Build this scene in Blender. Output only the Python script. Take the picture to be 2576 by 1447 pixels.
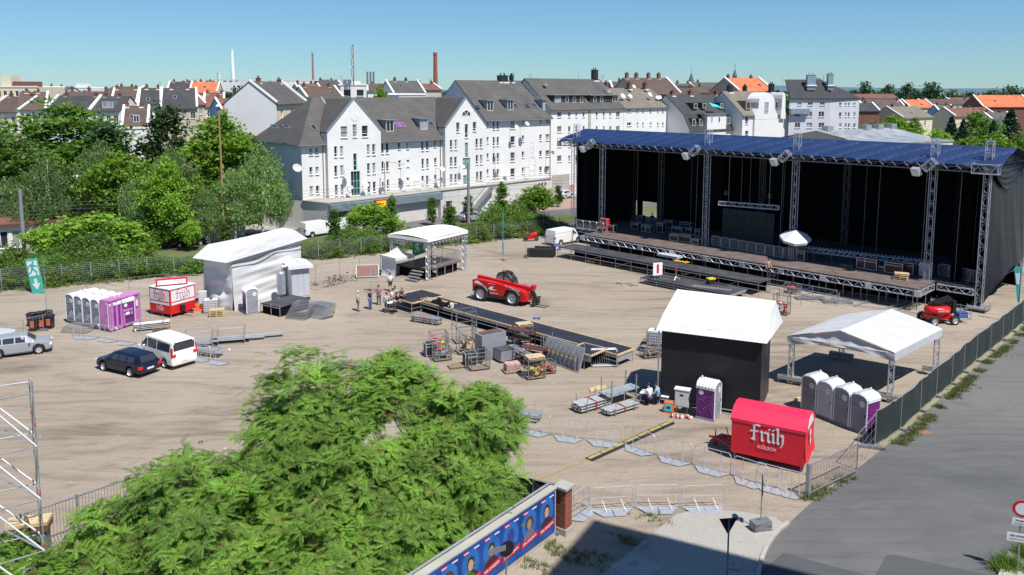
import bpy, math, random
from mathutils import Vector, Matrix
for o in list(bpy.data.objects): bpy.data.objects.remove(o)
S = bpy.context.scene; COL = S.collection
PI = math.pi; R = math.radians
sin, cos = math.sin, math.cos
# ---------------------------------------------------------------- camera
FPX, YH, CAMH, CYP = 2050.0, 226.0, 19.0, 478.0   # the photo is the lower part of a taller frame
KY = FPX/2960
TH = math.atan((CYP-YH)/FPX)
cam = bpy.data.objects.new('camera', bpy.data.cameras.new('camera')); COL.objects.link(cam)
cam.location = (0, 0, CAMH); cam.rotation_euler = (PI/2-TH, 0, 0)
cam.data.sensor_width = 36; cam.data.lens = 36*FPX/2576
cam.data.shift_y = (CYP-723.5)/2576; cam.data.clip_start = 0.5; cam.data.clip_end = 9000
S.camera = cam
# ---------------------------------------------------------------- sky and sun
SUN = Vector((cos(R(60))*cos(R(-50)), cos(R(60))*sin(R(-50)), sin(R(60))))
w = bpy.data.worlds.new("World"); S.world = w; w.use_nodes = True
nt = w.node_tree; bg = nt.nodes['Background']
sky = nt.nodes.new('ShaderNodeTexSky'); sky.sky_type = 'NISHITA'; sky.sun_disc = False
sky.sun_elevation = R(60); sky.sun_rotation = math.atan2(SUN.x, SUN.y)
sky.air_density = 1.0; sky.dust_density = 0.0; sky.ozone_density = 3.0; sky.altitude = 60
mxs = nt.nodes.new('ShaderNodeMixRGB'); mxs.blend_type = 'MULTIPLY'; mxs.inputs[0].default_value = 1; mxs.inputs[2].default_value = (.49, .755, .99, 1); gms = nt.nodes.new('ShaderNodeGamma'); gms.inputs[1].default_value = .85
nt.links.new(sky.outputs[0], gms.inputs[0]); nt.links.new(gms.outputs[0], mxs.inputs[1]); nt.links.new(mxs.outputs[0], bg.inputs[0]); bg.inputs[1].default_value = 0.1
sl = bpy.data.lights.new('sun', 'SUN'); sl.energy = 4.6; sl.angle = R(0.53); sl.color = (1, .965, .90)
so = bpy.data.objects.new('sun', sl); COL.objects.link(so); so.location = (0, 0, 200)
so.rotation_euler = (-SUN).to_track_quat('-Z', 'Y').to_euler()
S.view_settings.view_transform = 'Standard'; S.view_settings.look = 'None'
S.view_settings.exposure = 0.52; S.view_settings.gamma = 1
S.render.engine = 'CYCLES'
try: S.cycles.max_bounces = 6; S.cycles.transparent_max_bounces = 12
except Exception: pass
# ---------------------------------------------------------------- helpers
def at(px, py, z=0.0):
 a = (px-1288)/FPX; b = -(py-CYP)/FPX
 c, s = cos(TH), sin(TH)
 r = (a, c+b*s, -s+b*c); t = (z-CAMH)/r[2]
 return Vector((r[0]*t, r[1]*t, z))
def atd(px, py, Y):
 a = (px-1288)/FPX; b = -(py-CYP)/FPX
 c, s = cos(TH), sin(TH)
 r = (a, c+b*s, -s+b*c); Y *= KY; t = Y/r[1]
 return Vector((r[0]*t, Y, CAMH+r[2]*t))
CR = dict(a=(0, 100, 3.963), b=(600, 100, 3.963), c=(1200, 100, 3.963), d=(1750, 100, 3.0594), e=(600, 330, 3.0306))
def cz(k, x, y):
 X, Y, s = CR[k]
 return ((X+x/s)/1.00621, (Y+y/s)/1.00621)
class Fr:
 "a vertical plane through two ground points: local x along it, y away, z up"
 def __init__(s, A, B):
  s.A = Vector((A[0], A[1], 0)); s.B = Vector((B[0], B[1], 0)); d = s.B-s.A
  s.L = d.length; s.rz = math.atan2(d.y, d.x); s.u = d/s.L; s.n = Vector((-s.u.y, s.u.x, 0))
 def on(s, px, py, off=0.0):
  a = (px-1288)/FPX; b = -(py-CYP)/FPX
  c, q = cos(TH), sin(TH); r = Vector((a, c+b*q, -q+b*c)); o = Vector((0, 0, CAMH))
  t = (s.A+s.n*off-o).dot(s.n)/r.dot(s.n); p = o+r*t
  return ((p-s.A).dot(s.u), p.z)
 def w(s, x, y=0, z=0):
  p = s.A+s.u*x+s.n*y; return Vector((p.x, p.y, z))
RNG = random.Random(7)
MATS = {}
def M(name, col, rough=.6, metal=0.0, var=.12, scale=1.5, bump=0.0, bscale=20, spec=None, trans=0, alpha=None, emit=None, dirt=0):
 if name in MATS: return MATS[name]
 m = bpy.data.materials.new(name); m.use_nodes = True; n = m.node_tree; b = n.nodes['Principled BSDF']
 b.inputs['Roughness'].default_value = rough; b.inputs['Metallic'].default_value = metal
 b.inputs['Base Color'].default_value = (*col, 1)
 if spec is not None: b.inputs['Specular IOR Level'].default_value = spec
 if trans: b.inputs['Transmission Weight'].default_value = trans
 if var or dirt:
  g = n.nodes.new('ShaderNodeNewGeometry'); nz = n.nodes.new('ShaderNodeTexNoise')
  nz.inputs['Scale'].default_value = scale; nz.inputs['Detail'].default_value = 5
  n.links.new(g.outputs['Position'], nz.inputs['Vector'])
  mr = n.nodes.new('ShaderNodeMapRange'); mr.inputs[1].default_value = .3; mr.inputs[2].default_value = .7
  mr.inputs[3].default_value = 1-var; mr.inputs[4].default_value = 1+var
  n.links.new(nz.outputs[0], mr.inputs[0])
  hs = n.nodes.new('ShaderNodeHueSaturation'); hs.inputs['Color'].default_value = (*col, 1)
  n.links.new(mr.outputs[0], hs.inputs['Value'])
  out = hs.outputs[0]
  if dirt:
   n2 = n.nodes.new('ShaderNodeTexNoise'); n2.inputs['Scale'].default_value = scale*.35; n2.inputs['Detail'].default_value = 8
   n2.inputs['Roughness'].default_value = .7
   n.links.new(g.outputs['Position'], n2.inputs['Vector'])
   m2 = n.nodes.new('ShaderNodeMapRange'); m2.inputs[1].default_value = .5; m2.inputs[2].default_value = .75
   m2.inputs[4].default_value = dirt; n.links.new(n2.outputs[0], m2.inputs[0])
   mx = n.nodes.new('ShaderNodeMixRGB'); mx.inputs[2].default_value = (.22, .19, .15, 1)
   n.links.new(m2.outputs[0], mx.inputs[0]); n.links.new(out, mx.inputs[1]); out = mx.outputs[0]
  n.links.new(out, b.inputs['Base Color'])
 if bump:
  g = n.nodes.new('ShaderNodeNewGeometry'); nb = n.nodes.new('ShaderNodeTexNoise'); nb.inputs['Scale'].default_value = bscale
  nb.inputs['Detail'].default_value = 4
  n.links.new(g.outputs['Position'], nb.inputs['Vector'])
  bp = n.nodes.new('ShaderNodeBump'); bp.inputs['Strength'].default_value = bump; bp.inputs['Distance'].default_value = .1
  n.links.new(nb.outputs[0], bp.inputs['Height']); n.links.new(bp.outputs[0], b.inputs['Normal'])
 if emit: b.inputs['Emission Color'].default_value = (*emit[0], 1); b.inputs['Emission Strength'].default_value = emit[1]
 MATS[name] = m; return m
class MB:
 def __init__(s): s.v = []; s.f = []; s.m = []
 def _add(s, vs, fs, mi=0):
  o = len(s.v); s.v += [tuple(v) for v in vs]; s.f += [tuple(i+o for i in f) for f in fs]; s.m += [mi]*len(fs); return s
 def box(s, c, d, rz=0, mi=0, rx=0, ry=0):
  hx, hy, hz = d[0]/2, d[1]/2, d[2]/2; m = Matrix.Rotation(rz, 3, 'Z') @ Matrix.Rotation(ry, 3, 'Y') @ Matrix.Rotation(rx, 3, 'X'); c = Vector(c)
  vs = [c+m @ Vector((x, y, z)) for z in (-hz, hz) for x, y in ((-hx, -hy), (hx, -hy), (hx, hy), (-hx, hy))]
  return s._add(vs, [(3, 2, 1, 0), (4, 5, 6, 7), (0, 1, 5, 4), (1, 2, 6, 5), (2, 3, 7, 6), (3, 0, 4, 7)], mi)
 def bx(s, x0, x1, y0, y1, z0, z1, mi=0):
  return s.box(((x0+x1)/2, (y0+y1)/2, (z0+z1)/2), (abs(x1-x0), abs(y1-y0), abs(z1-z0)), 0, mi)
 def tube(s, p, q, r, n=5, r2=None, mi=0, cap=True):
  p, q = Vector(p), Vector(q); d = (q-p)
  if d.length < 1e-6: return s
  d.normalize(); a = d.orthogonal().normalized(); b = d.cross(a); r2 = r if r2 is None else r2
  vs = [p+(a*cos(2*PI*i/n)+b*sin(2*PI*i/n))*r for i in range(n)]+[q+(a*cos(2*PI*i/n)+b*sin(2*PI*i/n))*r2 for i in range(n)]
  fs = [(i, (i+1) % n, n+(i+1) % n, n+i) for i in range(n)]
  if cap: fs += [tuple(range(n-1, -1, -1)), tuple(range(n, 2*n))]
  return s._add(vs, fs, mi)
 def path(s, pts, r, n=5, mi=0):
  for a, b in zip(pts, pts[1:]): s.tube(a, b, r, n, mi=mi)
  return s
 def beam(s, p, q, w, h, mi=0):
  p, q = Vector(p), Vector(q); d = (q-p).normalized(); up = Vector((0, 0, 1))
  if abs(d.z) > .95: up = Vector((0, 1, 0))
  a = d.cross(up).normalized()*w/2; b = a.cross(d).normalized()*h/2
  vs = [p-a-b, p+a-b, p+a+b, p-a+b, q-a-b, q+a-b, q+a+b, q-a+b]
  return s._add(vs, [(3, 2, 1, 0), (4, 5, 6, 7), (0, 1, 5, 4), (1, 2, 6, 5), (2, 3, 7, 6), (3, 0, 4, 7)], mi)
 def poly(s, pts, mi=0): return s._add(pts, [tuple(range(len(pts)))], mi)
 def ext(s, pts, vec, mi=0):
  "closed polygon pushed along vec"
  n = len(pts); vec = Vector(vec); a = [Vector(p) for p in pts]; b = [p+vec for p in a]
  return s._add(a+b, [tuple(range(n-1, -1, -1)), tuple(range(n, 2*n))]+[(i, (i+1) % n, n+(i+1) % n, n+i) for i in range(n)], mi)
 def grid(s, fn, nu, nv, mi=0):
  vs = [fn(i/nu, j/nv) for j in range(nv+1) for i in range(nu+1)]
  return s._add(vs, [(j*(nu+1)+i, j*(nu+1)+i+1, (j+1)*(nu+1)+i+1, (j+1)*(nu+1)+i) for j in range(nv) for i in range(nu)], mi)
 def lathe(s, prof, c=(0, 0, 0), n=14, axis='z', mi=0, cap=True):
  c = Vector(c); vs = []
  for r, h in prof:
   for i in range(n):
    a = 2*PI*i/n
    p = (r*cos(a), r*sin(a), h) if axis == 'z' else ((h, r*cos(a), r*sin(a)) if axis == 'x' else (r*sin(a), h, r*cos(a)))
    vs.append(c+Vector(p))
  k = len(prof); fs = [(j*n+i, j*n+(i+1) % n, (j+1)*n+(i+1) % n, (j+1)*n+i) for j in range(k-1) for i in range(n)]
  if cap and prof[0][0] > 1e-4: fs.append(tuple(range(n-1, -1, -1)))
  if cap and prof[-1][0] > 1e-4: fs.append(tuple(range((k-1)*n, k*n)))
  return s._add(vs, fs, mi)
 def ball(s, c, r, n=8, sc=(1, 1, 1), mi=0):
  prof = [(max(1e-5, r*sin(PI*j/(n//2+1))), -r*cos(PI*j/(n//2+1))) for j in range(n//2+2)]
  o = len(s.v); s.lathe(prof, (0, 0, 0), n, mi=mi)
  for i in range(o, len(s.v)):
   v = s.v[i]; s.v[i] = (c[0]+v[0]*sc[0], c[1]+v[1]*sc[1], c[2]+v[2]*sc[2])
  return s
 def xf(s, mat, start=0):
  for i in range(start, len(s.v)): s.v[i] = tuple(mat @ Vector(s.v[i]))
  return s
 def mesh(s, name, mats, smooth=False):
  me = bpy.data.meshes.new(name); me.from_pydata(s.v, [], s.f)
  for m in (mats if isinstance(mats, (list, tuple)) else [mats]): me.materials.append(m)
  if len(me.materials) > 1: me.polygons.foreach_set('material_index', s.m)
  if smooth: me.polygons.foreach_set('use_smooth', [True]*len(me.polygons))
  me.update(); return me
 def build(s, name, mats, parent=None, smooth=False, loc=None, rz=0, label=None):
  return ob(name, s.mesh(name, mats, smooth), parent, loc, rz, label)
def ob(name, me, parent=None, loc=None, rz=0, label=None):
 o = bpy.data.objects.new(name, me); COL.objects.link(o)
 if parent: o.parent = parent
 if loc is not None: o.location = loc
 if rz: o.rotation_euler = (0, 0, rz)
 if label: o['label'] = label
 return o
def T(name, label, cat, loc=(0, 0, 0), rz=0, group=None, kind=None):
 o = bpy.data.objects.new(name, None); COL.objects.link(o); o.empty_display_size = .1
 o.location = loc; o.rotation_euler = (0, 0, rz); return tag(o, label, cat, group, kind)
def tag(o, label=None, cat=None, group=None, kind=None):
 if label: o['label'] = label
 if cat: o['category'] = cat
 if group: o['group'] = group
 if kind: o['kind'] = kind
 return o
KIDS = {}
def tree_copy(o, parent=None):
 c = o.copy(); COL.objects.link(c)
 if parent: c.parent = parent
 for ch in list(o.children): tree_copy(ch, c)
 return c
def dup(root, loc, rz=0, label=None, group=None, scale=None):
 r = tree_copy(root); r.location = loc; r.rotation_euler = (0, 0, rz)
 if label: r['label'] = label
 if group: r['group'] = group
 if scale: r.scale = scale if isinstance(scale, (tuple, list)) else (scale,)*3
 return r
def drop(root):
 for ch in list(root.children): drop(ch)
 bpy.data.objects.remove(root)
def g3(v): return (v[0], v[1], 0)
def text(s, size, mat, parent, loc, rot, name='lettering', ext=.003, align='CENTER', sx=1, label=None):
 cu = bpy.data.curves.new('t', 'FONT'); cu.body = s; cu.size = size; cu.extrude = ext; cu.align_x = align; cu.align_y = 'CENTER'; cu.resolution_u = 2
 t = bpy.data.objects.new('t', cu); COL.objects.link(t)
 dg = bpy.context.evaluated_depsgraph_get(); me = bpy.data.meshes.new_from_object(t.evaluated_get(dg))
 bpy.data.objects.remove(t); me.materials.clear(); me.materials.append(mat)
 if sx != 1: me.transform(Matrix.Diagonal((sx, 1, 1, 1)))
 o = ob(name, me, parent, loc, 0, label); o.rotation_euler = rot; return o
GL = {
'f': (.62, [[(.30, 1.22), (.52, 1.34), (.62, 1.22)], [(.30, 1.22), (.30, .12), (.12, -.02)], [(.02, .78), (.58, .78)], [(.12, .12), (.30, .0)]]),
'F': (.80, [[(.22, 1.18), (.48, 1.30), (.82, 1.22)], [(.34, 1.18), (.34, .10), (.14, -.06)], [(.02, .72), (.66, .76)], [(.16, .12), (.42, -.02)]]),
'r': (.52, [[(.06, .82), (.18, .70), (.18, .10), (.30, .0)], [(.18, .66), (.42, .82), (.50, .70)]]),
'ü': (.74, [[(.04, .78), (.16, .70), (.16, .12), (.32, -.02), (.54, .14)], [(.44, .80), (.56, .70), (.56, .12), (.68, .0)], [(.18, 1.10), (.26, 1.04)], [(.50, 1.10), (.58, 1.04)]]),
'h': (.74, [[(.04, 1.26), (.18, 1.16), (.18, .10), (.28, .0)], [(.18, .64), (.44, .82), (.58, .66), (.58, .10), (.42, -.26)]]),
}
def frueh(size, mat, parent, loc, rot, cap=False, name='lettering', wt=.10):
 mb = MB(); x = 0; nib = Vector((wt*cos(R(42)), wt*sin(R(42)), 0)); k = 0
 for ch in (['F', 'r', 'ü', 'h'] if cap else ['f', 'r', 'ü', 'h']):
  w_, st = GL[ch]
  for s_ in st:
   for a, b in zip(s_, s_[1:]):
    A = Vector((x+a[0], a[1], 0)); B = Vector((x+b[0], b[1], 0)); k += 1
    q = [A-nib, A+nib, B+nib, B-nib]
    if (q[1]-q[0]).cross(q[2]-q[1]).z < 0: q.reverse()
    mb.ext([p*size for p in q], (0, 0, .004+.0004*k))
  x += w_
 for i in range(len(mb.v)): v = mb.v[i]; mb.v[i] = (v[0]-x*size/2, v[1]-.55*size, v[2])
 o = mb.build(name, mat, parent, loc=loc); o.rotation_euler = rot; return o
# ---------------------------------------------------------------- materials
WHITEWALL = M('white_render', (.70, .69, .68), .85, var=.05, scale=.35, dirt=.10, bump=.15, bscale=12)
CREAM = M('cream_render', (.66, .58, .42), .85, var=.06, scale=.4, dirt=.1)
GREYWALL = M('grey_render', (.52, .52, .56), .85, var=.05, scale=.4, dirt=.08)
PINKW = M('pink_render', (.72, .62, .58), .85, var=.06, scale=.4, dirt=.1)
BEIGE = M('beige_render', (.48, .42, .33), .9, var=.1, scale=.4, dirt=.2)
BLUEW = M('blue_render', (.22, .38, .66), .85, var=.06)
CONC = M('concrete', (.36, .34, .31), .9, var=.1, scale=.6, dirt=.25, bump=.2, bscale=6)
SLABW = M('panel_concrete', (.56, .54, .52), .9, var=.06, scale=.5, dirt=.12)
GLASS = M('window_glass', (.03, .035, .045), .08, var=.0, spec=.8)
FRAMEW = M('window_frame_white', (.78, .77, .75), .5, var=.03)
CURT = M('curtain', (.5, .48, .45), .9, var=.2, scale=.8)
ZINC = M('zinc', (.30, .36, .42), .45, .5, var=.12, scale=2)
STEEL = M('galvanised_steel', (.40, .41, .43), .42, .6, var=.12, scale=3)
ALU = M('bright_aluminium', (.62, .62, .65), .4, .6, var=.08, scale=4)
STEELD = M('dull_steel', (.26, .27, .28), .55, .6, var=.2, scale=3)
BLACK = M('black_fabric', (.0065, .007, .009), .9, spec=.1, var=.25, scale=.8, bump=.25, bscale=2.5)
BLACKG = M('black_tarpaulin', (.018, .019, .023), .38, var=.2, scale=.7, bump=.5, bscale=2.2, spec=.35)
BLACKP = M('black_plastic', (.02, .02, .022), .4, var=.1)
RUBBER = M('tyre_rubber', (.022, .022, .024), .85, var=.2, scale=6)
DKRED = M('case_wood_red', (.10, .03, .025), .5, var=.2)
WTARP = M('white_tarpaulin', (.64, .64, .65), .5, var=.03, scale=.7, bump=.25, bscale=1.1, spec=.4)
GTARP = M('grey_tarpaulin', (.60, .60, .60), .55, var=.06, scale=.5, bump=.5, bscale=1.0, dirt=.06)
BTARP = M('blue_tarpaulin', (.007, .026, .095), .55, var=.14, scale=.5, bump=.35, bscale=1.6)
RED = M('signal_red', (.62, .012, .018), .38, var=.05, scale=1, spec=.5)
REDM = M('machine_red', (.52, .012, .014), .32, var=.1, scale=1.5, dirt=.05)
REDC = M('red_cover', (.66, .010, .028), .5, var=.05, scale=.8, bump=.15, bscale=3)
WHITEP = M('white_paint', (.80, .80, .80), .4, var=.03)
PURPLE = M('purple_plastic', (.17, .028, .20), .45, var=.06)
LPURPLE = M('faded_pink_steel', (.47, .17, .42), .6, var=.12, scale=2, dirt=.15)
GREYP = M('grey_plastic', (.23, .24, .27), .5, var=.06)
LGREYP = M('light_grey_plastic', (.46, .47, .50), .5, var=.06)
GREYM = M('mid_grey_plastic', (.27, .28, .31), .5, var=.06)
WPL = M('white_plastic', (.70, .71, .74), .45, var=.03)
WOOD = M('pale_wood', (.56, .42, .24), .75, var=.18, scale=4, bump=.2)
WOODD = M('old_wood', (.26, .19, .13), .85, var=.25, scale=4, bump=.2)
PLY = M('dark_stage_ply', (.045, .045, .055), .7, var=.35, scale=1.2, dirt=.25)
PLYB = M('brown_stage_ply', (.12, .09, .08), .75, var=.3, scale=1.2, dirt=.3)
GREEN = M('emergency_green', (.01, .33, .19), .6, var=.05)
TEAL = M('teal_banner', (.05, .42, .34), .6, var=.06)
MINT = M('mint_frame', (.20, .52, .45), .5, var=.05)
ORANGE = M('orange_plastic', (.75, .16, .02), .5, var=.1)
CYAN = M('cyan_plastic', (.05, .55, .66), .5, var=.05)
YEL = M('yellow_plastic', (.80, .52, .03), .5, var=.1)
YELD = M('worn_yellow', (.34, .27, .08), .7, var=.2, scale=5, dirt=.3)
BLUEP = M('blue_plastic', (.04, .11, .42), .5, var=.1)
BARK = M('bark', (.12, .09, .07), .9, var=.3, scale=4, bump=.4)
BIRCHB = M('birch_bark', (.55, .53, .49), .8, var=.35, scale=5)
SKIN = M('skin', (.50, .29, .20), .6, var=.05)
HAIRD = M('dark_hair', (.025, .018, .014), .7, var=.1)
HAIRL = M('fair_hair', (.32, .22, .11), .7, var=.1)
HILLM = M('far_hill_haze_blue', (.07, .13, .17), .9, var=.1, scale=.01)  # distance haze put into the hill colour as a blue cast
RUST = M('rusty_brown', (.27, .14, .07), .8, .2, var=.2)
LAMPM = M('lamp_glass', (.75, .76, .78), .25, var=.03)
def roofm(name, c1, row=.33, joint=.32):
 if name in MATS: return MATS[name]
 m = M(name, c1, .85, var=.16, scale=.5, dirt=.12); n = m.node_tree; b = n.nodes['Principled BSDF']
 g = n.nodes.new('ShaderNodeNewGeometry'); sp = n.nodes.new('ShaderNodeSeparateXYZ'); n.links.new(g.outputs['Position'], sp.inputs[0])
 mt = n.nodes.new('ShaderNodeMath'); mt.operation = 'MULTIPLY'; mt.inputs[1].default_value = 1/row; n.links.new(sp.outputs[2], mt.inputs[0])
 fr = n.nodes.new('ShaderNodeMath'); fr.operation = 'FRACT'; n.links.new(mt.outputs[0], fr.inputs[0])
 rp = n.nodes.new('ShaderNodeMapRange'); rp.inputs[1].default_value = 0; rp.inputs[2].default_value = .35; rp.inputs[3].default_value = joint; rp.inputs[4].default_value = 1
 n.links.new(fr.outputs[0], rp.inputs[0])
 src = b.inputs['Base Color'].links[0].from_socket
 mx = n.nodes.new('ShaderNodeMixRGB'); mx.blend_type = 'MULTIPLY'; mx.inputs[0].default_value = 1
 n.links.new(src, mx.inputs[1]); n.links.new(rp.outputs[0], mx.inputs[2]); n.links.new(mx.outputs[0], b.inputs['Base Color'])
 bp = n.nodes.new('ShaderNodeBump'); bp.inputs['Strength'].default_value = .6; bp.inputs['Distance'].default_value = .08
 n.links.new(fr.outputs[0], bp.inputs['Height']); n.links.new(bp.outputs[0], b.inputs['Normal'])
 return m
ROOFG = roofm('grey_roof_tiles', (.088, .082, .078), .30, .55)
ROOFD = roofm('dark_roof_tiles', (.045, .045, .050), .30, .6)
ROOFB = roofm('brown_roof_tiles', (.095, .064, .052), .30, .6)
ROOFM = roofm('mossy_roof_tiles', (.17, .15, .12), .30, .6)
ROOFO = roofm('orange_roof_tiles', (.52, .15, .06), .30, .65)
ROOFR = roofm('red_roof_tiles', (.17, .075, .055), .30, .6)
BRICKM = M('red_brick', (.27, .085, .05), .85, var=.3, scale=7)
MORTAR = M('mortar', (.36, .33, .29), .9, var=.15, scale=6)
BRICKFAR = M('far_brick', (.17, .075, .055), .85, var=.2, scale=2)
def leafm(name, col, tr=.35, var=.45, sc=.6):
 m = bpy.data.materials.new(name); m.use_nodes = True; n = m.node_tree; n.nodes.remove(n.nodes['Principled BSDF'])
 out = n.nodes['Material Output']; g = n.nodes.new('ShaderNodeNewGeometry')
 nz = n.nodes.new('ShaderNodeTexNoise'); nz.inputs['Scale'].default_value = sc; nz.inputs['Detail'].default_value = 6; nz.inputs['Roughness'].default_value = .7
 n.links.new(g.outputs['Position'], nz.inputs['Vector'])
 mr = n.nodes.new('ShaderNodeMapRange'); mr.inputs[1].default_value = .3; mr.inputs[2].default_value = .7; mr.inputs[3].default_value = 1-var; mr.inputs[4].default_value = 1+var
 n.links.new(nz.outputs[0], mr.inputs[0]); oi = n.nodes.new('ShaderNodeObjectInfo'); om = n.nodes.new('ShaderNodeMapRange'); om.inputs[3].default_value = .72; om.inputs[4].default_value = 1.3; n.links.new(oi.outputs['Random'], om.inputs[0]); mm_ = n.nodes.new('ShaderNodeMath'); mm_.operation = 'MULTIPLY'; n.links.new(mr.outputs[0], mm_.inputs[0]); n.links.new(om.outputs[0], mm_.inputs[1]); mr = mm_
 isl = n.nodes.new('ShaderNodeMapRange'); isl.inputs[3].default_value = .47; isl.inputs[4].default_value = .53; n.links.new(g.outputs['Random Per Island'], isl.inputs[0])
 hs = n.nodes.new('ShaderNodeHueSaturation'); hs.inputs['Color'].default_value = (*col, 1); n.links.new(mr.outputs[0], hs.inputs['Value']); n.links.new(isl.outputs[0], hs.inputs['Hue'])
 d = n.nodes.new('ShaderNodeBsdfPrincipled'); d.inputs['Roughness'].default_value = .5; d.inputs['Specular IOR Level'].default_value = .35; n.links.new(hs.outputs[0], d.inputs['Base Color'])
 t = n.nodes.new('ShaderNodeBsdfTranslucent'); h2 = n.nodes.new('ShaderNodeMixRGB'); h2.blend_type = 'MULTIPLY'; h2.inputs[0].default_value = 1; h2.inputs[2].default_value = (1.5, 1.7, .6, 1)
 n.links.new(hs.outputs[0], h2.inputs[1]); n.links.new(h2.outputs[0], t.inputs[0])
 mx = n.nodes.new('ShaderNodeMixShader'); mx.inputs[0].default_value = tr
 n.links.new(d.outputs[0], mx.inputs[1]); n.links.new(t.outputs[0], mx.inputs[2]); n.links.new(mx.outputs[0], out.inputs[0]); MATS[name] = m; return m
LF_MID = leafm('leaves_mid_green', (.105, .185, .035)); LF_DARK = leafm('leaves_dark_green', (.048, .10, .028)); LF_LIGHT = leafm('leaves_light_green', (.165, .27, .035))
LF_BIRCH = leafm('leaves_birch', (.17, .25, .085)); LF_CON = leafm('needles_dark', (.022, .05, .022), .1); LF_FAR = leafm('leaves_far', (.045, .10, .045), .2)
LF_BUSH = leafm('leaves_bush', (.125, .20, .04)); LF_AIL = leafm('leaflets', (.135, .255, .032), .3, .55, .9); LF_RED = leafm('reddish_leaflets', (.20, .17, .06), .3)
GRASSM = leafm('weed_blades', (.17, .20, .07), .3, .5, 1.5)
def groundm(name, base, dark, light, aniso=(.05, .30, 1), rot=0, grain=.25, bump=.5, rough=.95, streak=.8, pebble=True, darkamt=.75):
 m = bpy.data.materials.new(name); m.use_nodes = True; n = m.node_tree; b = n.nodes['Principled BSDF']; b.inputs['Roughness'].default_value = rough
 b.inputs['Specular IOR Level'].default_value = .2
 L = n.links.new; g = n.nodes.new('ShaderNodeNewGeometry')
 mp = n.nodes.new('ShaderNodeMapping'); mp.inputs['Rotation'].default_value = (0, 0, rot); mp.inputs['Scale'].default_value = aniso; L(g.outputs['Position'], mp.inputs[0])
 def noise(src, sc, det=6, ro=.6, dist=0):
  z = n.nodes.new('ShaderNodeTexNoise'); z.inputs['Scale'].default_value = sc; z.inputs['Detail'].default_value = det; z.inputs['Roughness'].default_value = ro; z.inputs['Distortion'].default_value = dist; L(src, z.inputs['Vector']); return z.outputs[0]
 def ramp(src, a, b_, lo=0, hi=1):
  r = n.nodes.new('ShaderNodeMapRange'); r.inputs[1].default_value = a; r.inputs[2].default_value = b_; r.inputs[3].default_value = lo; r.inputs[4].default_value = hi; L(src, r.inputs[0]); return r.outputs[0]
 def mix(f, a, c, mode='MIX'):
  x = n.nodes.new('ShaderNodeMixRGB'); x.blend_type = mode
  for i, v in ((0, f), (1, a), (2, c)):
   if isinstance(v, (int, float)): x.inputs[i].default_value = v
   elif isinstance(v, tuple): x.inputs[i].default_value = (*v, 1)
   else: L(v, x.inputs[i])
  return x.outputs[0]
 def mul(a, c):
  x = n.nodes.new('ShaderNodeMath'); x.operation = 'MULTIPLY'
  for i, v in ((0, a), (1, c)):
   if isinstance(v, (int, float)): x.inputs[i].default_value = v
   else: L(v, x.inputs[i])
  return x.outputs[0]
 P = g.outputs['Position']
 big = noise(P, .045, 5, .6, .6); st = noise(mp.outputs[0], 1.2, 7, .62, 1.2); st2 = noise(mp.outputs[0], 3.6, 6, .65, .8); fine = noise(P, 3.2, 8, .75); gr = noise(P, 14, 6, .8)
 c = mix(ramp(big, .35, .65), base, light)
 c = mix(mul(mul(ramp(st, .48, .70), ramp(big, .62, .40)), darkamt), c, dark)
 c = mix(mul(ramp(st2, .55, .72), .38*streak), c, dark)
 c = mix(mul(ramp(st2, .46, .30), .35*streak), c, light)
 c = mix(mul(ramp(fine, .55, .8), .5), c, dark)
 c = mix(ramp(gr, .3, .7, .5-grain*2, .5+grain*2), mix(.55, c, dark), c)
 wv = n.nodes.new('ShaderNodeTexWave'); wv.wave_type = 'RINGS'; wv.inputs['Scale'].default_value = .34; wv.inputs['Distortion'].default_value = 9; wv.inputs['Detail'].default_value = 2; wv.inputs['Detail Scale'].default_value = .25; m2_ = n.nodes.new('ShaderNodeMapping'); m2_.inputs['Location'].default_value = (31, -38, 0); m2_.inputs['Scale'].default_value = (.55, 1, 1); L(P, m2_.inputs[0]); L(m2_.outputs[0], wv.inputs['Vector'])
 c = mix(mul(mul(ramp(wv.outputs[0], .80, .95), ramp(noise(P, .11, 4), .42, .62)), .5), c, mix(.5, dark, base))
 if not pebble and rough > .9:
  vc = n.nodes.new('ShaderNodeTexVoronoi'); vc.feature = 'DISTANCE_TO_EDGE'; vc.inputs['Scale'].default_value = .16; dn = n.nodes.new('ShaderNodeVectorMath'); nz2 = n.nodes.new('ShaderNodeTexNoise'); nz2.inputs['Scale'].default_value = .9; nz2.inputs['Detail'].default_value = 5; L(P, nz2.inputs['Vector']); L(P, dn.inputs[0]); L(nz2.outputs['Color'], dn.inputs[1]); dn.inputs[1].default_value = (0, 0, 0); L(dn.outputs[0], vc.inputs['Vector'])
  c = mix(mul(ramp(vc.outputs['Distance'], .010, .003), mul(ramp(noise(P, .2, 3), .5, .6), .35)), c, dark)
 if pebble:
  vo = n.nodes.new('ShaderNodeTexVoronoi'); vo.inputs['Scale'].default_value = 2.2; L(P, vo.inputs['Vector'])
  c = mix(mul(ramp(vo.outputs['Distance'], .07, .04), ramp(fine, .5, .6)), c, (.55, .52, .46))
 L(c, b.inputs['Base Color'])
 bp = n.nodes.new('ShaderNodeBump'); bp.inputs['Strength'].default_value = bump; bp.inputs['Distance'].default_value = .12
 ad = n.nodes.new('ShaderNodeMath'); ad.operation = 'ADD'; L(fine, ad.inputs[0]); L(st2, ad.inputs[1]); L(ad.outputs[0], bp.inputs['Height']); L(bp.outputs[0], b.inputs['Normal'])
 MATS[name] = m; return m
DIRT = groundm('sandy_dirt', (.350, .288, .225), (.115, .090, .070), (.43, .368, .300), aniso=(.09, .40, 1), rot=R(-14), streak=1.25, bump=.7, darkamt=.9)
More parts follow.
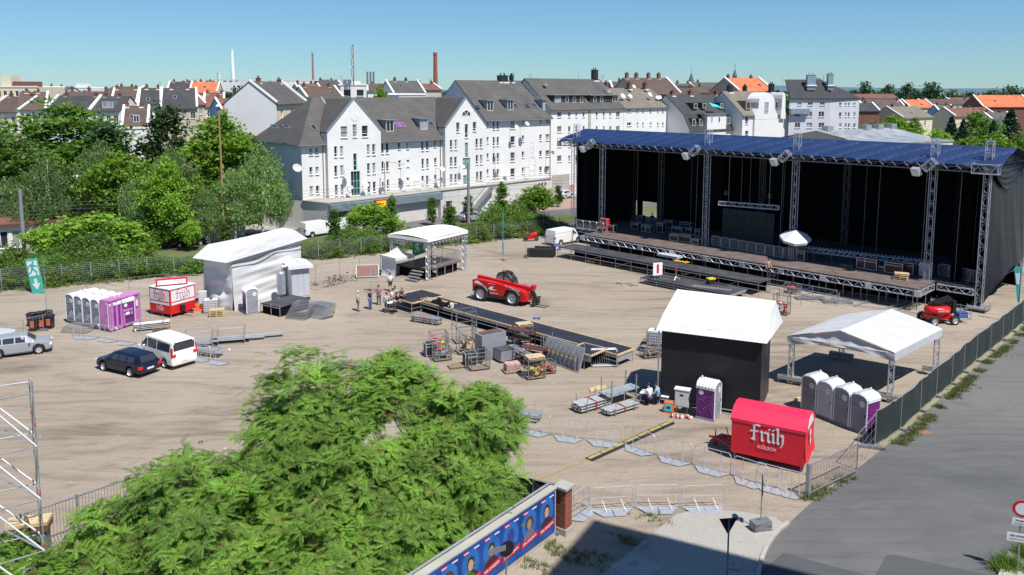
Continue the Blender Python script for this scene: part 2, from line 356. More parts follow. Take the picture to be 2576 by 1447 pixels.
ASPH = groundm('worn_asphalt', (.105, .107, .112), (.070, .072, .078), (.200, .190, .175), aniso=(.08, .36, 1), rot=R(24), grain=.14, bump=.2, pebble=False, darkamt=.5, streak=1.3)
ASPHN = groundm('fresh_asphalt', (.080, .083, .090), (.060, .063, .068), (.105, .107, .11), aniso=(.3, .3, 1), grain=.1, bump=.1, pebble=False, darkamt=.3)
PAVE = groundm('pale_paving', (.36, .34, .315), (.26, .245, .225), (.41, .395, .37), aniso=(.3, .3, 1), grain=.1, bump=.1, pebble=False, darkamt=.3, streak=.4)
n = PAVE.node_tree; b = n.nodes['Principled BSDF']; brk = n.nodes.new('ShaderNodeTexBrick'); g_ = n.nodes.new('ShaderNodeNewGeometry'); mp_ = n.nodes.new('ShaderNodeMapping'); mp_.inputs['Rotation'].default_value = (0, 0, R(42))
n.links.new(g_.outputs['Position'], mp_.inputs[0]); n.links.new(mp_.outputs[0], brk.inputs['Vector']); brk.inputs['Scale'].default_value = 1; brk.inputs['Brick Width'].default_value = .3; brk.inputs['Row Height'].default_value = .2; brk.inputs['Mortar Size'].default_value = .012
brk.inputs['Color1'].default_value = (1, 1, 1, 1); brk.inputs['Color2'].default_value = (.95, .94, .93, 1); brk.inputs['Mortar'].default_value = (.8, .78, .75, 1)
mx_ = n.nodes.new('ShaderNodeMixRGB'); mx_.blend_type = 'MULTIPLY'; mx_.inputs[0].default_value = 1; n.links.new(b.inputs['Base Color'].links[0].from_socket, mx_.inputs[1]); n.links.new(brk.outputs[0], mx_.inputs[2]); n.links.new(mx_.outputs[0], b.inputs['Base Color'])
CITYG = groundm('city_ground', (.16, .15, .13), (.06, .085, .04), (.26, .24, .21), grain=.2, pebble=False)
VERGE = groundm('dry_verge', (.27, .23, .15), (.12, .14, .06), (.34, .29, .2), aniso=(.5, .5, 1), grain=.25)
# ---------------------------------------------------------------- ground sheets
def sheet(name, pts, z, mat, label=None):
 mb = MB(); mb.poly([(p[0], p[1], z) for p in pts]); o = mb.build(name, mat); o['kind'] = 'structure'
 if label: o['label'] = label
 return o
sheet('ground', [(-5000, -300), (5000, -300), (5000, 8500), (-5000, 8500)], -.008, CITYG)
P2 = lambda l: [at(*p) for p in l]
redge = P2([(1975, 1320), (2040, 1265), (2105, 1215), (2175, 1165), (2250, 1105), (2335, 1030), (2420, 955), (2500, 885), (2576, 822)])
ud = (redge[-1]-redge[-3]).normalized()
far = redge[-1]+ud*110
YK = lambda l: [(a, b*KY) for a, b in l]
sheet('yard_ground', YK([(-110, 10), (40, 10), (120, 60), (90, 190), (49, 193), (9, 158.6), (-33, 122.2), (-49, 111.2), (-110, 70)]), 0, DIRT)
kerbpx = [(1983, 1318), (1955, 1340), (1935, 1366), (1921, 1395), (1912, 1425), (1906, 1460), (1896, 1560)]
kerb = P2(kerbpx)
road = [p for p in reversed(kerb)]+redge[1:]+[far, far+Vector((40, 0, 0)), Vector((60, 40, 0)), Vector((30, 16, 0)), Vector((12, 16, 0))]
sheet('road', road, .006, ASPH)
sheet('asphalt_patch', P2([(2230, 1397), (2250, 1396), (2500, 1450), (2700, 1500), (2750, 1650), (2100, 1650), (2200, 1452)]), .010, ASPHN)
sheet('asphalt_patch', P2([(1970, 1392), (2020, 1405), (2120, 1432), (2200, 1452), (2100, 1640), (1905, 1560), (1912, 1440)]), .013, ASPHN)
pv = P2([(1500, 1462), (1570, 1402), (1640, 1345), (1700, 1297), (1760, 1282), (1870, 1290), (1950, 1305), (1975, 1322)])+kerb[1:]+P2([(1860, 1700), (1300, 1700)])
mb = MB(); mb.ext([(p[0], p[1], -.02) for p in pv], (0, 0, .07)); o = mb.build('pavement', PAVE); tag(o, kind='structure')
kr = ob('kerb', None); bpy.data.objects.remove(kr); kr = T('kerb', None, None, kind='structure')
def resample(pts, step):
 out = [pts[0]]; acc = 0; prev = pts[0]
 for p in pts[1:]:
  d = (p-prev).length; u = (p-prev)/d; k = step-acc
  while k <= d: out.append(prev+u*k); k += step
  acc = d-(k-step); prev = p
 return out
ks = resample(kerb, .8); kme = MB().box((0, 0, .03), (.785, .16, .18)).mesh('kerb_stone', CONC)
for a, b_ in zip(ks, ks[1:]):
 m_ = (a+b_)/2; o = ob('kerb_stone', kme, kr, (m_.x, m_.y, 0), math.atan2(b_.y-a.y, b_.x-a.x))
c = at(1600, 1430); o = MB().box((0, 0, 0), (1.5, 1.5, .02)).box((.1, .2, .013), (.42, .3, .01), mi=1).build('manhole_slab', [CONC, STEELD], None, loc=(c.x, c.y, .056), rz=R(42)); tag(o, 'square concrete manhole slab with a small iron grate set in the shaded paving', 'manhole')
c = at(1850, 1428); o = MB().box((0, 0, 0), (.55, .42, .016)).build('drain_grate', STEELD, None, loc=(c.x, c.y, .06), rz=R(60)); tag(o, 'dark drain grate in the paving beside the curved kerb', 'drain')
c = at(2236, 1075);
o = MB().lathe([(.34, 0), (.34, .012), (.28, .016), (.28, .010), (1e-5, .010)], n=18).build('manhole_cover', RUST, None, loc=(at(2262, 1087).x+1.4, at(2262, 1087).y, .008)); tag(o, 'round rusty manhole cover in the asphalt road', 'manhole')
def strip(name, pts, w0, z, mat, off=0):
 L_ = []; R_ = []
 for i, p in enumerate(pts):
  a = pts[max(0, i-1)]; b_ = pts[min(len(pts)-1, i+1)]; d = Vector((b_[0]-a[0], b_[1]-a[1], 0)).normalized(); nn = Vector((-d.y, d.x, 0)); q = Vector((p[0], p[1], 0))+nn*off
  L_.append(q+nn*w0/2); R_.append(q-nn*w0/2)
 return sheet(name, R_+L_[::-1], z, mat)
stl = YK([(-120, 92), (-75, 117), (-40, 145), (-5, 173), (35, 208), (90, 262), (180, 350)])
strip('street', stl, 7, .004, ASPH)
sw = strip('sidewalk', stl, 7, .03, PAVE, 7.1)
GRN = groundm('rough_grass', (.10, .13, .045), (.05, .075, .02), (.17, .17, .08), pebble=False)
strip('grass_strip', stl, 7.0, .002, GRN, -7.1)
RWALK = groundm('red_paving', (.33, .20, .17), (.25, .15, .13), (.38, .26, .22), pebble=False, streak=.3)
sheet('red_sidewalk', YK([(2, 181), (9, 187), (24, 204), (20, 208), (8, 204), (1, 192)]), .036, RWALK)
mb = MB()
def bank(u, v):
 x = u*16; y = v*2.6-1.3
 h = max(0, cos(y*1.2))*(.22+.5*max(0, sin(u*7+1))*(.4+u)+.1*sin(u*31+v*5))
 return (x, y, h*sin(PI*min(1, u*1.001))-.02)
mb.grid(bank, 40, 8); f_ = Fr((-46, 110.6*KY), (-30, 121.2*KY));
o = mb.build('earth_bank', DIRT, None, loc=f_.w(3, -2.2), rz=f_.rz); tag(o, kind='structure')
# ---------------------------------------------------------------- vegetation
def leafquad(V, F, c, s, rng, up=.5, hang=0):
 n_ = Vector((rng.gauss(0, 1), rng.gauss(0, 1), rng.gauss(0, 1)+up)).normalized(); a = n_.orthogonal().normalized()
 a.rotate(Matrix.Rotation(rng.random()*6.28, 3, n_)); b = n_.cross(a)
 if hang: a = Vector((rng.gauss(0, .2), rng.gauss(0, .2), -1)).normalized(); b = a.cross(Vector((rng.gauss(0, 1), rng.gauss(0, 1), .1))).normalized()
 o = len(V); l = s*(1+rng.random()*.6); k = s*(.5+rng.random()*.4)
 V += [tuple(c-a*l*.5), tuple(c+b*k*.5), tuple(c+a*l*.5), tuple(c-b*k*.5)]; F.append((o, o+1, o+2, o+3))
def crown(name, mat, lobes, nclump, nleaf, leaf, clumpr, seed, fill=.55, hang=0, weep=0):
 rng = random.Random(seed); V = []; F = []
 tot = sum(l[3]*l[4]*l[5] for l in lobes)
 for L in lobes:
  k = int(nclump*(L[3]*L[4]*L[5])/tot)+3
  for _ in range(k):
   d = Vector((rng.gauss(0, 1), rng.gauss(0, 1), rng.gauss(0, 1))).normalized()
   if d.z < -.4 and rng.random() < .6: d.z = -d.z
   r = fill+(1-fill)*rng.random()**.6; r *= 1+.16*sin(d.x*5+seed)*cos(d.y*6+seed*2)+.10*sin(d.z*9+d.x*7)
   c = Vector((L[0]+d.x*L[3]*r, L[1]+d.y*L[4]*r, L[2]+d.z*L[5]*r)); cr = clumpr*(.6+.8*rng.random())
   for _ in range(int(nleaf*(.6+.8*rng.random()))):
    e = Vector((rng.gauss(0, .5), rng.gauss(0, .5), rng.gauss(0, .36)))*cr
    if weep:
     e.z -= abs(rng.gauss(0, .9))*weep
    leafquad(V, F, c+e, leaf*(.7+.6*rng.random()), rng, .8, hang)
 me = bpy.data.meshes.new(name); me.from_pydata(V, [], F); me.materials.append(mat); return me
def lobes(seed, n, w, h, z0, core=.66):
 rng = random.Random(seed); out = [(0, 0, z0+h*.5, w*core, w*core, h*.46)]
 for i in range(n):
  a = 6.28*i/n+rng.random(); q = w*(.42+.2*rng.random()); zz = z0+h*(.20+.45*rng.random()); s_ = w*(.36+.2*rng.random())
  out.append((q*cos(a), q*sin(a), zz, s_, s_, s_*.8*h/(2*w)+.1*h))
 out.append((w*.1, 0, z0+h*.80, w*.40, w*.40, h*.22)); out.append((-w*.1, w*.1, z0+h*.92, w*.22, w*.22, h*.16)); return out
def trunk(h, r, spread, z1, seed, nb=6, mat=None):
 rng = random.Random(seed); mb = MB(); p = Vector((0, 0, -.1)); pr = r
 for i in range(5):
  q = Vector((rng.gauss(0, .12)*h*.1, rng.gauss(0, .12)*h*.1, h*(i+1)/5)); nr = r*(1-.17*(i+1)); mb.tube(p, q, pr, 7, nr); p, pr = q, nr
 for i in range(nb):
  a = 6.28*i/nb+rng.random(); s_ = Vector((0, 0, h*(.4+.5*rng.random()))); m = s_+Vector((cos(a)*spread*.4, sin(a)*spread*.4, (z1-s_.z)*.35)); e = m+Vector((cos(a)*spread*.4, sin(a)*spread*.4, (z1-s_.z)*.3))
  mb.tube(s_, m, r*.4, 5, r*.25); mb.tube(m, e, r*.25, 4, r*.08)
 return mb
KIND = {
'broad': dict(w=5.2, h=12, z0=3, mat=LF_MID, n=300, k=30, leaf=.42, cr=1.0),
'broad2': dict(w=4.8, h=11, z0=3.5, mat=LF_LIGHT, n=300, k=30, leaf=.40, cr=.95),
'dark': dict(w=3.6, h=13, z0=3, mat=LF_DARK, n=280, k=28, leaf=.42, cr=.9),
'maple': dict(w=3.8, h=8, z0=2, mat=LF_LIGHT, n=260, k=28, leaf=.34, cr=.75),
'small': dict(w=2.6, h=5, z0=.6, mat=LF_LIGHT, n=200, k=26, leaf=.26, cr=.6),
'bush': dict(w=1.8, h=2.6, z0=-.2, mat=LF_BUSH, n=130, k=26, leaf=.17, cr=.45),
'bushd': dict(w=1.9, h=2.4, z0=-.2, mat=LF_MID, n=130, k=26, leaf=.17, cr=.45),
'farb': dict(w=7, h=15, z0=2, mat=LF_FAR, n=170, k=20, leaf=.95, cr=2.0),
}
PROTO = {}
def proto(kind):
 if kind in PROTO: return PROTO[kind]
 sd = sum(map(ord, kind)); L = []
 for v in range(2):
  if kind == 'birch':
   me = crown('birch_crown', LF_BIRCH, [(0, 0, 7.5, 2.3, 2.3, 4.6), (.9, .3, 5.2, 2.2, 2.2, 2.6), (-1, -.4, 6, 2, 2, 3), (.1, 0, 10.6, 1.2, 1.2, 2.2)], 250, 36, .22, .55, sd+v, .4, 1, .9)
   tm = trunk(11, .15, 2.6, 10, sd+v, 7).mesh('birch_trunk', BIRCHB)
  elif kind == 'column':
   me = crown('column_crown', LF_MID, [(0, 0, 2.6, .62, .62, 2.1), (0, 0, 1.6, .7, .7, 1.2), (.05, 0, 4.0, .35, .35, .9)], 130, 26, .17, .3, sd+v, .4); tm = trunk(3.5, .06, .3, 4, sd+v, 3).mesh('column_trunk', BARK)
  elif kind == 'conifer':
   rng = random.Random(sd+v); V = []; F = []
   for i in range(130):
    t = (i+.5)/130; z = 1+13*t; rad = 3.3*(1-t)**.85+.15; a = i*2.4
    for q in range(44):
     rr = rad*rng.random()**.5; c = Vector((cos(a+rng.gauss(0, .25))*rr, sin(a+rng.gauss(0, .25))*rr, z-rr*.28+rng.gauss(0, .12))); leafquad(V, F, c, .34, rng, .4)
   me = bpy.data.meshes.new('conifer_crown'); me.from_pydata(V, [], F); me.materials.append(LF_CON); tm = trunk(13, .2, .6, 13, sd, 3).mesh('conifer_trunk', BARK)
  else:
   K = KIND[kind]; me = crown(kind+'_crown', K['mat'], lobes(sd+v, 6, K['w'], K['h'], K['z0']), K['n'], K['k'], K['leaf'], K['cr'], sd+v)
   tm = trunk(K['z0']+K['h']*.6, .05*K['w']+.04, K['w']*.8, K['z0']+K['h']*.8, sd+v).mesh(kind+'_trunk', BARK)
  zs = [q.co.z for q in me.vertices]; xs = sorted(abs(q.co.x) for q in me.vertices)
  L.append((me, tm, max(zs), xs[int(len(xs)*.985)]))
 PROTO[kind] = L; return L
TC = [0]
def plant(kind, name, label, cat, px, ptop, Y, wpx, group=None, zb=0, seed=None):
 "tree whose top shows at (px, ptop) at depth Y with crown width wpx"
 TC[0] += 1; i = TC[0]; me, tm, H0, W0 = proto(kind)[i % 2]
 top = atd(px, ptop, Y); h = top.z-zb; wd = wpx/FPX*Y*KY*1.02
 Y *= KY; t = T(name, label, cat, (top.x, Y, zb), RNG.random()*6.28, group); t.scale = (wd/(2*W0), wd/(2*W0), h/H0)
 ob('crown', me, t)
 if kind not in ('bush', 'bushd'): ob('trunk', tm, t)
 return t
G_L = 'leafy trees of the park at the left'
TREES = [
('broad', 150, 243, 185, 300, 'tallest broad tree at the left in front of the pale houses'), ('dark', 415, 250, 182, 135, 'dense dark upright tree in front of the long grey roof'),
('broad2', 545, 272, 172, 215, 'light green round tree beside the hipped roof end'), ('broad', 8, 325, 160, 200, 'broad tree cut by the left edge of the picture'),
('dark', 262, 300, 178, 150, 'dark crown behind the right shoulder of the tallest left tree'),
('maple', 300, 372, 146, 190, 'bright green maple in the middle of the park'), ('broad2', 415, 385, 140, 120, 'yellow green tree beside the maple in the park'),
('broad', 90, 372, 165, 170, 'dull green crown behind the leaning birch'), ('dark', 180, 420, 158, 150, 'shaded dark tree behind the lamp with the white hood'),
('maple', 625, 410, 166, 130, 'small leafy tree under the hipped roof end'), ('maple', 500, 430, 150, 130, 'low leafy tree left of the tall rusty pole'),
('dark', 360, 440, 148, 120, 'deeply shaded tree right of the maple'),
('small', 232, 528, 127, 225, 'vivid green spreading tree behind the wire fence'), ('small', 130, 560, 129, 150, 'vivid green shrub tree by the grey tram pole'), ('small', 320, 575, 128, 120, 'right lobe of vivid green bushes behind the fence'),
('small', 478, 552, 138, 62, 'yellowish conical shrub left of the grey tent'), ('small', 405, 560, 139, 60, 'loose dark shrub left of the conical shrub'),
('small', 935, 508, 151, 135, 'round bright tree in front of the shop with the yellow sign'), ('small', 1347, 462, 172, 105, 'feathery young tree in front of the podium wall at its right end'),
('small', 450, 556, 141, 50, 'dark round shrub beside the low park wall'), ('broad2', 955, 210, 262, 84, 'light green treetop rising behind the main ridge'),
('dark', 632, 214, 330, 110, 'dark treetop under the white industrial block'), ('farb', 600, 214, 340, 90, 'dark rounded treetop left of the white gable wall'),
]
for i, (k, px, pt, Y, wp, lb) in enumerate(TREES): plant(k, 'tree', lb, 'tree', px, pt, Y, wp, G_L if px < 700 else None)
for px, pt, Y, wp, lb in [(245, 345, 152, 130, 'grey green birch behind the lamp in the park'), (105, 385, 141, 150, 'leaning birch with a forked white trunk at the left'), (428, 362, 144, 150, 'birch with a bare white top right of the bright maple'),
(655, 352, 150, 150, 'tall weeping birch hanging before the white building corner'), (585, 420, 147, 130, 'weeping birch directly right of the tall rusty pole'), (520, 470, 143, 90, 'slim birch with a pale trunk over the park path'), (25, 440, 145, 110, 'drooping birch at the left picture edge'), (700, 430, 152, 70, 'narrow hanging birch touching the corner of the podium'), (340, 440, 140, 90, 'thin birch between maple and vivid bushes')]:
 plant('birch', 'birch_tree', lb, 'birch', px, pt, Y, wp, 'birches of the park')
for px, pt, Y, wp, lb in [(840, 520, 140, 32, 'slim columnar shrub in front of the shop corner'), (985, 488, 153, 30, 'slim columnar tree right of the round bright tree'), (1086, 492, 164, 26, 'slim dark columnar tree before the bright podium wall'), (1178, 487, 169, 28, 'slim columnar tree left of the tall grey tram pole'), (1133, 514, 158, 36, 'small columnar tree near the group of pedestrians'), (1262, 455, 168, 36, 'tall slim columnar tree left of the feathery tree'), (1405, 463, 190, 20, 'slim street tree by the passage'), (565, 560, 142, 30, 'small columnar shrub at the foot of the tall rusty pole')]:
 plant('column', 'columnar_tree', lb, 'tree', px, pt, Y, wp, 'columnar trees along the street')
t = T('bare_birch', 'forked bare white birch trunk standing among the left trees', 'birch', (0, 0, 0)); mb = MB()
for k_, l_ in enumerate((((133, 610), (131, 540), (122, 480), (102, 425)), ((131, 540), (108, 512), (84, 488)), ((126, 505), (120, 440), (118, 400)), ((108, 512), (96, 475)))):
 pp = [atd(*q, 141) for q in l_]; [mb.tube(a, b, .15/(k_+1), 6, .10/(k_+1)) for a, b in zip(pp, pp[1:])]
mb.build('trunk', BIRCHB, t)
fpts = YK([(-60, 102), (-48.6, 109.6), (-32.6, 120.7), (8.5, 156.6), (30, 174)])
def fpos(px, off):
 "point on the wire fence line seen at column px, pushed off metres behind"
 for a, b in zip(fpts, fpts[1:]):
  A = Vector((*a, 0)); B = Vector((*b, 0)); k = (px-1288)/FPX*1.012
  d = B-A; t = (k*A.y-A.x)/(d.x-k*d.y)
  if 0 <= t <= 1 or b == fpts[-1] or (a == fpts[0] and t < 0): n_ = Vector((-d.y, d.x, 0)).normalized(); return A+d*t+n_*off
tops = {0: 610, 60: 640, 120: 618, 180: 585, 240: 570, 300: 600, 350: 632, 400: 645, 450: 650, 500: 640, 760: 628, 800: 600, 850: 610, 890: 560, 930: 560, 970: 580, 1010: 600, 1060: 565, 1190: 590, 1230: 545, 1270: 520, 1310: 500, 1350: 500, 1390: 540, 1430: 555}
j = 0; rg = random.Random(3)
def topat(px):
 ks_ = sorted(tops);
 for a, b in zip(ks_, ks_[1:]):
  if a <= px <= b: return tops[a]+(tops[b]-tops[a])*(px-a)/(b-a)
 return 600
px = -6
while px < 1445:
 if 515 < px < 745: px += 25; continue
 for row, off in enumerate((1.0, 2.7, 4.6)):
  if rg.random() < (.30, .12, .18)[row]: continue
  q = fpos(px+rg.uniform(-10, 10), off+rg.uniform(-.5, .5)); lim = atd(px, topat(px), q.y/KY).z
  h = (1.5+rg.random()*1.2, 2.3+rg.random()*1.2, lim)[row]; h = min(h, max(1.2, lim)); s_ = rg.uniform(.8, 1.15); j += 1
  me, tm, H0, W0 = proto('bush' if rg.random() < .6 else 'bushd')[j % 2]
  t = T('shrub', ('front', 'middle', 'back')[row]+' row shrub behind the wire fence, '+[l_ for a_, l_ in ((110, 'left of the green exit banner'), (260, 'above the toilet container'), (400, 'between toilets and kiosk'), (515, 'above the red kiosk'), (850, 'right of the grey tent'), (980, 'above the bicycles'), (1190, 'behind the small stage'), (1290, 'by the turquoise pole'), (9999, 'near the delivery van')) if px < a_][0], 'shrub', (q.x, q.y, 0), rg.random()*6, 'shrubs along the wire fence'); t.scale = (s_, s_, h/H0); ob('foliage', me, t)
 px += 27
for k, px, pt, Y, wp, lb in [('maple', 2190, 298, 262, 90, 'light green trees beside the corner house'), ('maple', 2255, 285, 270, 110, 'rounded green tree behind the corrugated hall'), ('dark', 2300, 292, 280, 60, 'dark tree left of the beige gable house'),
('conifer', 2395, 290, 250, 70, 'dark fir right of the beige gable'), ('conifer', 2425, 296, 240, 60, 'second dark fir behind the blue roof'), ('conifer', 2545, 272, 262, 90, 'broad dark fir at the right edge'), ('broad', 2460, 270, 262, 110, 'tall green tree between the two groups of firs'),
('maple', 2440, 335, 205, 100, 'bright green low tree behind the blue roof'), ('maple', 2510, 325, 200, 120, 'yellow green tree above the stage corner'), ('broad', 2570, 330, 200, 90, 'green tree above the black stage side'), ('maple', 2365, 318, 240, 90, 'small green tree by the white hall roof'), ('conifer', 2500, 300, 230, 55, 'slim fir behind the stage corner')]:
 plant(k, 'tree', lb, 'tree', px, pt, Y, wp, 'trees behind the stage')
fl = [(2178, 203, 70), (2235, 210, 65), (2283, 205, 62), (2345, 205, 100), (2310, 222, 70), (2395, 222, 60), (2440, 226, 60), (2490, 222, 70), (2545, 211, 90), (2140, 222, 60), (2205, 226, 70), (2268, 226, 60), (2575, 222, 50), (2420, 238, 80), (2520, 240, 90), (2470, 243, 70), (2060, 195, 40)]
for i_, (px, pt, wp) in enumerate(sorted(fl)):
 plant('farb', 'tree', 'distant rounded tree, number %s from the left in the right horizon tree line' % ('one two three four five six seven eight nine ten eleven twelve thirteen fourteen fifteen sixteen seventeen'.split()[i_]), 'tree', px, pt, 560+RNG.random()*60, wp, 'distant trees on the right horizon')
V, F = [], []; rg = random.Random(11)
for i in range(5200):
 Y = rg.uniform(640, 1300); k = rg.uniform(-.47, .47); x = k*Y; hh = 11+6*abs(sin(x*.021+Y*.01))*abs(cos(x*.009))
 for q in range(3): leafquad(V, F, Vector((x+rg.gauss(0, 3), Y+rg.gauss(0, 3), hh*rg.random()**.4)), 6.5, rg, .8)
me = bpy.data.meshes.new('far_woodland'); me.from_pydata(V, [], F); me.materials.append(LF_FAR); tag(ob('far_woodland', me), 'continuous dark green woodland along the horizon behind the town', 'woodland', kind='stuff')
mb = MB()
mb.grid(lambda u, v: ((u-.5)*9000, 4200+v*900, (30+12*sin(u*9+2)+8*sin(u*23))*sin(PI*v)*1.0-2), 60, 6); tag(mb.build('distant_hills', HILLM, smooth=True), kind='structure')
# ---------------------------------------------------------------- buildings
def hz(py, Y): return CAMH-(py-YH)/FPX*Y*KY
def gp(px, Y):
 k = (px-1288)/FPX; return (k*Y*KY*.993, Y*KY)
def wallholes(mb, x0, x1, z0, z1, rects, y=0.0, dep=.16, mi=0):
 "upright wall at local y with real window openings and their reveals"
 rects = [(max(a, x0+.02), max(b, z0+.02), min(c, x1-.02), min(d, z1-.02)) for a, b, c, d in rects if a < x1-.1 and c > x0+.1 and b < z1-.1 and d > z0+.1]
 xs = sorted(set([x0, x1]+[r[0] for r in rects]+[r[2] for r in rects]))
 def hit(xm, zm): return any(r[0] < xm < r[2] and r[1] < zm < r[3] for r in rects)
 for a, b in zip(xs, xs[1:]):
  if b-a < 1e-4: continue
  xm = (a+b)/2; col = sorted([(r[1], r[3]) for r in rects if r[0] < xm < r[2]]); z = z0
  for c, d in col:
   if c > z: mb.poly([(a, y, z), (b, y, z), (b, y, c), (a, y, c)], mi)
   z = max(z, d)
  if z < z1: mb.poly([(a, y, z), (b, y, z), (b, y, z1), (a, y, z1)], mi)
 for a, b, c, d in rects:
  q = y+dep
  mb.poly([(a, y, b), (a, q, b), (a, q, d), (a, y, d)], mi); mb.poly([(c, q, b), (c, y, b), (c, y, d), (c, q, d)], mi)
  mb.poly([(a, y, d), (a, q, d), (c, q, d), (c, y, d)], mi); mb.poly([(a, q, b), (a, y, b), (c, y, b), (c, q, b)], mi)
 return rects
WM = {}
def window(parent, r, y=0.0, dep=.16, fm=None, bars=(1, 1), sill=True, pane=None, glassm=None):
 x0, z0, x1, z1 = r; w_ = x1-x0; h_ = z1-z0; fm = fm or FRAMEW; key = (round(w_, 1), round(h_, 1), bars, fm.name, sill)
 if key not in WM:
  w2, h2 = key[0]/2, key[1]/2; f = .06; mb = MB()
  mb.bx(-w2, w2, 0, .05, -h2, -h2+f).bx(-w2, w2, 0, .05, h2-f, h2).bx(-w2, -w2+f, 0, .05, -h2+f, h2-f).bx(w2-f, w2, 0, .05, -h2+f, h2-f)
  for i in range(1, bars[0]): mb.bx(-w2+i*2*w2/bars[0]-.035, -w2+i*2*w2/bars[0]+.035, .004, .046, -h2+f, h2-f)
  for i in range(1, bars[1]): zz = -h2+2*h2*.30*i; mb.bx(-w2+f, w2-f, -.004, .052, zz-.035, zz+.035)
  if sill: mb.bx(-w2-.06, w2+.06, -dep-.07, -.01, -h2-.07, -h2-.005)
  pm = MB(); pm.bx(-w2+f*.5, w2-f*.5, .055, .07, -h2+f*.5, h2-f*.5)
  WM[key] = (mb.mesh('window_frame', fm), [pm.mesh('pane', q_) for q_ in (GLASS, GLASS, M('pane_mid', (.10, .11, .13), .15, var=.1), M('pane_light', (.26, .27, .30), .3, var=.25, scale=1.5))])
 a, b = WM[key]; o = ob('window', a, parent, ((x0+x1)/2, y+dep-.06, (z0+z1)/2)); o.scale = (w_/key[0], 1, h_/key[1])
 ob('pane', RNG.choice(b), o)
 return o
def curtain(parent, r, y, dep, mat, part=1.0):
 x0, z0, x1, z1 = r; MB().bx(x0+.08, x1-.08, y+dep+.0, y+dep+.006, z1-(z1-z0)*part+.06, z1-.06).build('blind', mat, parent)
def gableroof(mb, L, D, e, r, ov=.45, oh=.3, hipl=0, hipr=0, th=.14, y0=0, x0=0):
 "roof with ridge along x over [x0,L]x[y0,D]"
 m = (y0+D)/2; s = (r-e)/(m-y0); eo = e-s*ov; a, b = x0-oh, L+oh
 ra = a+hipl if hipl else a; rb = b-hipr if hipr else b
 F_ = [(a, y0-ov, eo), (b, y0-ov, eo), (rb, m, r), (ra, m, r)]; B_ = [(b, D+ov, eo), (a, D+ov, eo), (ra, m, r), (rb, m, r)]
 mb.ext(F_, (0, 0, th)); mb.ext(B_, (0, 0, th))
 if hipl: mb.ext([(a, D+ov, eo), (a, y0-ov, eo), (ra, m, r)], (0, 0, th))
 if hipr: mb.ext([(b, y0-ov, eo), (b, D+ov, eo), (rb, m, r)], (0, 0, th))
def chimney(parent, x, y, z, w_=.7, h=1.4, mat=None, pots=True, d=.7):
 mb = MB(); mb.bx(x-w_/2, x+w_/2, y-d/2, y+d/2, z-1.2, z+h).bx(x-w_/2-.06, x+w_/2+.06, y-d/2-.06, y+d/2+.06, z+h, z+h+.12)
 mb.bx(x-w_/2-.15, x+w_/2+.15, y-d/2-.25, y+d/2+.15, z-.35, z-.12, 1)
 if pots:
  for k in (-.18, .18): mb.tube((x+k*w_*1.3, y, z+h+.1), (x+k*w_*1.3, y, z+h+.5), .12, 6)
 return mb.build('chimney', [mat or BRICKFAR, FRAMEW], parent)
def dish(parent_fr, s, y, z, r, mat, label, wall=True, pole=None):
 p = parent_fr.w(s, y, z);
 t = T('satellite_dish', label, 'satellite dish', p, 0, 'satellite dishes on the houses')
 mb = MB(); mb.lathe([(1e-4, .0), (r*.5, r*.06), (r*.85, r*.2), (r, r*.30), (r*1.02, r*.30), (r*.85, r*.16), (1e-4, -.03)], n=14)
 o = mb.build('reflector', mat, t, smooth=True); d = Vector((SUN.x, SUN.y+.0, .35)).normalized(); o.rotation_euler = d.to_track_quat('Z', 'Y').to_euler()
 m2 = MB(); lw = d*r*1.1; m2.tube((0, 0, -r*.8), lw, .02, 4).tube(lw-d*.03, lw+d*.12, .05, 6)
 if wall: n_ = parent_fr.n; m2.tube((0, 0, 0), n_*abs(y), .035, 5)
 if pole: m2.tube((0, 0, 0), (0, 0, -pole), .03, 5)
 m2.build('arm', STEELD, t); return t
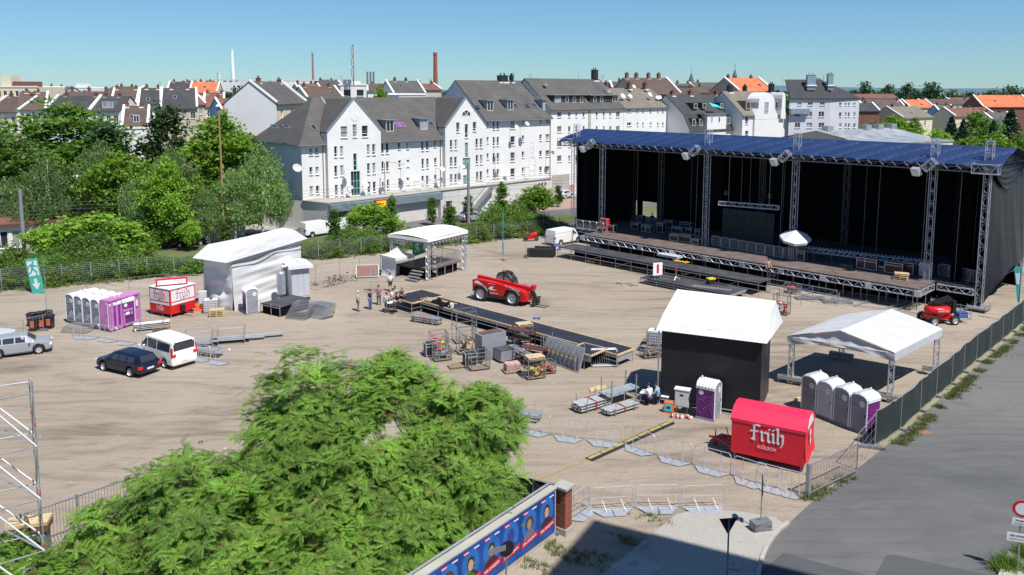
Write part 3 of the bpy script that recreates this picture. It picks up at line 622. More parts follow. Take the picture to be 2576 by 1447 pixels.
def house(name, label, fr, dep, e, r, wall, roof, rects=(), hipl=0, hipr=0, chim=(), ov=.4, base=0, bars=(2, 1), cat='house', group=None, oh=.15, sidew=(), chm=None, skyl=()):
 t = T(name, label, cat, (fr.A.x, fr.A.y, 0), fr.rz, group); L = fr.L
 mb = MB(); rs = wallholes(mb, 0, L, base, e, list(rects)); m = dep/2
 srs = []
 mb2 = MB(); srs = wallholes(mb2, 0, dep, base, e, list(sidew)) ; mb2.xf(Matrix.Translation((L, 0, 0)) @ Matrix.Rotation(PI/2, 4, 'Z'))
 mb._add(mb2.v, mb2.f)
 mb.poly([(L, dep, base), (0, dep, base), (0, dep, e), (L, dep, e)])
 if hipl: mb.poly([(0, dep, base), (0, 0, base), (0, 0, e), (0, dep, e)])
 else: mb.poly([(0, dep, base), (0, 0, base), (0, 0, e), (0, m, r-.05), (0, dep, e)])
 if not hipr: mb.poly([(L, 0, e), (L, dep, e), (L, m, r-.05)])
 mb.build('wall', wall, t)
 MB().bx(.3, L-.3, .3, dep-.3, base, e-.1).build('dark_interior', BLACKP, t) if False else None
 rb = MB(); gableroof(rb, L, dep, e, r, ov, oh, hipl, hipr); ro = rb.build('roof', roof, t)
 for q in rs: window(t, q, bars=bars if (q[2]-q[0]) > .85 else (1, bars[1]))
 if srs:
  ho = T('h', None, None); bpy.data.objects.remove(ho)
  for q in srs:
   o = window(t, q, bars=(1, 1)); o.location = (L-.10, (q[0]+q[2])/2, (q[1]+q[3])/2); o.rotation_euler = (0, 0, PI/2)
 for c in chim: chimney(t, c[0]*L, m+(c[1] if len(c) > 1 else 0), r, c[2] if len(c) > 2 else .7, c[3] if len(c) > 3 else 1.1, chm)
 for sx, sz in skyl:
  yy = m*(sz); zz = e+(r-e)*sz+.16; o = MB().box((0, 0, 0), (.8, 1.1, .08)).box((0, 0, .045), (.62, .9, .02), mi=1).build('skylight', [ZINC, GLASS], t, loc=(sx*L, yy, zz)); o.rotation_euler = (math.atan2(r-e, m), 0, 0)
 return t
# ---- the long white apartment block with two gables
FW = Fr((-28.49, 110.04), (6.66, 140.04)); DEP = 15; HM = DEP/2; BUL = .8
def fw(k, x, y, off=0): return FW.on(*cz(k, x, y), off)
e1 = fw('b', 1443, 1022, -.4)[1]+.25; r1 = fw('b', 1500, 590, HM)[1]; e3 = fw('c', 450, 795, -.4)[1]+.2; r3 = fw('c', 300, 420, HM)[1]
sg1a, sg1b = fw('b', 905, 1000, -BUL)[0], fw('b', 1443, 1000, -BUL)[0]; sg2a, sg2b = fw('b', 2088, 1000, -BUL)[0], fw('b', 2503, 1000, -BUL)[0]
ga1 = fw('b', 1172, 598, -BUL)[1]; ga2 = fw('b', 2290, 588, -BUL)[1]; sh1 = fw('b', 910, 935, -BUL)[1]; sh2 = fw('b', 2095, 885, -BUL)[1]
sAp1 = fw('b', 1175, 598, -BUL)[0]; sAp2 = fw('b', 2293, 588, -BUL)[0]; LW = FW.L; s3 = sg2b
bd = T('apartment_building', 'long white four storey apartment block with two pointed gables and grey tiled roof', 'building', (FW.A.x, FW.A.y, 0), FW.rz)
W_flat = [('b', 722, 1088, 760, 1160), ('b', 782, 1085, 820, 1160), ('b', 727, 1280, 758, 1355), ('b', 787, 1278, 820, 1352), ('e', 557, 428, 585, 485), ('e', 605, 425, 632, 485),
('b', 1447, 1043, 1472, 1145), ('b', 1494, 1040, 1522, 1142), ('b', 1613, 1033, 1640, 1102), ('b', 1700, 1030, 1724, 1098), ('b', 1848, 1022, 1874, 1115), ('b', 1896, 1018, 1922, 1112), ('b', 1976, 1015, 1998, 1078),
('b', 1450, 1225, 1475, 1325), ('b', 1497, 1222, 1524, 1322), ('b', 1618, 1212, 1645, 1283), ('b', 1702, 1207, 1728, 1275), ('b', 1852, 1197, 1877, 1295), ('b', 1899, 1193, 1924, 1290), ('b', 1978, 1187, 2003, 1255),
('e', 1112, 382, 1130, 450), ('e', 1150, 378, 1168, 448), ('e', 1237, 368, 1258, 418), ('e', 1300, 362, 1322, 416), ('e', 1415, 350, 1435, 418), ('e', 1450, 348, 1470, 415), ('e', 1512, 342, 1532, 400)]
W_b3 = []
for y0, y1, xx in ((816, 903, 0), (979, 1068, 1), (1141, 1230, 1), (1301, 1388, 1)):
 for a, b, t_, sh in ((127, 147, 0, 1), (188, 210, 0, 0), (228, 251, -2, 0), (365, 409, -8, 0), (479, 503, -16, 1), (655, 680, -25, 1), (718, 756, -29, 1)):
  W_b3.append(('c', a, y0+t_, b, (y0+(y1-y0)*(.68 if sh else 1))+t_))
def rct(l, off=0):
 out = []
 for k, x0, y0, x1, y1 in l:
  a = fw(k, x0, (y0+y1)/2, off)[0]; b = fw(k, x1, (y0+y1)/2, off)[0]; t_ = fw(k, (x0+x1)/2, y0, off)[1]; q = fw(k, (x0+x1)/2, y1, off)[1]; out.append((a, q, b, t_))
 return out
RF = rct(W_flat); R3 = rct(W_b3)
mb = MB(); P0 = 3.9
rr = []
for a, b, top, rs in ((0, sg1a, e1, RF), (sg1b, sg2a, e1, RF), (s3, LW, e3, R3)): rr += wallholes(mb, a, b, P0-3.9, top, rs)
mb.poly([(0, DEP, 0), (0, 0, 0), (0, 0, e1), (0, DEP, e1)]); mb.poly([(LW, DEP, 0), (0, DEP, 0), (0, DEP, e1), (LW, DEP, e1)])
mb.poly([(LW, 0, 0), (LW, DEP, 0), (LW, DEP, e3), (LW, HM, r3-.05), (LW, 0, e3)]); mb.poly([(s3, DEP, e1), (s3, 0, e1), (s3, 0, e3), (s3, HM, r3-.05), (s3, DEP, e3)]); mb.poly([(LW, DEP, e1), (s3, DEP, e1), (s3, DEP, e3), (LW, DEP, e3)])
W_g1 = [('b', 1040, 872, 1106, 985), ('b', 1160, 853, 1200, 980), ('b', 1253, 865, 1313, 978), ('b', 975, 1072, 1006, 1180), ('b', 1034, 1070, 1066, 1178), ('b', 1302, 1053, 1332, 1160), ('b', 1356, 1050, 1388, 1158),
('b', 977, 1266, 1008, 1375), ('b', 1036, 1262, 1068, 1368), ('b', 1305, 1243, 1335, 1350), ('b', 1359, 1238, 1390, 1345), ('e', 751, 418, 775, 498), ('e', 795, 415, 818, 498), ('e', 1001, 395, 1025, 478), ('e', 1043, 393, 1065, 470)]
S_g1 = [('e', 893, 178, 919, 308), ('e', 875, 314, 945, 500)]
W_g2 = [('b', 2200, 833, 2232, 930), ('b', 2286, 850, 2318, 985), ('b', 2366, 828, 2400, 920), ('b', 2136, 1008, 2162, 1105), ('b', 2182, 1006, 2207, 1105), ('b', 2393, 995, 2418, 1088), ('b', 2436, 993, 2462, 1086),
('b', 2136, 1180, 2162, 1275), ('b', 2180, 1178, 2205, 1272), ('b', 2395, 1160, 2420, 1252), ('b', 2437, 1158, 2462, 1250), ('e', 1634, 337, 1654, 403), ('e', 1668, 335, 1688, 400), ('e', 1834, 318, 1852, 382), ('e', 1862, 314, 1882, 382)]
S_g2 = [('e', 1748, 95, 1772, 208), ('e', 1732, 212, 1788, 302), ('e', 1735, 345, 1762, 415)]
S_b3 = [('c', 570, 1035, 598, 1183), ('c', 551, 1189, 612, 1372)]
R3s = rct(S_b3)
for a, b, ap, sap, sh, W_, S_ in ((sg1a, sg1b, ga1, sAp1, sh1, W_g1, S_g1), (sg2a, sg2b, ga2, sAp2, sh2, W_g2, S_g2)):
 rs = rct(W_, -BUL); ss = rct(S_, -BUL); mid = (a+b)/2; low = [q for q in rs+ss if q[3] < sh+.3]; up = [q for q in rs if q[3] >= sh+.3]
 wallholes(mb, a, b, 0, sh, [q for q in rs+ss], -BUL)
 cx = sorted(set([a, mid, b]+[v for q in up for v in (q[0], q[2])]))
 hh = lambda x: sh+(ap-sh)*(1-abs(x-mid)/((b-a)/2))
 for x0, x1 in zip(cx, cx[1:]):
  hit = [q for q in up if q[0]-1e-3 <= (x0+x1)/2 <= q[2]+1e-3]; z = sh
  if hit:
   q = hit[0]
   if q[1] > z: mb.poly([(x0, -BUL, z), (x1, -BUL, z), (x1, -BUL, q[1]), (x0, -BUL, q[1])])
   z = max(z, q[3])
  mb.poly([(x0, -BUL, z), (x1, -BUL, z), (x1, -BUL, hh(x1)), (x0, -BUL, hh(x0))])
 mb.poly([(a, 1, 0), (a, -BUL, 0), (a, -BUL, sh), (a, 1, sh)]); mb.poly([(b, -BUL, 0), (b, 1, 0), (b, 1, sh), (b, -BUL, sh)])
 for q in rs: window(bd, q, -BUL, bars=(2 if q[2]-q[0] > 1.3 else 1, 2))
 for q in ss: window(bd, q, -BUL, fm=MINT, bars=(1 if q[2]-q[0] < 1.4 else 3, 3), sill=False)
 for x0, x1 in ((a, mid), (b, mid)):
  mb2 = MB(); mb2.beam((x0, -BUL+.12, sh+.06), (x1, -BUL+.12, ap+.08), .42, .12); mb2.build('gable_coping', ZINC, bd)
 yb = HM*(min(ap, r1)-e1)/(r1-e1)
 mr = MB(); mr.ext([(a-.1, -BUL+.3, sh-.1), (mid, -BUL+.3, ap-.1), (mid, yb+1.5, ap-.1), (a-.1, 1.0, sh-.1)], (0, 0, .12)); mr.ext([(mid, -BUL+.3, ap-.1), (b+.1, -BUL+.3, sh-.1), (b+.1, 1.0, sh-.1), (mid, yb+1.5, ap-.1)], (0, 0, .12)); mr.build('cross_roof', ROOFG, bd)
mb.build('wall', WHITEWALL, bd)
for q in rr: window(bd, q, bars=(2 if q[2]-q[0] > 1.2 else 1, 2))
for q in R3s: o = window(bd, q, -.10, fm=MINT, bars=(1 if q[2]-q[0] < 1.4 else 3, 3), sill=False)
c_ = fw('b', 1183, 775, -BUL); MB().lathe([(.62, -.04), (.62, .05), (.5, .05), (.5, .0), (1e-4, .0)], n=20, axis='y').build('round_niche', [WHITEWALL], bd, loc=(c_[0], -BUL, c_[1]))
c_ = fw('b', 2298, 765, -BUL); mb = MB(); pts = [(.9*cos(PI*i/12), 0, .9*sin(PI*i/12)) for i in range(13)]; mb.ext(pts, (0, -.05, 0)); o = mb.build('half_round_window', FRAMEW, bd, loc=(c_[0], -BUL-.002, c_[1]))
mb = MB()
for k in range(3):
 A0, A1 = PI*k/3+.07, PI*(k+1)/3-.07; mb.ext([(.1*cos((A0+A1)/2), 0, .06+.1*sin((A0+A1)/2))]+[(.8*cos(A0+(A1-A0)*i/4), 0, .03+.8*sin(A0+(A1-A0)*i/4)) for i in range(5)], (0, -.02, 0))
mb.build('pane', GLASS, o, loc=(0, -.052, 0))
mb = MB(); s_ = (r1-e1)/HM; eo = e1-s_*.5; HPL = 5.6
mb.ext([(-.5, -.5, eo), (s3, -.5, eo), (s3, HM, r1), (HPL, HM, r1)], (0, 0, .15)); mb.ext([(s3, DEP+.5, eo), (-.5, DEP+.5, eo), (HPL, HM, r1), (s3, HM, r1)], (0, 0, .15)); mb.ext([(-.5, DEP+.5, eo), (-.5, -.5, eo), (HPL, HM, r1)], (0, 0, .15))
gableroof(mb, LW, DEP, e3, r3, .5, .1, x0=s3+.1)
mb.build('roof', ROOFG, bd)
mb = MB()
mb.beam((-.55, -.6, eo+.05), (sg1a, -.6, eo+.05), .14, .12).beam((sg1b, -.6, eo+.05), (sg2a, -.6, eo+.05), .14, .12).beam((s3, -.6, e3-.4), (LW, -.6, e3-.4), .14, .12).beam((-.6, -.55, eo+.05), (-.6, DEP+.5, eo+.05), .14, .12)
mb.build('gutter', ZINC, bd)
mb = MB()
for s, y, z in ((sg1a-.35, -.12, e1), (sg2a-.4, -.12, e1), (LW-.2, -.12, e3)): mb.tube((s, y, z), (s, y, 3.9), .05, 6)
mb.build('downpipe', RUST, bd)
for s in (fw('b', 845, 600, HM)[0], fw('b', 1985, 580, HM)[0]):
 MB().beam((s, 0, e1+.3), (s, HM, r1+.22), .3, .12).build('fire_wall_coping', ZINC, bd)
for s, w_ in ((fw('c', 285, 400, HM)[0], 1.9), (fw('c', 375, 400, HM)[0], .5)): chimney(bd, s, HM, r3, w_, .9, BLACKP)
def roofpt(k, x, y, e, r):
 lo, hi = -.5, HM
 for _ in range(30):
  m_ = (lo+hi)/2; s, z = fw(k, x, y, m_)
  if z > e+(r-e)*m_/HM: lo = m_
  else: hi = m_
 return s, m_, z
def dormer(k, x0, y0, x1, y1, e, r, left=1.0):
 s0, yy, z0 = roofpt(k, x0, y1, e, r); s1 = roofpt(k, x1, y1, e, r)[0]; z1 = z0+1.75; sl_ = (r-e)/HM; yb = yy+(z1-z0)/sl_
 mb = MB(); mb.ext([(s0-.1, yy, z0-.2), (s0-.1, yy, z1), (s0-.1, yb, z1)], (s1-s0+.2, 0, 0)); d_ = mb.build('dormer', ZINC, bd)
 MB().bx(s0-.3, s1+.25, yy-.3, yb, z1, z1+.09).build('dormer_roof', ZINC, d_); o = window(bd, (s0, z0+.1, s1, z1-.12), yy-.14, .12, bars=(2, 1), sill=False)
for a in (('b', 1497, 835, 1570, 930, e1, r1), ('b', 1840, 820, 1908, 912, e1, r1), ('c', 130, 640, 190, 722, e3, r3), ('c', 335, 632, 390, 715, e3, r3), ('c', 690, 632, 724, 712, e3, r3)): dormer(*a)
PURG = M('purple_blind', (.20, .05, .22), .4, var=.0)
def skylight(k, x, y, e, r, mat=None, w_=.8, tilt=0):
 s, yy, z = roofpt(k, x, y, e, r); o = MB().box((0, 0, 0), (w_, 1.15, .1)).box((0, 0, .055), (w_-.16, .98, .02), mi=1).build('skylight', [ZINC, mat or GLASS], bd, loc=(s, yy, z+.24)); o.rotation_euler = (math.atan2(r-e, HM)-tilt, 0, 0)
for a in (('b', 375, 890, e1, r1, None, .8, .3), ('b', 495, 890, e1, r1, None, .8, .3), ('b', 768, 897, e1, r1), ('b', 1610, 875, e1, r1, PURG), ('b', 1658, 875, e1, r1, PURG), ('b', 1948, 862, e1, r1), ('b', 2410, 690, e3, r3, None, .8, .35), ('c', 415, 678, e3, r3), ('c', 530, 672, e3, r3, None, .8, .35), ('c', 600, 672, e3, r3)): skylight(*a)
FP = Fr((-24.41, 107.3), (6.7, 138.2)); PH = 4.0
pd = T('shop_podium', 'low pale podium with shops and grey metal fascia running under the white apartment block', 'building', (FP.A.x, FP.A.y, 0), FP.rz)
def fp(k, x, y, off=0): return FP.on(*cz(k, x, y), off)
sf = fp('e', 1555, 510)[0]; sb = fp('e', 1240, 600)[0]
mb = MB()
q1 = FP.w(0, 0); cn = lambda p: ((Vector((p[0], p[1], 0))-FP.A).dot(FP.u), (Vector((p[0], p[1], 0))-FP.A).dot(FP.n))
ca = cn(FW.w(-.02, 0)); cb = cn(FW.w(-.02, 7)); cc = cn(FW.w(LW, 0))
shopr = [(fp('e', 775, 690)[0], .35, fp('e', 888, 690)[0], 2.7), (sf+1.2, .1, sf+2.4, 2.3)]
rs = wallholes(mb, 0, FP.L, 0, PH-.02, shopr, 0, .3)
for p, q in (((ca[0], ca[1]), (0, 0)), ((cb[0]-3, cb[1]), ca), ((FP.L, 0), (FP.L, 5))): mb.poly([(p[0], p[1], 0), (q[0], q[1], 0), (q[0], q[1], PH-.02), (p[0], p[1], PH-.02)])
mb.build('wall', SLABW, pd)
mb = MB(); mb.ext([(-.15, -.15, PH), (FP.L, -.15, PH), (FP.L, 4, PH), (cc[0], cc[1]+.1, PH), (ca[0], ca[1]+.1, PH), (ca[0]-.2, ca[1]-.1, PH)], (0, 0, .10)); mb.build('roof_edge', CONC, pd)
mb = MB(); mb.bx(-.1, sf, -.75, -.02, 2.85, 3.85); mb.build('fascia', ZINC, pd)
mb = MB()
for i in range(int(sf/1.4)): mb.bx(i*1.4+.68, i*1.4+.71, -.775, -.75, 2.87, 3.83)
mb.build('fascia_seams', STEELD, pd)
for q in rs: window(pd, q, 0, .3, bars=(3 if q[2]-q[0] > 2 else 1, 1), sill=False)
MB().bx(-.05, .5, -.7, 0, 0, 2.85).build('corner_pillar', CONC, pd); MB().bx(sf-.4, sf, -.7, 0, 0, 2.85).build('corner_pillar', SLABW, pd)
mb = MB()
for z in (.95, 1.95, 2.95):
 mb.bx(sf+.1, FP.L-.5, -.012, 0, z-.02, z+.02)
for i in range(9): x = sf+1+i*(FP.L-sf)/9; mb.bx(x-.02, x+.02, -.014, 0, .1, 3.9)
mb.build('panel_joints', CONC, pd)
sA = fp('e', 1025, 565); sB = fp('e', 1120, 565)
sg = T('shop_sign', 'yellow illuminated shop sign with red border on the grey fascia', 'sign', FP.w((sA[0]+sB[0])/2, -.95, 3.25), FP.rz)
wS = (sB[0]-sA[0])*.95
MB().bx(-wS/2, wS/2, -.1, .18, -.62, .62).build('sign_box', RED, sg); MB().bx(-wS/2+.2, wS/2-.2, -.13, -.1, -.45, .45).build('sign_face', M('sign_yellow', (.92, .62, .02), .4, var=.02), sg)
MB().bx(-wS/2+.7, -.1, -.15, -.131, -.12, .14).bx(.2, wS/2-.7, -.15, -.131, -.12, .14).build('lettering', RED, sg)
vt = MB()
for k in range(3): x = fp('e', 2316+k*24, 425)[0]; vt.lathe([(.2, 0), (.2, -.15), (.14, -.15), (.14, 0)], (x, 0, 3.3), 10, 'y')
vt.build('vent', STEELD, pd)
mb = MB(); xs = fp('e', 1800, 520)[0]
mb.beam((xs, -.5, .6), (xs+4.2, -.5, 3.9), .9, .18)
for k in range(2): mb.tube((xs, -.05-.9*k, 1.6), (xs+4.2, -.05-.9*k, 4.9), .03, 4)
mb.build('outside_stair', STEELD, pd)
DL = M('dish_light_grey', (.50, .51, .53), .5, var=.03); DD = M('dish_dark_grey', (.12, .13, .14), .5, var=.03); DW = M('dish_white', (.80, .80, .80), .5, var=.02); DP = M('dish_pale_pink', (.62, .42, .44), .5, var=.02)
for k, x, y, r, m_, lb in [('e', 845, 315, 20, DL, 'grey dish left of the mint stair window of the first gable'), ('e', 872, 438, 17, DL, 'grey dish low beside the mint stair window'), ('e', 860, 490, 19, DP, 'pinkish dish just above the podium roof by the first gable'), ('e', 728, 515, 14, DL, 'small grey dish on the podium edge at its left end'), ('e', 988, 420, 22, DW, 'white dish right of the lowest mint window'), ('e', 1113, 457, 18, DD, 'dark dish on the podium roof right of the first gable'), ('e', 1120, 385, 14, DW, 'small white dish beside a window right of the first gable'), ('e', 1302, 262, 22, DL, 'large grey dish high between the two gables'), ('e', 1300, 397, 20, DL, 'grey dish on the lowest storey between the gables'), ('e', 1410, 397, 18, DL, 'grey dish left of the paired lowest windows'), ('e', 1502, 380, 17, DL, 'grey dish before a single low window left of the second gable'), ('e', 1573, 298, 20, DW, 'white dish on the corner of the second gable'), ('e', 1568, 382, 20, DD, 'dark dish on the podium roof left of the second gable'), ('e', 1730, 278, 16, DW, 'white dish by the mint window of the second gable'), ('e', 2258, 287, 20, DW, 'white dish on the right mint stair window'), ('e', 2420, 173, 16, DD, 'dark dish on the downpipe at the right end of the white block'),
('c', 530, 848, 25, DL, 'grey dish under the eaves near the right end of the white block'), ('c', 425, 877, 20, DW, 'white dish under the eaves right of the second gable'), ('c', 265, 1018, 18, DW, 'white dish on the third storey right of the second gable'), ('c', 280, 1180, 18, DW, 'white dish on the second storey right of the second gable'), ('c', 287, 1328, 22, DW, 'white dish on the lowest storey right of the second gable'), ('c', 307, 1398, 24, DD, 'dark dish standing on the podium roof towards its right end')]:
 X, Y = cz(k, x, y); s, z = FW.on(X, Y, -1.7); sc_ = CR[k][2]; dish(FW, s, -1.7, z, r/sc_/FPX*FW.w(s).y*1.02, m_, lb)
X, Y = cz('e', 458, 293); FE = Fr(FW.w(0, 12)[:2], FW.w(0, 0)[:2]); s, z = FE.on(X, Y, -1.2); dish(FE, s, -1.2, z, .62, DL, 'grey dish on a long bent arm at the left end wall of the white block')
# ---- neighbours to the right
def fx(a, Ya, b, Yb): return Fr(gp(a, Ya), gp(b, Yb))
def rowr(fr, k, rows, cols):
 out = []
 for y0, y1 in rows:
  for a, b in cols: s0 = fr.on(*cz(k, a, y0))[0]; s1, _ = fr.on(*cz(k, b, y0)); z1 = fr.on(*cz(k, (a+b)/2, y0))[1]; z0 = fr.on(*cz(k, (a+b)/2, y1))[1]; out.append((s0, z0, s1, z1))
 return out
FB = Fr(FW.w(LW+.05, .3)[:2], gp(1570, 224)); eB = FB.on(*cz('c', 1150, 690), -.4)[1]; rB = FB.on(*cz('c', 900, 402), 6)[1]
rB_ = rowr(FB, 'c', ((725, 780), (870, 930), (1020, 1078), (1165, 1225)), ((835, 878), (945, 968), (1018, 1036), (1090, 1110), (1223, 1241), (1293, 1311), (1358, 1377), (1425, 1462)))
hB = house('apartment_building', 'five storey pale building with a long dark dormer band in its grey roof', FB, 12, eB, rB, WHITEWALL, ROOFG, rB_, chim=((.93, 0, 1.3, 1.8),), chm=BLACKP, cat='building')
def band(t, fr, k, x0, y0, x1, y1, e, r, dep, wins, mat, wy0, wy1):
 lo, hi = -.4, dep/2
 for _ in range(30):
  m_ = (lo+hi)/2; s, z = fr.on(*cz(k, (x0+x1)/2, y1), m_)
  if z > e+(r-e)*m_/(dep/2): lo = m_
  else: hi = m_
 z1 = fr.on(*cz(k, (x0+x1)/2, y0), m_)[1]; a = fr.on(*cz(k, x0, y1), m_)[0]; b = fr.on(*cz(k, x1, y1), m_)[0]; sl_ = (r-e)/(dep/2); yb = min(m_+(z1-z)/sl_, dep/2)
 mb = MB(); mb.ext([(a, m_, z-.1), (a, m_, z1), (a, yb, z1)], (b-a, 0, 0)); d_ = mb.build('dormer', mat, t); MB().bx(a-.3, b+.3, m_-.4, yb+.1, z1, z1+.1).build('dormer_roof', ZINC, d_)
 for c, d in wins: w0 = fr.on(*cz(k, c, y1), m_)[0]; w1 = fr.on(*cz(k, d, y1), m_)[0]; za = fr.on(*cz(k, c, wy1), m_)[1]; zb = fr.on(*cz(k, c, wy0), m_)[1]; window(t, (w0, za, w1, zb), m_-.14, .12, bars=(2 if w1-w0 > 1.4 else 1, 1), sill=False)
band(hB, FB, 'c', 795, 560, 1108, 640, eB, rB, 12, ((808, 868), (915, 945), (988, 1018), (1060, 1090)), ROOFD, 575, 632)
band(hB, FB, 'c', 1165, 562, 1442, 640, eB, rB, 12, ((1193, 1222), (1262, 1290), (1385, 1435)), ROOFD, 573, 628)
MB().bx(FB.on(*cz('c', 1143, 800))[0], FB.on(*cz('c', 1170, 800))[0], -.05, .02, 8, eB-.1).build('stair_strip', CONC, hB)
MB().bx(.3, 6.5, -.03, .02, 0, 2.2).build('base_band', M('salmon_render', (.50, .22, .18), .85, var=.08), hB); MB().bx(.6, 5.2, -.05, .0, 0, 4.2).build('passage', CONC, hB)
FC = Fr(FB.w(FB.L+.05)[:2], gp(1693, 241)); eC = FC.on(*cz('c', 1750, 680), -.4)[1]; rC = FC.on(*cz('c', 1600, 495), 6)[1]
hC = house('apartment_building', 'lower white building with brown mossy roof and white dishes right of the dormer building', FC, 12, eC, rC, WHITEWALL, ROOFM, rowr(FC, 'c', ((693, 728), (833, 866)), ((1535, 1578), (1632, 1648), (1688, 1704), (1762, 1782), (1838, 1852), (1886, 1902), (1942, 1958))), chim=((.05, -1), (.5, -1), (.83, -1)), cat='building')
for x, y, r, lb in ((1490, 570, 26, 'left dish of the pair on the mossy brown roof'), (1562, 572, 24, 'right dish of the pair on the mossy brown roof'), (1763, 555, 24, 'white dish on the right half of the mossy brown roof'), (1838, 587, 22, 'left of two touching dishes at the right end of the mossy roof'), (1862, 582, 22, 'right of two touching dishes at the right end of the mossy roof'), (1602, 475, 20, 'white dish on the ridge chimney of the mossy roof')):
 s, z = FC.on(*cz('c', x, y), 1.8); dish(FC, s, 1.8, z, r/3.963/FPX*165, DW, lb, wall=False, pole=1.0)
s, z = FB.on(*cz('c', 1300, 500), 4); dish(FB, s, 3.2, z-.4, .75, DD, 'dark dish on the roof of the dormer building near its chimney', wall=False, pole=1); s, z = FB.on(*cz('c', 712, 455), 4); dish(FB, s, 4, z, .45, DD, 'small dark dish at the left end of the dormer building roof', wall=False, pole=1)
FD = fx(1737, 232, 1870, 246); eD = FD.on(*cz('c', 2350, 905), -.3)[1]; mD = FD.on(*cz('c', 2300, 750), 1.6)[1]; rD = FD.on(*cz('c', 2200, 558), 6.5)[1]
hD = T('apartment_building', 'white house with two dormer rows in a dark mansard roof', 'building', (FD.A.x, FD.A.y, 0), FD.rz); L = FD.L
mb = MB(); rs = wallholes(mb, 0, L, 0, eD, rowr(FD, 'd', ((715, 740),), ((190, 212), (245, 262), (338, 360)))); mb.poly([(0, 13, 0), (0, 0, 0), (0, 0, eD), (0, 1.6, mD), (0, 6.5, rD), (0, 11.4, mD), (0, 13, eD)]); mb.poly([(L, 0, 0), (L, 13, 0), (L, 13, eD), (L, 11.4, mD), (L, 6.5, rD), (L, 1.6, mD), (L, 0, eD)])
x0, x1 = FD.on(*cz('d', 115, 640))[0], FD.on(*cz('d', 262, 640))[0];
mb.bx(x0, x1, -.25, 1.5, 0, mD+.1); mb.build('wall', WHITEWALL, hD)
for q in rs: window(hD, q)
mb = MB()
for a, b, c, d in ((-.4, eD-.4, 1.6, mD), (1.6, mD, 6.5, rD)): mb.ext([(-.2, a, b), (L+.2, a, b), (L+.2, c, d), (-.2, c, d)], (0, 0, .14)); mb.ext([(L+.2, 13-a, b), (-.2, 13-a, b), (-.2, 13-c, d), (L+.2, 13-c, d)], (0, 0, .14))
mb.build('roof', ROOFD, hD)
for (xa, xb, y0, y1, off) in [(8, 30, 618, 668, .25), (62, 88, 618, 668, .25), (272, 302, 605, 655, .25), (322, 358, 605, 650, .25), (20, 46, 498, 535, 2.2), (88, 112, 496, 533, 2.2), (225, 248, 496, 533, 2.2), (285, 307, 496, 533, 2.2), (160, 172, 600, 640, -.5), (218, 230, 600, 640, -.5)]:
 a = FD.on(*cz('d', xa, y0), off)[0]; b = FD.on(*cz('d', xb, y0), off)[0]; z1 = FD.on(*cz('d', xa, y0), off)[1]; z0 = FD.on(*cz('d', xa, y1), off)[1]
 if off > -.2 : MB().bx(a-.2, b+.2, off+.05, off+2.2, z0-.2, z1+.18).build('dormer', ROOFD, hD)
 window(hD, (a, z0, b, z1), off-.1 if off > -.2 else -.37, .1, bars=(3 if b-a > 1.5 else 1, 1), sill=False)
mb = MB(); zt = mD+.1; mb.bx(x0-1.2, x1+.3, -.6, 1.4, zt, zt+.1)
for i in range(22): x = x0-1.2+i*(x1-x0+1.5)/21; mb.tube((x, -.55, zt), (x, -.55, zt+1), .02, 4)
mb.beam((x0-1.2, -.55, zt+1), (x1+.3, -.55, zt+1), .06, .05); mb.build('balcony', STEELD, hD)
MB().ext([((x0+x1)/2-1.6, -.3, zt+1.5), ((x0+x1)/2+1.4, -.3, zt+1.15), ((x0+x1)/2+1.6, 1.2, zt+1.7), ((x0+x1)/2-.8, 1.2, zt+2.2)], (0, 0, .05)).build('awning', CYAN, hD)
for c in (.12, .45, .95): chimney(hD, c*L, 6.5, rD, .8, .7)
FE2 = fx(1870, 240, 1987, 252); eE = FE2.on(*cz('d', 480, 582), -.3)[1]; rE = FE2.on(*cz('d', 500, 405), 5.5)[1]
hE = house('apartment_building', 'ornate white house with a rounded white gable rising through its grey roof', FE2, 11, eE, rE, WHITEWALL, ROOFM, rowr(FE2, 'd', ((597, 655), (707, 752)), ((418, 442), (488, 513), (552, 565), (597, 612), (630, 650), (748, 762))), chim=((.15, 0, 1.2, 1.2), (.55, 1), (.97, -1, 1.2, 1.6)), chm=BLACKP, cat='building', bars=(1, 2))
cx_, _ = FE2.on(*cz('d', 583, 500), -.4); zt = FE2.on(*cz('d', 583, 412), -.4)[1]; wv = 3.6
mb = MB(); pts = [(-wv, 0, eE-1)]+[(-wv+.0, 0, eE-.2), (-wv*.72, 0, eE+1.2), (-wv*.7, 0, zt-2.0)]+[(-wv*.7*cos(PI*i/8), 0, zt-2+2*sin(PI*i/8)) for i in range(1, 8)]+[(wv*.7, 0, zt-2.0), (wv*.72, 0, eE+1.2), (wv, 0, eE-.2), (wv, 0, eE-1)]
mb.ext(pts, (0, 3.2, 0)); g_ = mb.build('curved_gable', WHITEWALL, hE, loc=(cx_, -.45, 0)); window(hE, (cx_-.7, eE+.3, cx_+.5, eE+2.6), -.6, .1, bars=(2, 2), sill=False)
mb = MB(); mb.bx(-wv, wv, 0, .4, 0, eE-1); mb.build('bay_front', WHITEWALL, hE, loc=(cx_, -.42, 0))
c2 = FE2.on(*cz('d', 712, 500), -.4)[0]; mb = MB(); mb.ext([(p[0]*.22, 0, p[2]) for p in pts], (0, 3, 0)); mb.build('curved_gable', WHITEWALL, hE, loc=(c2, -.5, 0))
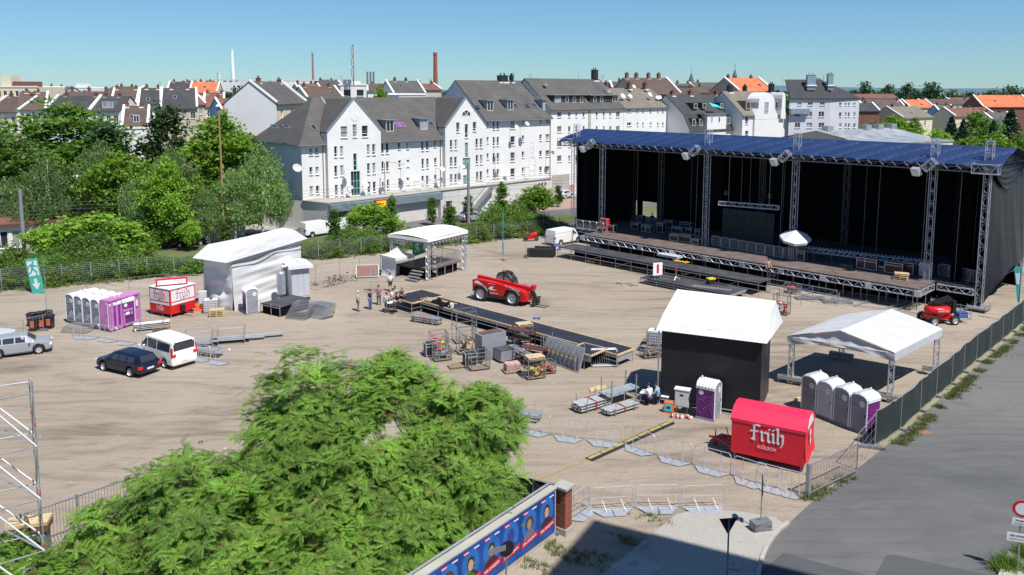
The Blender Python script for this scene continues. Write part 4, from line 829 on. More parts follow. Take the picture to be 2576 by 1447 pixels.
for i, c in enumerate((FE2.on(*cz('d', 430, 520), 1)[0], FE2.on(*cz('d', 502, 520), 1)[0], FE2.on(*cz('d', 652, 520), 1)[0])):
 MB().ext([(c-.8, 0, 0), (c-.8, 0, 1.9), (c-.8, 2.6, 1.9)], (1.6, 0, 0)).build('dormer', ROOFM, hE, loc=(0, .7, eE+.9)); window(hE, (c-.6, eE+1.1, c+.6, eE+2.6), .56, .1, sill=False)
FF = fx(1987, 250, 2090, 252); eF = FF.on(*cz('d', 950, 462), -.3)[1]; rF = FF.on(*cz('d', 800, 318), 8)[1]
FS = Fr(FF.B[:2], gp(2163, 262)); sw_ = [(a, z0, b, z1) for (a, z0, b, z1) in rowr(FS, 'd', ((490, 512), (565, 600), (650, 683), (738, 770)), ((1145, 1164), (1190, 1203), (1214, 1228), (1256, 1272)))]
ang = (FS.rz-FF.rz); dF = FS.L
hF = T('apartment_building', 'tall light grey corner building with dark hipped roof and zinc chimneys', 'building', (FF.A.x, FF.A.y, 0), FF.rz)
mb = MB(); rs = wallholes(mb, 0, FF.L, 0, eF, rowr(FF, 'd', ((558, 600), (645, 685), (735, 772)), ((803, 843), (893, 936), (987, 1029)))+rowr(FF, 'd', ((484, 510),), ((903, 940), (997, 1035), (745, 768), (822, 855)))); mb.build('wall', GREYWALL, hF)
for q in rs: window(hF, q, bars=(2, 1))
mb = MB(); rs2 = wallholes(mb, 0, dF, 0, eF, sw_); o = mb.build('wall', GREYWALL, hF); o.location = (FF.L, 0, 0); o.rotation_euler = (0, 0, ang)
for q in rs2: w_ = window(o, q, bars=(1, 1))
a_ = Vector((0, 0, 0)); b_ = Vector((FF.L, 0, 0)); c_ = b_+Vector((cos(ang), sin(ang), 0))*dF; d_ = c_-Vector((FF.L, 0, 0));
mid = (b_+c_)/2; r0 = Vector((.0, mid.y*.9, 0)); r1_ = Vector((FF.L-1.0, mid.y*.9, 0))
mb = MB()
for pl in ([a_+Vector((0, -.4, eF)), b_+Vector((.2, -.4, eF)), r1_+Vector((0, 0, rF)), r0+Vector((0, 0, rF))], [b_+Vector((.2, -.4, eF)), c_+Vector((.5, 0, eF)), r1_+Vector((0, 0, rF))], [c_+Vector((.5, 0, eF)), d_+Vector((0, 0, eF)), r0+Vector((0, 0, rF)), r1_+Vector((0, 0, rF))]): mb.ext(pl, (0, 0, .14))
mb.build('roof', ROOFD, hF); mb = MB(); mb.poly([a_, d_, d_+Vector((0, 0, eF)), r0+Vector((0, 0, rF)), Vector((0, 0, eF))]); mb.build('party_wall', GREYWALL, hF)
for x, w_, h_ in ((FF.on(*cz('d', 868, 330), 4)[0], 1.9, .9), (FF.on(*cz('d', 1032, 330), 3)[0], 1.2, 1.1)): chimney(hF, x, r0.y-1.6, rF-.9, w_, h_+1, ZINC)
s, z = FF.on(*cz('d', 1122, 408), 3); dish(FF, s, 3, z, .75, DW, 'white dish on the dark hipped roof of the corner building', wall=False, pole=1.2)
mb = MB(); mb.bx(.0, 4.2, -.9, 0, eF-3.1, eF-2.0); mb.build('balcony', ZINC, hF)
# ---- white gable house behind the left end, and all the roofs of the town
FARH = [ # px0, Y0, px1, Y1, eave py, ridge py, depth, wall, roof, window rows (z from eave down), n cols, label, opts
(694, 200, 768, 222, 258, 208, 9, CREAM, ROOFG, 3, 3, 'cream house with a high blank white gable wall behind the hipped roof', dict(gw=1)),
(772, 255, 862, 262, 246, 219, 9, CREAM, ROOFB, 0, 0, 'brown roofed house with cream gable behind the main ridge', {}),
(755, 330, 812, 335, 231, 212, 9, WHITEWALL, ROOFR, 0, 0, 'reddish roof between the white gable and the brown roof', {}),
(810, 340, 865, 345, 220, 205, 10, BEIGE, ROOFB, 0, 0, 'brown roof under the thin brick chimney', {}),
(990, 290, 1070, 296, 236, 205, 10, WHITEWALL, ROOFG, 0, 0, 'grey roof with white gable behind the round treetop', {}),
(1062, 330, 1110, 335, 226, 212, 9, BEIGE, ROOFR, 0, 0, 'small red roof under the thick brick chimney', {}),
(925, 400, 985, 402, 230, 213, 10, WHITEWALL, ROOFB, 0, 0, 'low brown roof left of the thick brick chimney', {}),
(1540, 300, 1625, 300, 222, 207, 10, BRICKFAR, ROOFB, 0, 0, 'brown roof behind the dormer building chimney', {}),
(1602, 285, 1712, 292, 236, 198, 13, BEIGE, ROOFB, 0, 0, 'large brown roof with four chimneys behind the mossy roof', dict(chim=((.08,), (.3,), (.58,), (.82,)))),
(1680, 290, 1760, 290, 238, 222, 9, BEIGE, ROOFB, 0, 0, 'brown roof between the big brown roof and the spire', {}),
(1750, 380, 1900, 385, 224, 209, 12, WHITEWALL, ROOFG, 0, 0, 'long grey roof right of the dark spire', {}),
(1760, 310, 1850, 312, 234, 219, 10, BEIGE, ROOFB, 0, 0, 'long brown roof in front of the long grey roof', {}),
(1858, 285, 1945, 290, 229, 198, 12, BEIGE, ROOFO, 0, 0, 'bright orange roof left of the dark hipped roof', {}),
(1700, 330, 1745, 330, 218, 212, 8, BEIGE, ROOFG, 0, 0, 'small grey roof under the spire', {}),
(2160, 330, 2215, 330, 279, 260, 10, BRICKFAR, ROOFD, 0, 0, 'dark roof directly right of the corner building', {}),
(2190, 350, 2295, 355, 288, 253, 11, BEIGE, ROOFB, 1, 4, 'dark brown roof with a row of small white dormers', {}),
(2292, 400, 2352, 402, 270, 251, 10, CREAM, ROOFO, 0, 0, 'small orange roof above the beige gable', {}),
(2275, 330, 2350, 345, 295, 268, 10, CREAM, ROOFM, 1, 2, 'beige gable house right of the brown roof', {}),
(2370, 380, 2412, 380, 285, 265, 9, BLUEW, ROOFG, 1, 2, 'pale blue house under the low roofs at the right', {}),
(2407, 360, 2512, 365, 292, 271, 10, CREAM, ROOFR, 0, 0, 'wide red brown roof before the big orange roof', {}),
(2475, 410, 2600, 410, 268, 240, 13, BRICKFAR, ROOFO, 0, 0, 'large orange roof with dark gable at the right edge', {}),
(2150, 480, 2260, 480, 247, 237, 10, WHITEWALL, ROOFR, 0, 0, 'flat red roof under the tree line left', {}),
(2330, 470, 2470, 475, 262, 250, 10, WHITEWALL, ROOFB, 1, 6, 'row of low pale houses before the woodland', {}),
(2395, 520, 2480, 520, 254, 246, 10, WHITEWALL, ROOFR, 0, 0, 'small distant red roof before the woodland', {}),
(2500, 330, 2560, 330, 300, 283, 9, WHITEWALL, ROOFG, 1, 3, 'white house with grey roof under the orange roof', {}),
(-40, 262, 38, 258, 281, 244, 11, PINKW, ROOFB, 3, 4, 'pale pink house at the far left with brown roof', {}),
(41, 259, 112, 262, 275, 233, 11, WHITEWALL, ROOFB, 3, 4, 'white house with brown roof left of the tallest tree', {}),
(112, 262, 222, 262, 277, 242, 11, WHITEWALL, ROOFD, 2, 5, 'white house with dark grey roof behind the tallest tree', {}),
(223, 262, 297, 262, 279, 243, 11, WHITEWALL, ROOFD, 3, 4, 'white house with dark roof and a wide dark dormer', dict(dorm=1)),
(276, 285, 340, 287, 266, 224, 11, CREAM, ROOFB, 1, 3, 'brown steep roof between two white fire walls', dict(dorm=1)),
(345, 266, 402, 268, 271, 223, 11, WHITEWALL, ROOFD, 2, 3, 'white house with dark roof and arched windows', {}),
(403, 268, 494, 272, 271, 223, 11, BEIGE, ROOFD, 2, 4, 'beige house with long dark roof right of the white fire wall', {}),
(470, 285, 515, 290, 262, 232, 10, BEIGE, ROOFR, 1, 2, 'narrow reddish roof behind the light green tree', {}),
(512, 290, 562, 292, 268, 236, 10, WHITEWALL, ROOFR, 1, 2, 'reddish roof with white gable edge left of the blue house', {}),
(556, 262, 612, 266, 276, 248, 10, BLUEW, ROOFR, 3, 3, 'sky blue house with white window frames left of the white gable wall', {}),
(302, 228, 367, 230, 317, 267, 9, WHITEWALL, ROOFB, 0, 0, 'low steep brown roof with a single dormer over the white annex', dict(dorm=2)),
(420, 380, 477, 382, 232, 207, 11, WHITEWALL, ROOFD, 0, 0, 'grey slate roof left of the bright orange roof', {}),
(477, 382, 546, 384, 232, 207, 11, CREAM, ROOFO, 0, 0, 'bright orange roof below the white industrial block', {}),
(150, 330, 275, 332, 244, 231, 10, BEIGE, ROOFB, 0, 0, 'brown roof row with red chimneys behind the dark roofs', dict(chim=((.1,), (.45,), (.8,)))),
(265, 360, 345, 360, 230, 219, 10, BEIGE, ROOFB, 0, 0, 'brown distant roof left of the fir tops', {}),
(92, 420, 160, 420, 231, 219, 12, WHITEWALL, ROOFG, 0, 0, 'blue grey low roof beside the white flat block', {}),
]
for (p0, Y0, p1, Y1, ep, rp, dep, wm, rm, nr, nc, lb, op) in FARH:
 fr = fx(p0, Y0, p1, Y1); e = hz(ep, (Y0+Y1)/2); r = hz(rp, (Y0+Y1)/2+dep/2/KY); rc = []
 for i in range(nr):
  for k in range(nc): x = (k+.5)/nc*fr.L; rc.append((x-.5, e-1.0-i*3.1-1.5, x+.5, e-1.0-i*3.1))
 t = house('house', lb, fr, dep, e, r, wm, rm, rc, chim=op.get('chim', ((RNG.uniform(.1, .3), 0, .55, .6), (RNG.uniform(.6, .95), 0, .5, .5))), bars=(2, 1), skyl=[(RNG.uniform(.2, .8), RNG.uniform(.25, .6))], chm=BRICKFAR, group=None)
 L = fr.L
 if op.get('gw'): MB().ext([(-.06, dep, 0), (-.06, 0, 0), (-.06, 0, e), (-.06, dep/2, r), (-.06, dep, e)], (.05, 0, 0)).build('gable_wall', WHITEWALL, t)
 if op.get('dorm'):
  z0 = e+(r-e)*.18; y0 = dep/2*.18; w_ = 2.6 if op['dorm'] == 1 else 1.3; z1 = z0+1.5; yb = min(dep/2, y0+1.5/((r-e)/(dep/2)))
  MB().ext([(L*.55-w_/2, y0, z0-.2), (L*.55-w_/2, y0, z1), (L*.55-w_/2, yb, z1)], (w_, 0, 0)).build('dormer', ZINC, t); window(t, (L*.55-w_/2+.15, z0+.1, L*.55+w_/2-.15, z1-.1), y0-.12, .1, bars=(2, 1), sill=False)
 for sx in (0, 1):
  if RNG.random() < .8: MB().beam((sx*L, -.2, e+.2), (sx*L, dep/2, r+.28), .45, .3).build('fire_wall_coping', FRAMEW, t)
def block(name, label, p0, Y0, p1, Y1, topy, dep, mat, wins=0, nr=1, extra=()):
 fr = fx(p0, Y0, p1, Y1); zt = hz(topy, (Y0+Y1)/2); t = T(name, label, 'building', (fr.A.x, fr.A.y, 0), fr.rz); rc = []
 for i in range(nr):
  for k in range(wins): x = (k+.5)/wins*fr.L; w_ = fr.L/wins*.28; rc.append((x-w_, zt-1.1-i*3.2-1.5, x+w_, zt-1.1-i*3.2))
 mb = MB(); rs = wallholes(mb, 0, fr.L, 0, zt, rc); mb.poly([(0, dep, 0), (0, 0, 0), (0, 0, zt), (0, dep, zt)]); mb.poly([(fr.L, 0, 0), (fr.L, dep, 0), (fr.L, dep, zt), (fr.L, 0, zt)]); mb.poly([(0, 0, zt-.02), (fr.L, 0, zt-.02), (fr.L, dep, zt-.02), (0, dep, zt-.02)]); mb.build('wall', mat, t)
 MB().bx(-.15, fr.L+.15, -.15, .15, zt-.1, zt+.25).bx(-.15, fr.L+.15, dep-.15, dep+.15, zt-.1, zt+.25).build('parapet', FRAMEW, t)
 for q in rs: window(t, q)
 for (x, w_, h_, mt) in extra: MB().bx(x*fr.L, x*fr.L+w_, 1, 1+min(dep-2, 5), zt, zt+h_).build('roof_structure', mt, t)
 return t
block('flat_block', 'cream flat roofed block with a row of small windows at the far left', -40, 330, 95, 330, 219, 14, CREAM, 9, 1, ((.3, 2.6, 3.0, CREAM), (.5, 5.5, 1.5, BRICKFAR)))
block('flat_block', 'small distant white flat block left of the fir tops', 168, 520, 222, 520, 221, 14, WHITEWALL, 3, 1, ((.4, 4, 1.8, WHITEWALL),))
block('flat_block', 'white flat roofed block carrying the radio mast', 857, 275, 922, 277, 214, 12, WHITEWALL, 2, 1, ((.45, 2, 0.9, WHITEWALL),))
block('flat_block', 'long low white wall in front of the round treetop', 1003, 240, 1070, 244, 238, 6, WHITEWALL)
block('flat_block', 'white annex with flat roof under the steep brown roof', 296, 222, 366, 224, 322, 9, WHITEWALL)
block('industrial_building', 'wide white industrial block under the tall white stack on the horizon', 455, 1400, 604, 1400, 201, 40, WHITEWALL, 10, 1)
block('flat_block', 'distant white flats behind the white gable', 674, 600, 800, 600, 203, 12, WHITEWALL)
block('flat_block', 'distant pale flats left of the thick brick chimney', 935, 620, 1010, 620, 209, 12, CREAM, 8)
block('flat_block', 'pale low block behind the church spire', 1400, 500, 1470, 500, 212, 12, WHITEWALL, 0)
def stack(px, py0, Y, r0, r1, mat, label, name='chimney_stack'):
 p = gp(px, Y); zt = hz(py0, Y); o = MB().lathe([(r0, 0), (r1, zt-1.5), (r1*1.15, zt-1.4), (r1*1.15, zt)], n=14).build(name, mat, None, smooth=False, loc=(p[0], p[1], 0)); tag(o, label, 'chimney'); return o
stack(1096, 134, 620, 1.6, .95, BRICKM, 'thick red brick chimney stack on the horizon'); stack(789, 135, 820, 1.1, .6, M('pale_brick', (.30, .18, .16), .9), 'thin pale brick chimney stack on the horizon'); stack(588, 127, 1500, 3.6, 1.5, WHITEP, 'very tall white stack on the horizon at the left'); stack(553, 183, 1480, 2.2, 2.1, M('pale_grey', (.6, .62, .64), .8), 'short white stub chimney beside the tall white stack')
p = gp(890, 272); ms = T('radio_mast', 'radio mast with stacked antennas on the white flat block', 'mast', (p[0], p[1], hz(214, 276)), 0)
hm = hz(115, 272)-hz(214, 276); MB().tube((0, 0, 0), (0, 0, hm), .17, 8).build('pole', STEELD, ms); mb = MB()
for z in (hm-1.4, hm-3.9, hm-6.3):
 for a in range(3): x, y = .55*cos(a*2.1+.3), .55*sin(a*2.1+.3); mb.box((x, y, z), (.28, .16, 1.9), a*2.1); mb.tube((0, 0, z), (x, y, z), .03, 4)
mb.build('antenna', M('antenna_grey', (.55, .55, .55), .5), ms); mb = MB()
for x in (-7, -6, -5, -4, -2, -1): mb.box((x, 0, .6), (.7, .7, 1.2))
for x in (3.2, 3.9, 4.6): mb.box((x, 0, 1.5), (.4, .3, 3))
mb.build('equipment', STEELD, ms)
def spire(px, pt, pb, Y, label):
 p = gp(px, Y); zt, zb = hz(pt, Y), hz(pb, Y); t = T('church_spire', label, 'church spire', (p[0], p[1], 0)); w_ = (zt-zb)*.17
 MB().bx(-w_, w_, -w_, w_, 0, zb+(zt-zb)*.25).build('tower', M('slate_blue', (.09, .10, .13), .7), t); z = zb+(zt-zb)*.25
 MB().lathe([(w_*1.5, z), (w_*.9, z+(zt-z)*.4), (.03, zt)], n=8).build('roof', M('slate_blue', (.09, .10, .13), .7), t); MB().tube((0, 0, zt-.3), (0, 0, zt+2.2), .08, 4).box((0, 0, zt+1.5), (.9, .1, .12)).build('cross', STEELD, t)
spire(1738, 183, 218, 520, 'dark pointed church spire left of the centre of the stage roof'); spire(1847, 174, 200, 480, 'slender spire directly left of the orange roof')
ar = random.Random(5)
for px, py, Y, h in [(130, 206, 262, 2.2), (680, 200, 212, 2.5), (858, 190, 300, 2.5), (1082, 196, 215, 2), (1267, 183, 205, 2.2), (1292, 183, 206, 2.5), (1334, 187, 207, 1.5), (1455, 178, 214, 3), (1516, 188, 224, 2), (1595, 186, 285, 2.5), (402, 205, 300, 2), (2072, 190, 262, 2.2), (1970, 196, 255, 1.6), (630, 202, 205, 1.8), (955, 200, 300, 2)]:
 p = atd(px, py, Y); t = T('tv_aerial', 'thin aerial '+('above the left roofs' if px < 700 else 'above the main white block' if px < 1340 else 'above the dormer building' if px < 1600 else 'near the corner building')+(' beside a chimney' if h > 2.1 else ' on the bare ridge')+(', tall' if h > 2.4 else ''), 'aerial', (p.x, p.y, p.z-h), ar.random()*3, 'television aerials on the roofs')
 mb = MB(); mb.tube((0, 0, -.6), (0, 0, h), .035, 4)
 for k in range(3): mb.tube((-.5+.1*k, 0, h-.1-.35*k), (.5-.1*k, 0, h-.1-.35*k), .02, 3)
 mb.build('aerial_rods', STEELD, t)
CORR = M('pale_corrugated', (.34, .36, .38), .5, .3, var=.3, scale=.5, dirt=.2)
fr = fx(2158, 205, 2350, 222); t = T('industrial_hall', 'long hall with pale corrugated roof and roof vents behind the stage', 'hall', (fr.A.x, fr.A.y, 0), fr.rz); z0 = hz(352, 212); z1 = hz(326, 222)
MB().bx(0, fr.L, 0, 16, 0, z0-.1).build('wall', BEIGE, t); mb = MB()
for i in range(int(fr.L/.8)): mb.ext([(i*.8, -.3, z0), (i*.8+.4, -.3, z0+.12), (i*.8+.4, 8, z1+.12), (i*.8, 8, z1)], (0, 0, .05)); mb.ext([(i*.8+.4, -.3, z0+.12), (i*.8+.8, -.3, z0), (i*.8+.8, 8, z1), (i*.8+.4, 8, z1+.12)], (0, 0, .05))
mb.build('roof', CORR, t); MB().ext([(0, 0, z0-.1), (0, 16, z0-.1), (0, 8, z1)], (.1, 0, 0)).build('gable', BEIGE, t); MB().ext([(0, 8, z1), (fr.L, 8, z1), (fr.L, 16, z0), (0, 16, z0)], (0, 0, .1)).build('roof', BLACKP, t)
mb = MB()
for k in (.08, .62, .8, 1.0): mb.bx(k*fr.L*.92, k*fr.L*.92+1.6, 7, 8.4, z1, z1+.9)
mb.build('roof_vent', STEEL, t)
fr = fx(2250, 190, 2405, 200); t = T('industrial_hall', 'low white flat shed in front of the corrugated hall', 'hall', (fr.A.x, fr.A.y, 0), fr.rz); z0 = hz(357, 196); MB().bx(0, fr.L, 0, 9, 0, z0).build('wall', WHITEWALL, t); MB().bx(-.2, fr.L+.2, -.2, 9.2, z0, z0+.2).build('roof', CORR, t)
fr = fx(-60, 134, 128, 140); t = T('pavilion', 'low pinkish building with big white framed windows behind the grey tram pole', 'building', (fr.A.x, fr.A.y, 0), fr.rz)
mb = MB(); rs = wallholes(mb, 0, fr.L, 0, 3.2, [(k*1.9+.5, .6, k*1.9+2.0, 2.6) for k in range(int(fr.L/1.9)-1)]); mb.build('wall', PINKW, t); MB().bx(-.4, fr.L+.4, -.5, 8, 3.2, 3.5).build('roof', ROOFR, t); MB().bx(0, fr.L, 2.5, 8, 0, 3.15).build('back_room', BEIGE, t)
for q in rs: window(t, q, bars=(2, 1))
def lowwall(px0, py0, px1, py1, h, label, mat):
 a, b = at(px0, py0), at(px1, py1); fr = Fr(a[:2], b[:2]); o = MB().bx(0, fr.L, 0, .25, 0, h).bx(-.03, fr.L+.03, -.04, .29, h, h+.08).build('low_wall', mat, None, loc=(a.x, a.y, 0), rz=fr.rz); tag(o, label, 'wall')
lowwall(500, 615, 618, 592, 1.9, 'plain pale wall along the park left of the white building', SLABW); lowwall(66, 650, 95, 640, 2.2, 'short pale wall end beside the grey tram pole', SLABW)
tip = at(1493, 1307); k_ = .57735; Hh = 31.0; A_ = tip+Vector((SUN.x, SUN.y, 0)).normalized()*Hh*k_
dl = (at(1371, 1447)-tip).normalized(); dr = (at(2049, 1447)-tip).normalized()
t = T('tower_block', 'plain tall residential block standing beside the viewpoint outside the picture', 'building', (0, 0, 0))
p0 = A_; p1 = A_+dl*34; p2 = A_+dr*24; p3 = p1+dr*24
mb = MB(); mb.ext([g3(p0), g3(p1), g3(p3), g3(p2)], (0, 0, Hh)); mb.build('wall', SLABW, t)
wb = MB()
for fl_ in range(10):
 for k in range(8):
  q = A_+dl*(2.5+k*4)+Vector((0, 0, 1+fl_*3)); d2 = Vector((dl.x, dl.y, 0)); out = Vector((dl.y, -dl.x, 0)); out = out if out.dot(dr) < 0 else -out
  wb.ext([q+out*.02, q+d2*1.6+out*.02, q+d2*1.6+Vector((0, 0, 1.5))+out*.02, q+Vector((0, 0, 1.5))+out*.02], out*.03)
wb.build('window', GLASS, t)
# ---------------------------------------------------------------- the big stage
def truss(p, q, w=.4, h=.4, step=.5, r=.03, rd=.018, mb=None, up=(0, 0, 1)):
 mb = mb or MB(); p, q = Vector(p), Vector(q); d = q-p; Lg = d.length; d.normalize(); up = Vector(up)
 a = d.cross(up)
 if a.length < .1: a = Vector((1, 0, 0))
 a.normalize(); b = a.cross(d).normalized(); cs = [a*w/2*i+b*h/2*j for i, j in ((-1, -1), (1, -1), (1, 1), (-1, 1))]
 for c in cs: mb.tube(p+c, q+c, r, 5)
 n_ = max(2, int(round(Lg/step)))
 for f_ in range(4):
  c0, c1 = cs[f_], cs[(f_+1) % 4]
  for i in range(n_):
   s0 = p+d*Lg*i/n_; s1 = p+d*Lg*(i+1)/n_
   if i % 2: c0, c1 = c1, c0
   mb.tube(s0+c0, s1+c1, rd, 3, cap=False)
   if i % 2: c0, c1 = c1, c0
   if f_ % 2 == 0 and i % 2 == 0: mb.tube(s0+c0, s0+c1, rd, 3, cap=False)
 for e_ in (p, q):
  for f_ in range(4): mb.tube(e_+cs[f_], e_+cs[(f_+1) % 4], r, 4)
 return mb
FG = Fr((9.13, 94.57), (34.94, 68.52)); DZ = 2.0; YT = 4.1; XL, XR = FG.on(1443, 560, YT)[0], 40.3; YB = 17.0; ZR = 12.6; ZRD = 14.0
st = T('concert_stage', 'huge black open air concert stage with blue tarpaulin roof and lattice towers', 'stage', (FG.A.x, FG.A.y, 0), FG.rz)
MB().bx(-1, FG.L, 0, YT, DZ-.12, DZ).bx(XL, XR, YT, YB-.3, DZ-.12, DZ).build('deck', PLYB, st)
def edge(a, b): truss(a, b, .3, .5, .55, .035, .035).build('edge_truss', ALU, st)
zt = DZ-.42; edge((-1, -.02, zt), (FG.L, -.02, zt)); edge((-1, 0.3, zt), (-1, YT-.5, zt)); edge((FG.L, .3, zt), (FG.L, YT-.5, zt)); edge((XL+.4, YT-.2, zt), (-1.3, YT-.2, zt)); edge((FG.L+.3, YT-.2, zt), (XR-.4, YT-.2, zt))
for i, x in enumerate([-1+k*(FG.L+1)/9 for k in range(10)]): MB().box((0, 0, 0), (.5, .42, .5)).build('edge_joint', ALU, st, loc=(x, -.03, zt))
mb = MB()
for i in range(24):
 x = -.8+i*(FG.L+.6)/23
 for y in (.5, 2.6): mb.tube((x, y, 0), (x, y, DZ-.7), .05, 5)
mb.build('support_leg', STEELD, st)['kind'] = 'stuff'
MB().bx(-1, FG.L, 3.2, 3.25, 0, DZ-.15).bx(XL+.5, XR-.5, YT+1, YT+1.05, 0, DZ-.15).build('skirting', BLACK, st)
tx = [XL, FG.on(1514, 560, YT)[0], FG.on(1774, 600, YT)[0], FG.on(1994, 620, YT)[0], 36.0, XR]
for i, x in enumerate(tx): truss((x, YT, 0 if i in (0, 4, 5) else DZ), (x, YT, ZR-.3), .5, .5, .55, .032, .02).build('tower', ALU, st)
for x in (XL, XR, 36.0):
 mb = MB(); mb.bx(x-.8, x+.8, YT-.8, YT+.8, .25, .4);
 for a in (-.7, .7):
  for b in (-.7, .7): mb.tube((x+a, YT+b, 0), (x+a, YT+b, .6), .04, 5)
 mb.build('tower_base', STEEL, st)
for x in tx[:3]+tx[3:]: truss((x, YB-.6, DZ), (x, YB-.6, ZR), .5, .5, .9, .04, .025).build('rear_tower', STEELD, st)
truss((XL-1.2, YT-.6, ZR-.35), (XR+.9, YT-.6, ZR-.35), .4, .4, .7, .03, .018).build('roof_front_truss', STEEL, st)
for x in tx: truss((x, YT-.4, ZR-.35), (x, YB-1, ZR-.35), .5, .5, 1.0, .045, .03).build('roof_cross_truss', STEELD, st)
for x in [XL+.3]+tx[2:]:
 truss((x, YT+.1, ZR+.1), (x, YT+.1, ZRD+.7), .55, .55, .5, .035, .03).build('tower_head', ALU, st)
truss((XL-1.9, YT-.7, ZR-.1), (XL+.2, YT-.7, ZR-.1), .7, .9, .7, .035, .025).build('corner_truss', ALU, st); truss((XR-.9, YT-1.0, ZR-.2), (XR+1.1, YT-1.0, ZR-.2), .7, .8, .6, .035, .025).build('corner_truss', ALU, st)
def skin(u, v):
 x = (XL-.9)+u*(XR-XL+2.2); y = YT-1.15+v*4.3; ph = (x*.72-v*2.4); pl = (1-abs(sin(ph*1.9)))**2
 z = ZR+.05+(ZRD-ZR)*(v**.75)-.20*pl*min(1, 7*(1-v))*(.6+.4*v)
 return (x+(-.9 if False else 0)+(.0 if u > 0 else -.8*(1-v)), y, z)
mb = MB(); mb.grid(skin, 420, 8)
def back(u, v):
 x = (XL-.9)+u*(XR-XL+2.2); p = skin(u, 1); return (p[0], p[1]+v*(YB+1.2-p[1]), p[2]-v*2.0)
mb.grid(back, 100, 4); mb.build('roof_tarpaulin', BTARP, st, smooth=False)
mb = MB()
for i in range(44): x = XL+i*(XR-XL)/43; mb.tube((x, YT-1.1, ZR+.02), (x+.35, YT-1.0, ZR-.35), .05, 4)
mb.build('tarpaulin_strap', WPL, st)['kind'] = 'stuff'
def cloth(x0, y0, x1, y1, z0, z1, amp, wl, seed, hem=None, bulge=0):
 L_ = math.hypot(x1-x0, y1-y0); nx, ny = -(y1-y0)/L_, (x1-x0)/L_
 def f(u, v):
  a = amp*(sin(u*L_/wl*6.28+sin(v*3+seed)*1.3)+.5*sin(u*L_/wl*14+seed)); h = (hem(u) if hem else 0); z = z0+h+(z1-z0-h)*v
  b = bulge*sin(PI*min(1, u*1.2))*(1-v)**1.5
  return (x0+(x1-x0)*u+nx*(a+b), y0+(y1-y0)*u+ny*(a+b), z)
 return MB().grid(f, int(L_/.22), 14)
OX = FG.on(1618, 545, YB)[0]; OY = FG.on(1650, 545, YB)[0]; mb = cloth(XL+.2, YB, OX, YB, 0, ZR+.2, .12, 1.6, 1); m2 = cloth(OY, YB, XR, YB, 0, ZR+.2, .14, 1.9, 2); mb._add(m2.v, m2.f); m3 = cloth(OX-2.5, YB-.3, OY+.6, YB-.3, DZ+2.0, ZR+.2, .05, 1.6, 3); mb._add(m3.v, m3.f); mb.build('back_cloth', BLACK, st, smooth=True)
cloth(XL-.1, YT+.5, XL-.1, YB+.2, 0, ZR+.2, .06, 2.5, 4).build('side_cloth', BLACK, st, smooth=True)
cloth(XR+.1, YT-.1, XR+.1, YB+3, .6, ZR+.75, .05, 4, 5, hem=lambda u: 4.2*max(0, sin(min(1, u*2.4)*PI/2))**1.3*.6, bulge=-.9).build('side_cloth', BLACKG, st, smooth=True)
cloth(XR-2.5, YT+.6, XR-.4, YT+6, DZ, ZR-.2, .22, 1.2, 6).build('curtain', BLACK, st, smooth=True); cloth(4.5, YB-2.5, 9.5, YB-4, DZ, ZR-.5, .25, 1.6, 7).build('curtain', BLACK, st, smooth=True); cloth(XL+.6, YT+1, XL+2.6, YT+8, DZ, ZR, .1, 1.3, 7).build('curtain', BLACK, st, smooth=True)
def drape(u, v): a = u*PI; return (XR+.32+.12*sin(v*26+u*3), YT+.6+u*9, ZR-.2-v*1.9*(sin(a)**.7)-.25*v)
MB().grid(drape, 20, 14).build('loose_drape', BTARP if False else BLACKG, st, smooth=True)
mb = MB()
for x, y in ((-3.2, 6), (1.6, 7), (3.0, 10), (6, 12), (11.2, 5), (11.9, 6), (15, 8), (15.5, 9), (19, 10), (21.3, 5), (21.8, 6), (27, 12), (29.5, 9), (35, 5.4), (38, 5), (38.8, 7)): mb.tube((x, y, DZ), (x+.05, y, ZR-.5), .022, 4)
mb.build('hoist_chain', STEELD, st)['kind'] = 'stuff'
for x in [FG.on(q, 380, YT-1.3)[0]-.6 for q in (1478, 1740, 1965, 2328)]:   # flood lights on outriggers
 mb = MB(); truss((x+.6, YT-1.3, ZR-.5), (x+1.4, YT-1.3, ZR+.25), .5, .6, .5, .04, .03, mb); mb.build('light_bracket', ALU, st); o = MB().box((0, 0, 0), (.75, .4, .7)).box((0, -.21, -.05), (.66, .02, .6), mi=1).build('floodlight', [ALU, M('lamp_face', (.75, .75, .68), .2, var=0)], st, loc=(x, YT-1.5, ZR-.75)); o.rotation_euler = (R(28), 0, R(-20))
def sp(px, py, z=DZ): p = at(px, py, z); return p
def frame_at(p, rz): return (p[0], p[1], p[2])
SRZ = FG.rz
def rbar(w_=1.05, h_=1.15, nb=7, r=.028, name='crowd_barrier'):
 t = T(name, 'x', 'barrier', (0, 0, 0)); mb = MB(); c = .14; pts = [(-w_/2+c, 0, .1), (-w_/2, 0, .1+c), (-w_/2, 0, h_-c), (-w_/2+c, 0, h_), (w_/2-c, 0, h_), (w_/2, 0, h_-c), (w_/2, 0, .1+c), (w_/2-c, 0, .1), (-w_/2+c, 0, .1)]
 mb.path(pts, r, 5).build('frame', ALU, t); m2 = MB()
 for i in range(nb): x = -w_/2+(i+1)*w_/(nb+1); m2.tube((x, 0, .1), (x, 0, h_), .013, 4)
 m2.build('bars', ALU, t); m3 = MB()
 for x in (-w_/2+.1, w_/2-.1): m3.bx(x-.03, x+.03, -.25, .25, 0, .05)
 m3.build('foot', STEEL, t); return t
RB = rbar(); ORD = ['first', 'second', 'third', 'fourth', 'fifth', 'sixth', 'seventh', 'eighth', 'ninth']
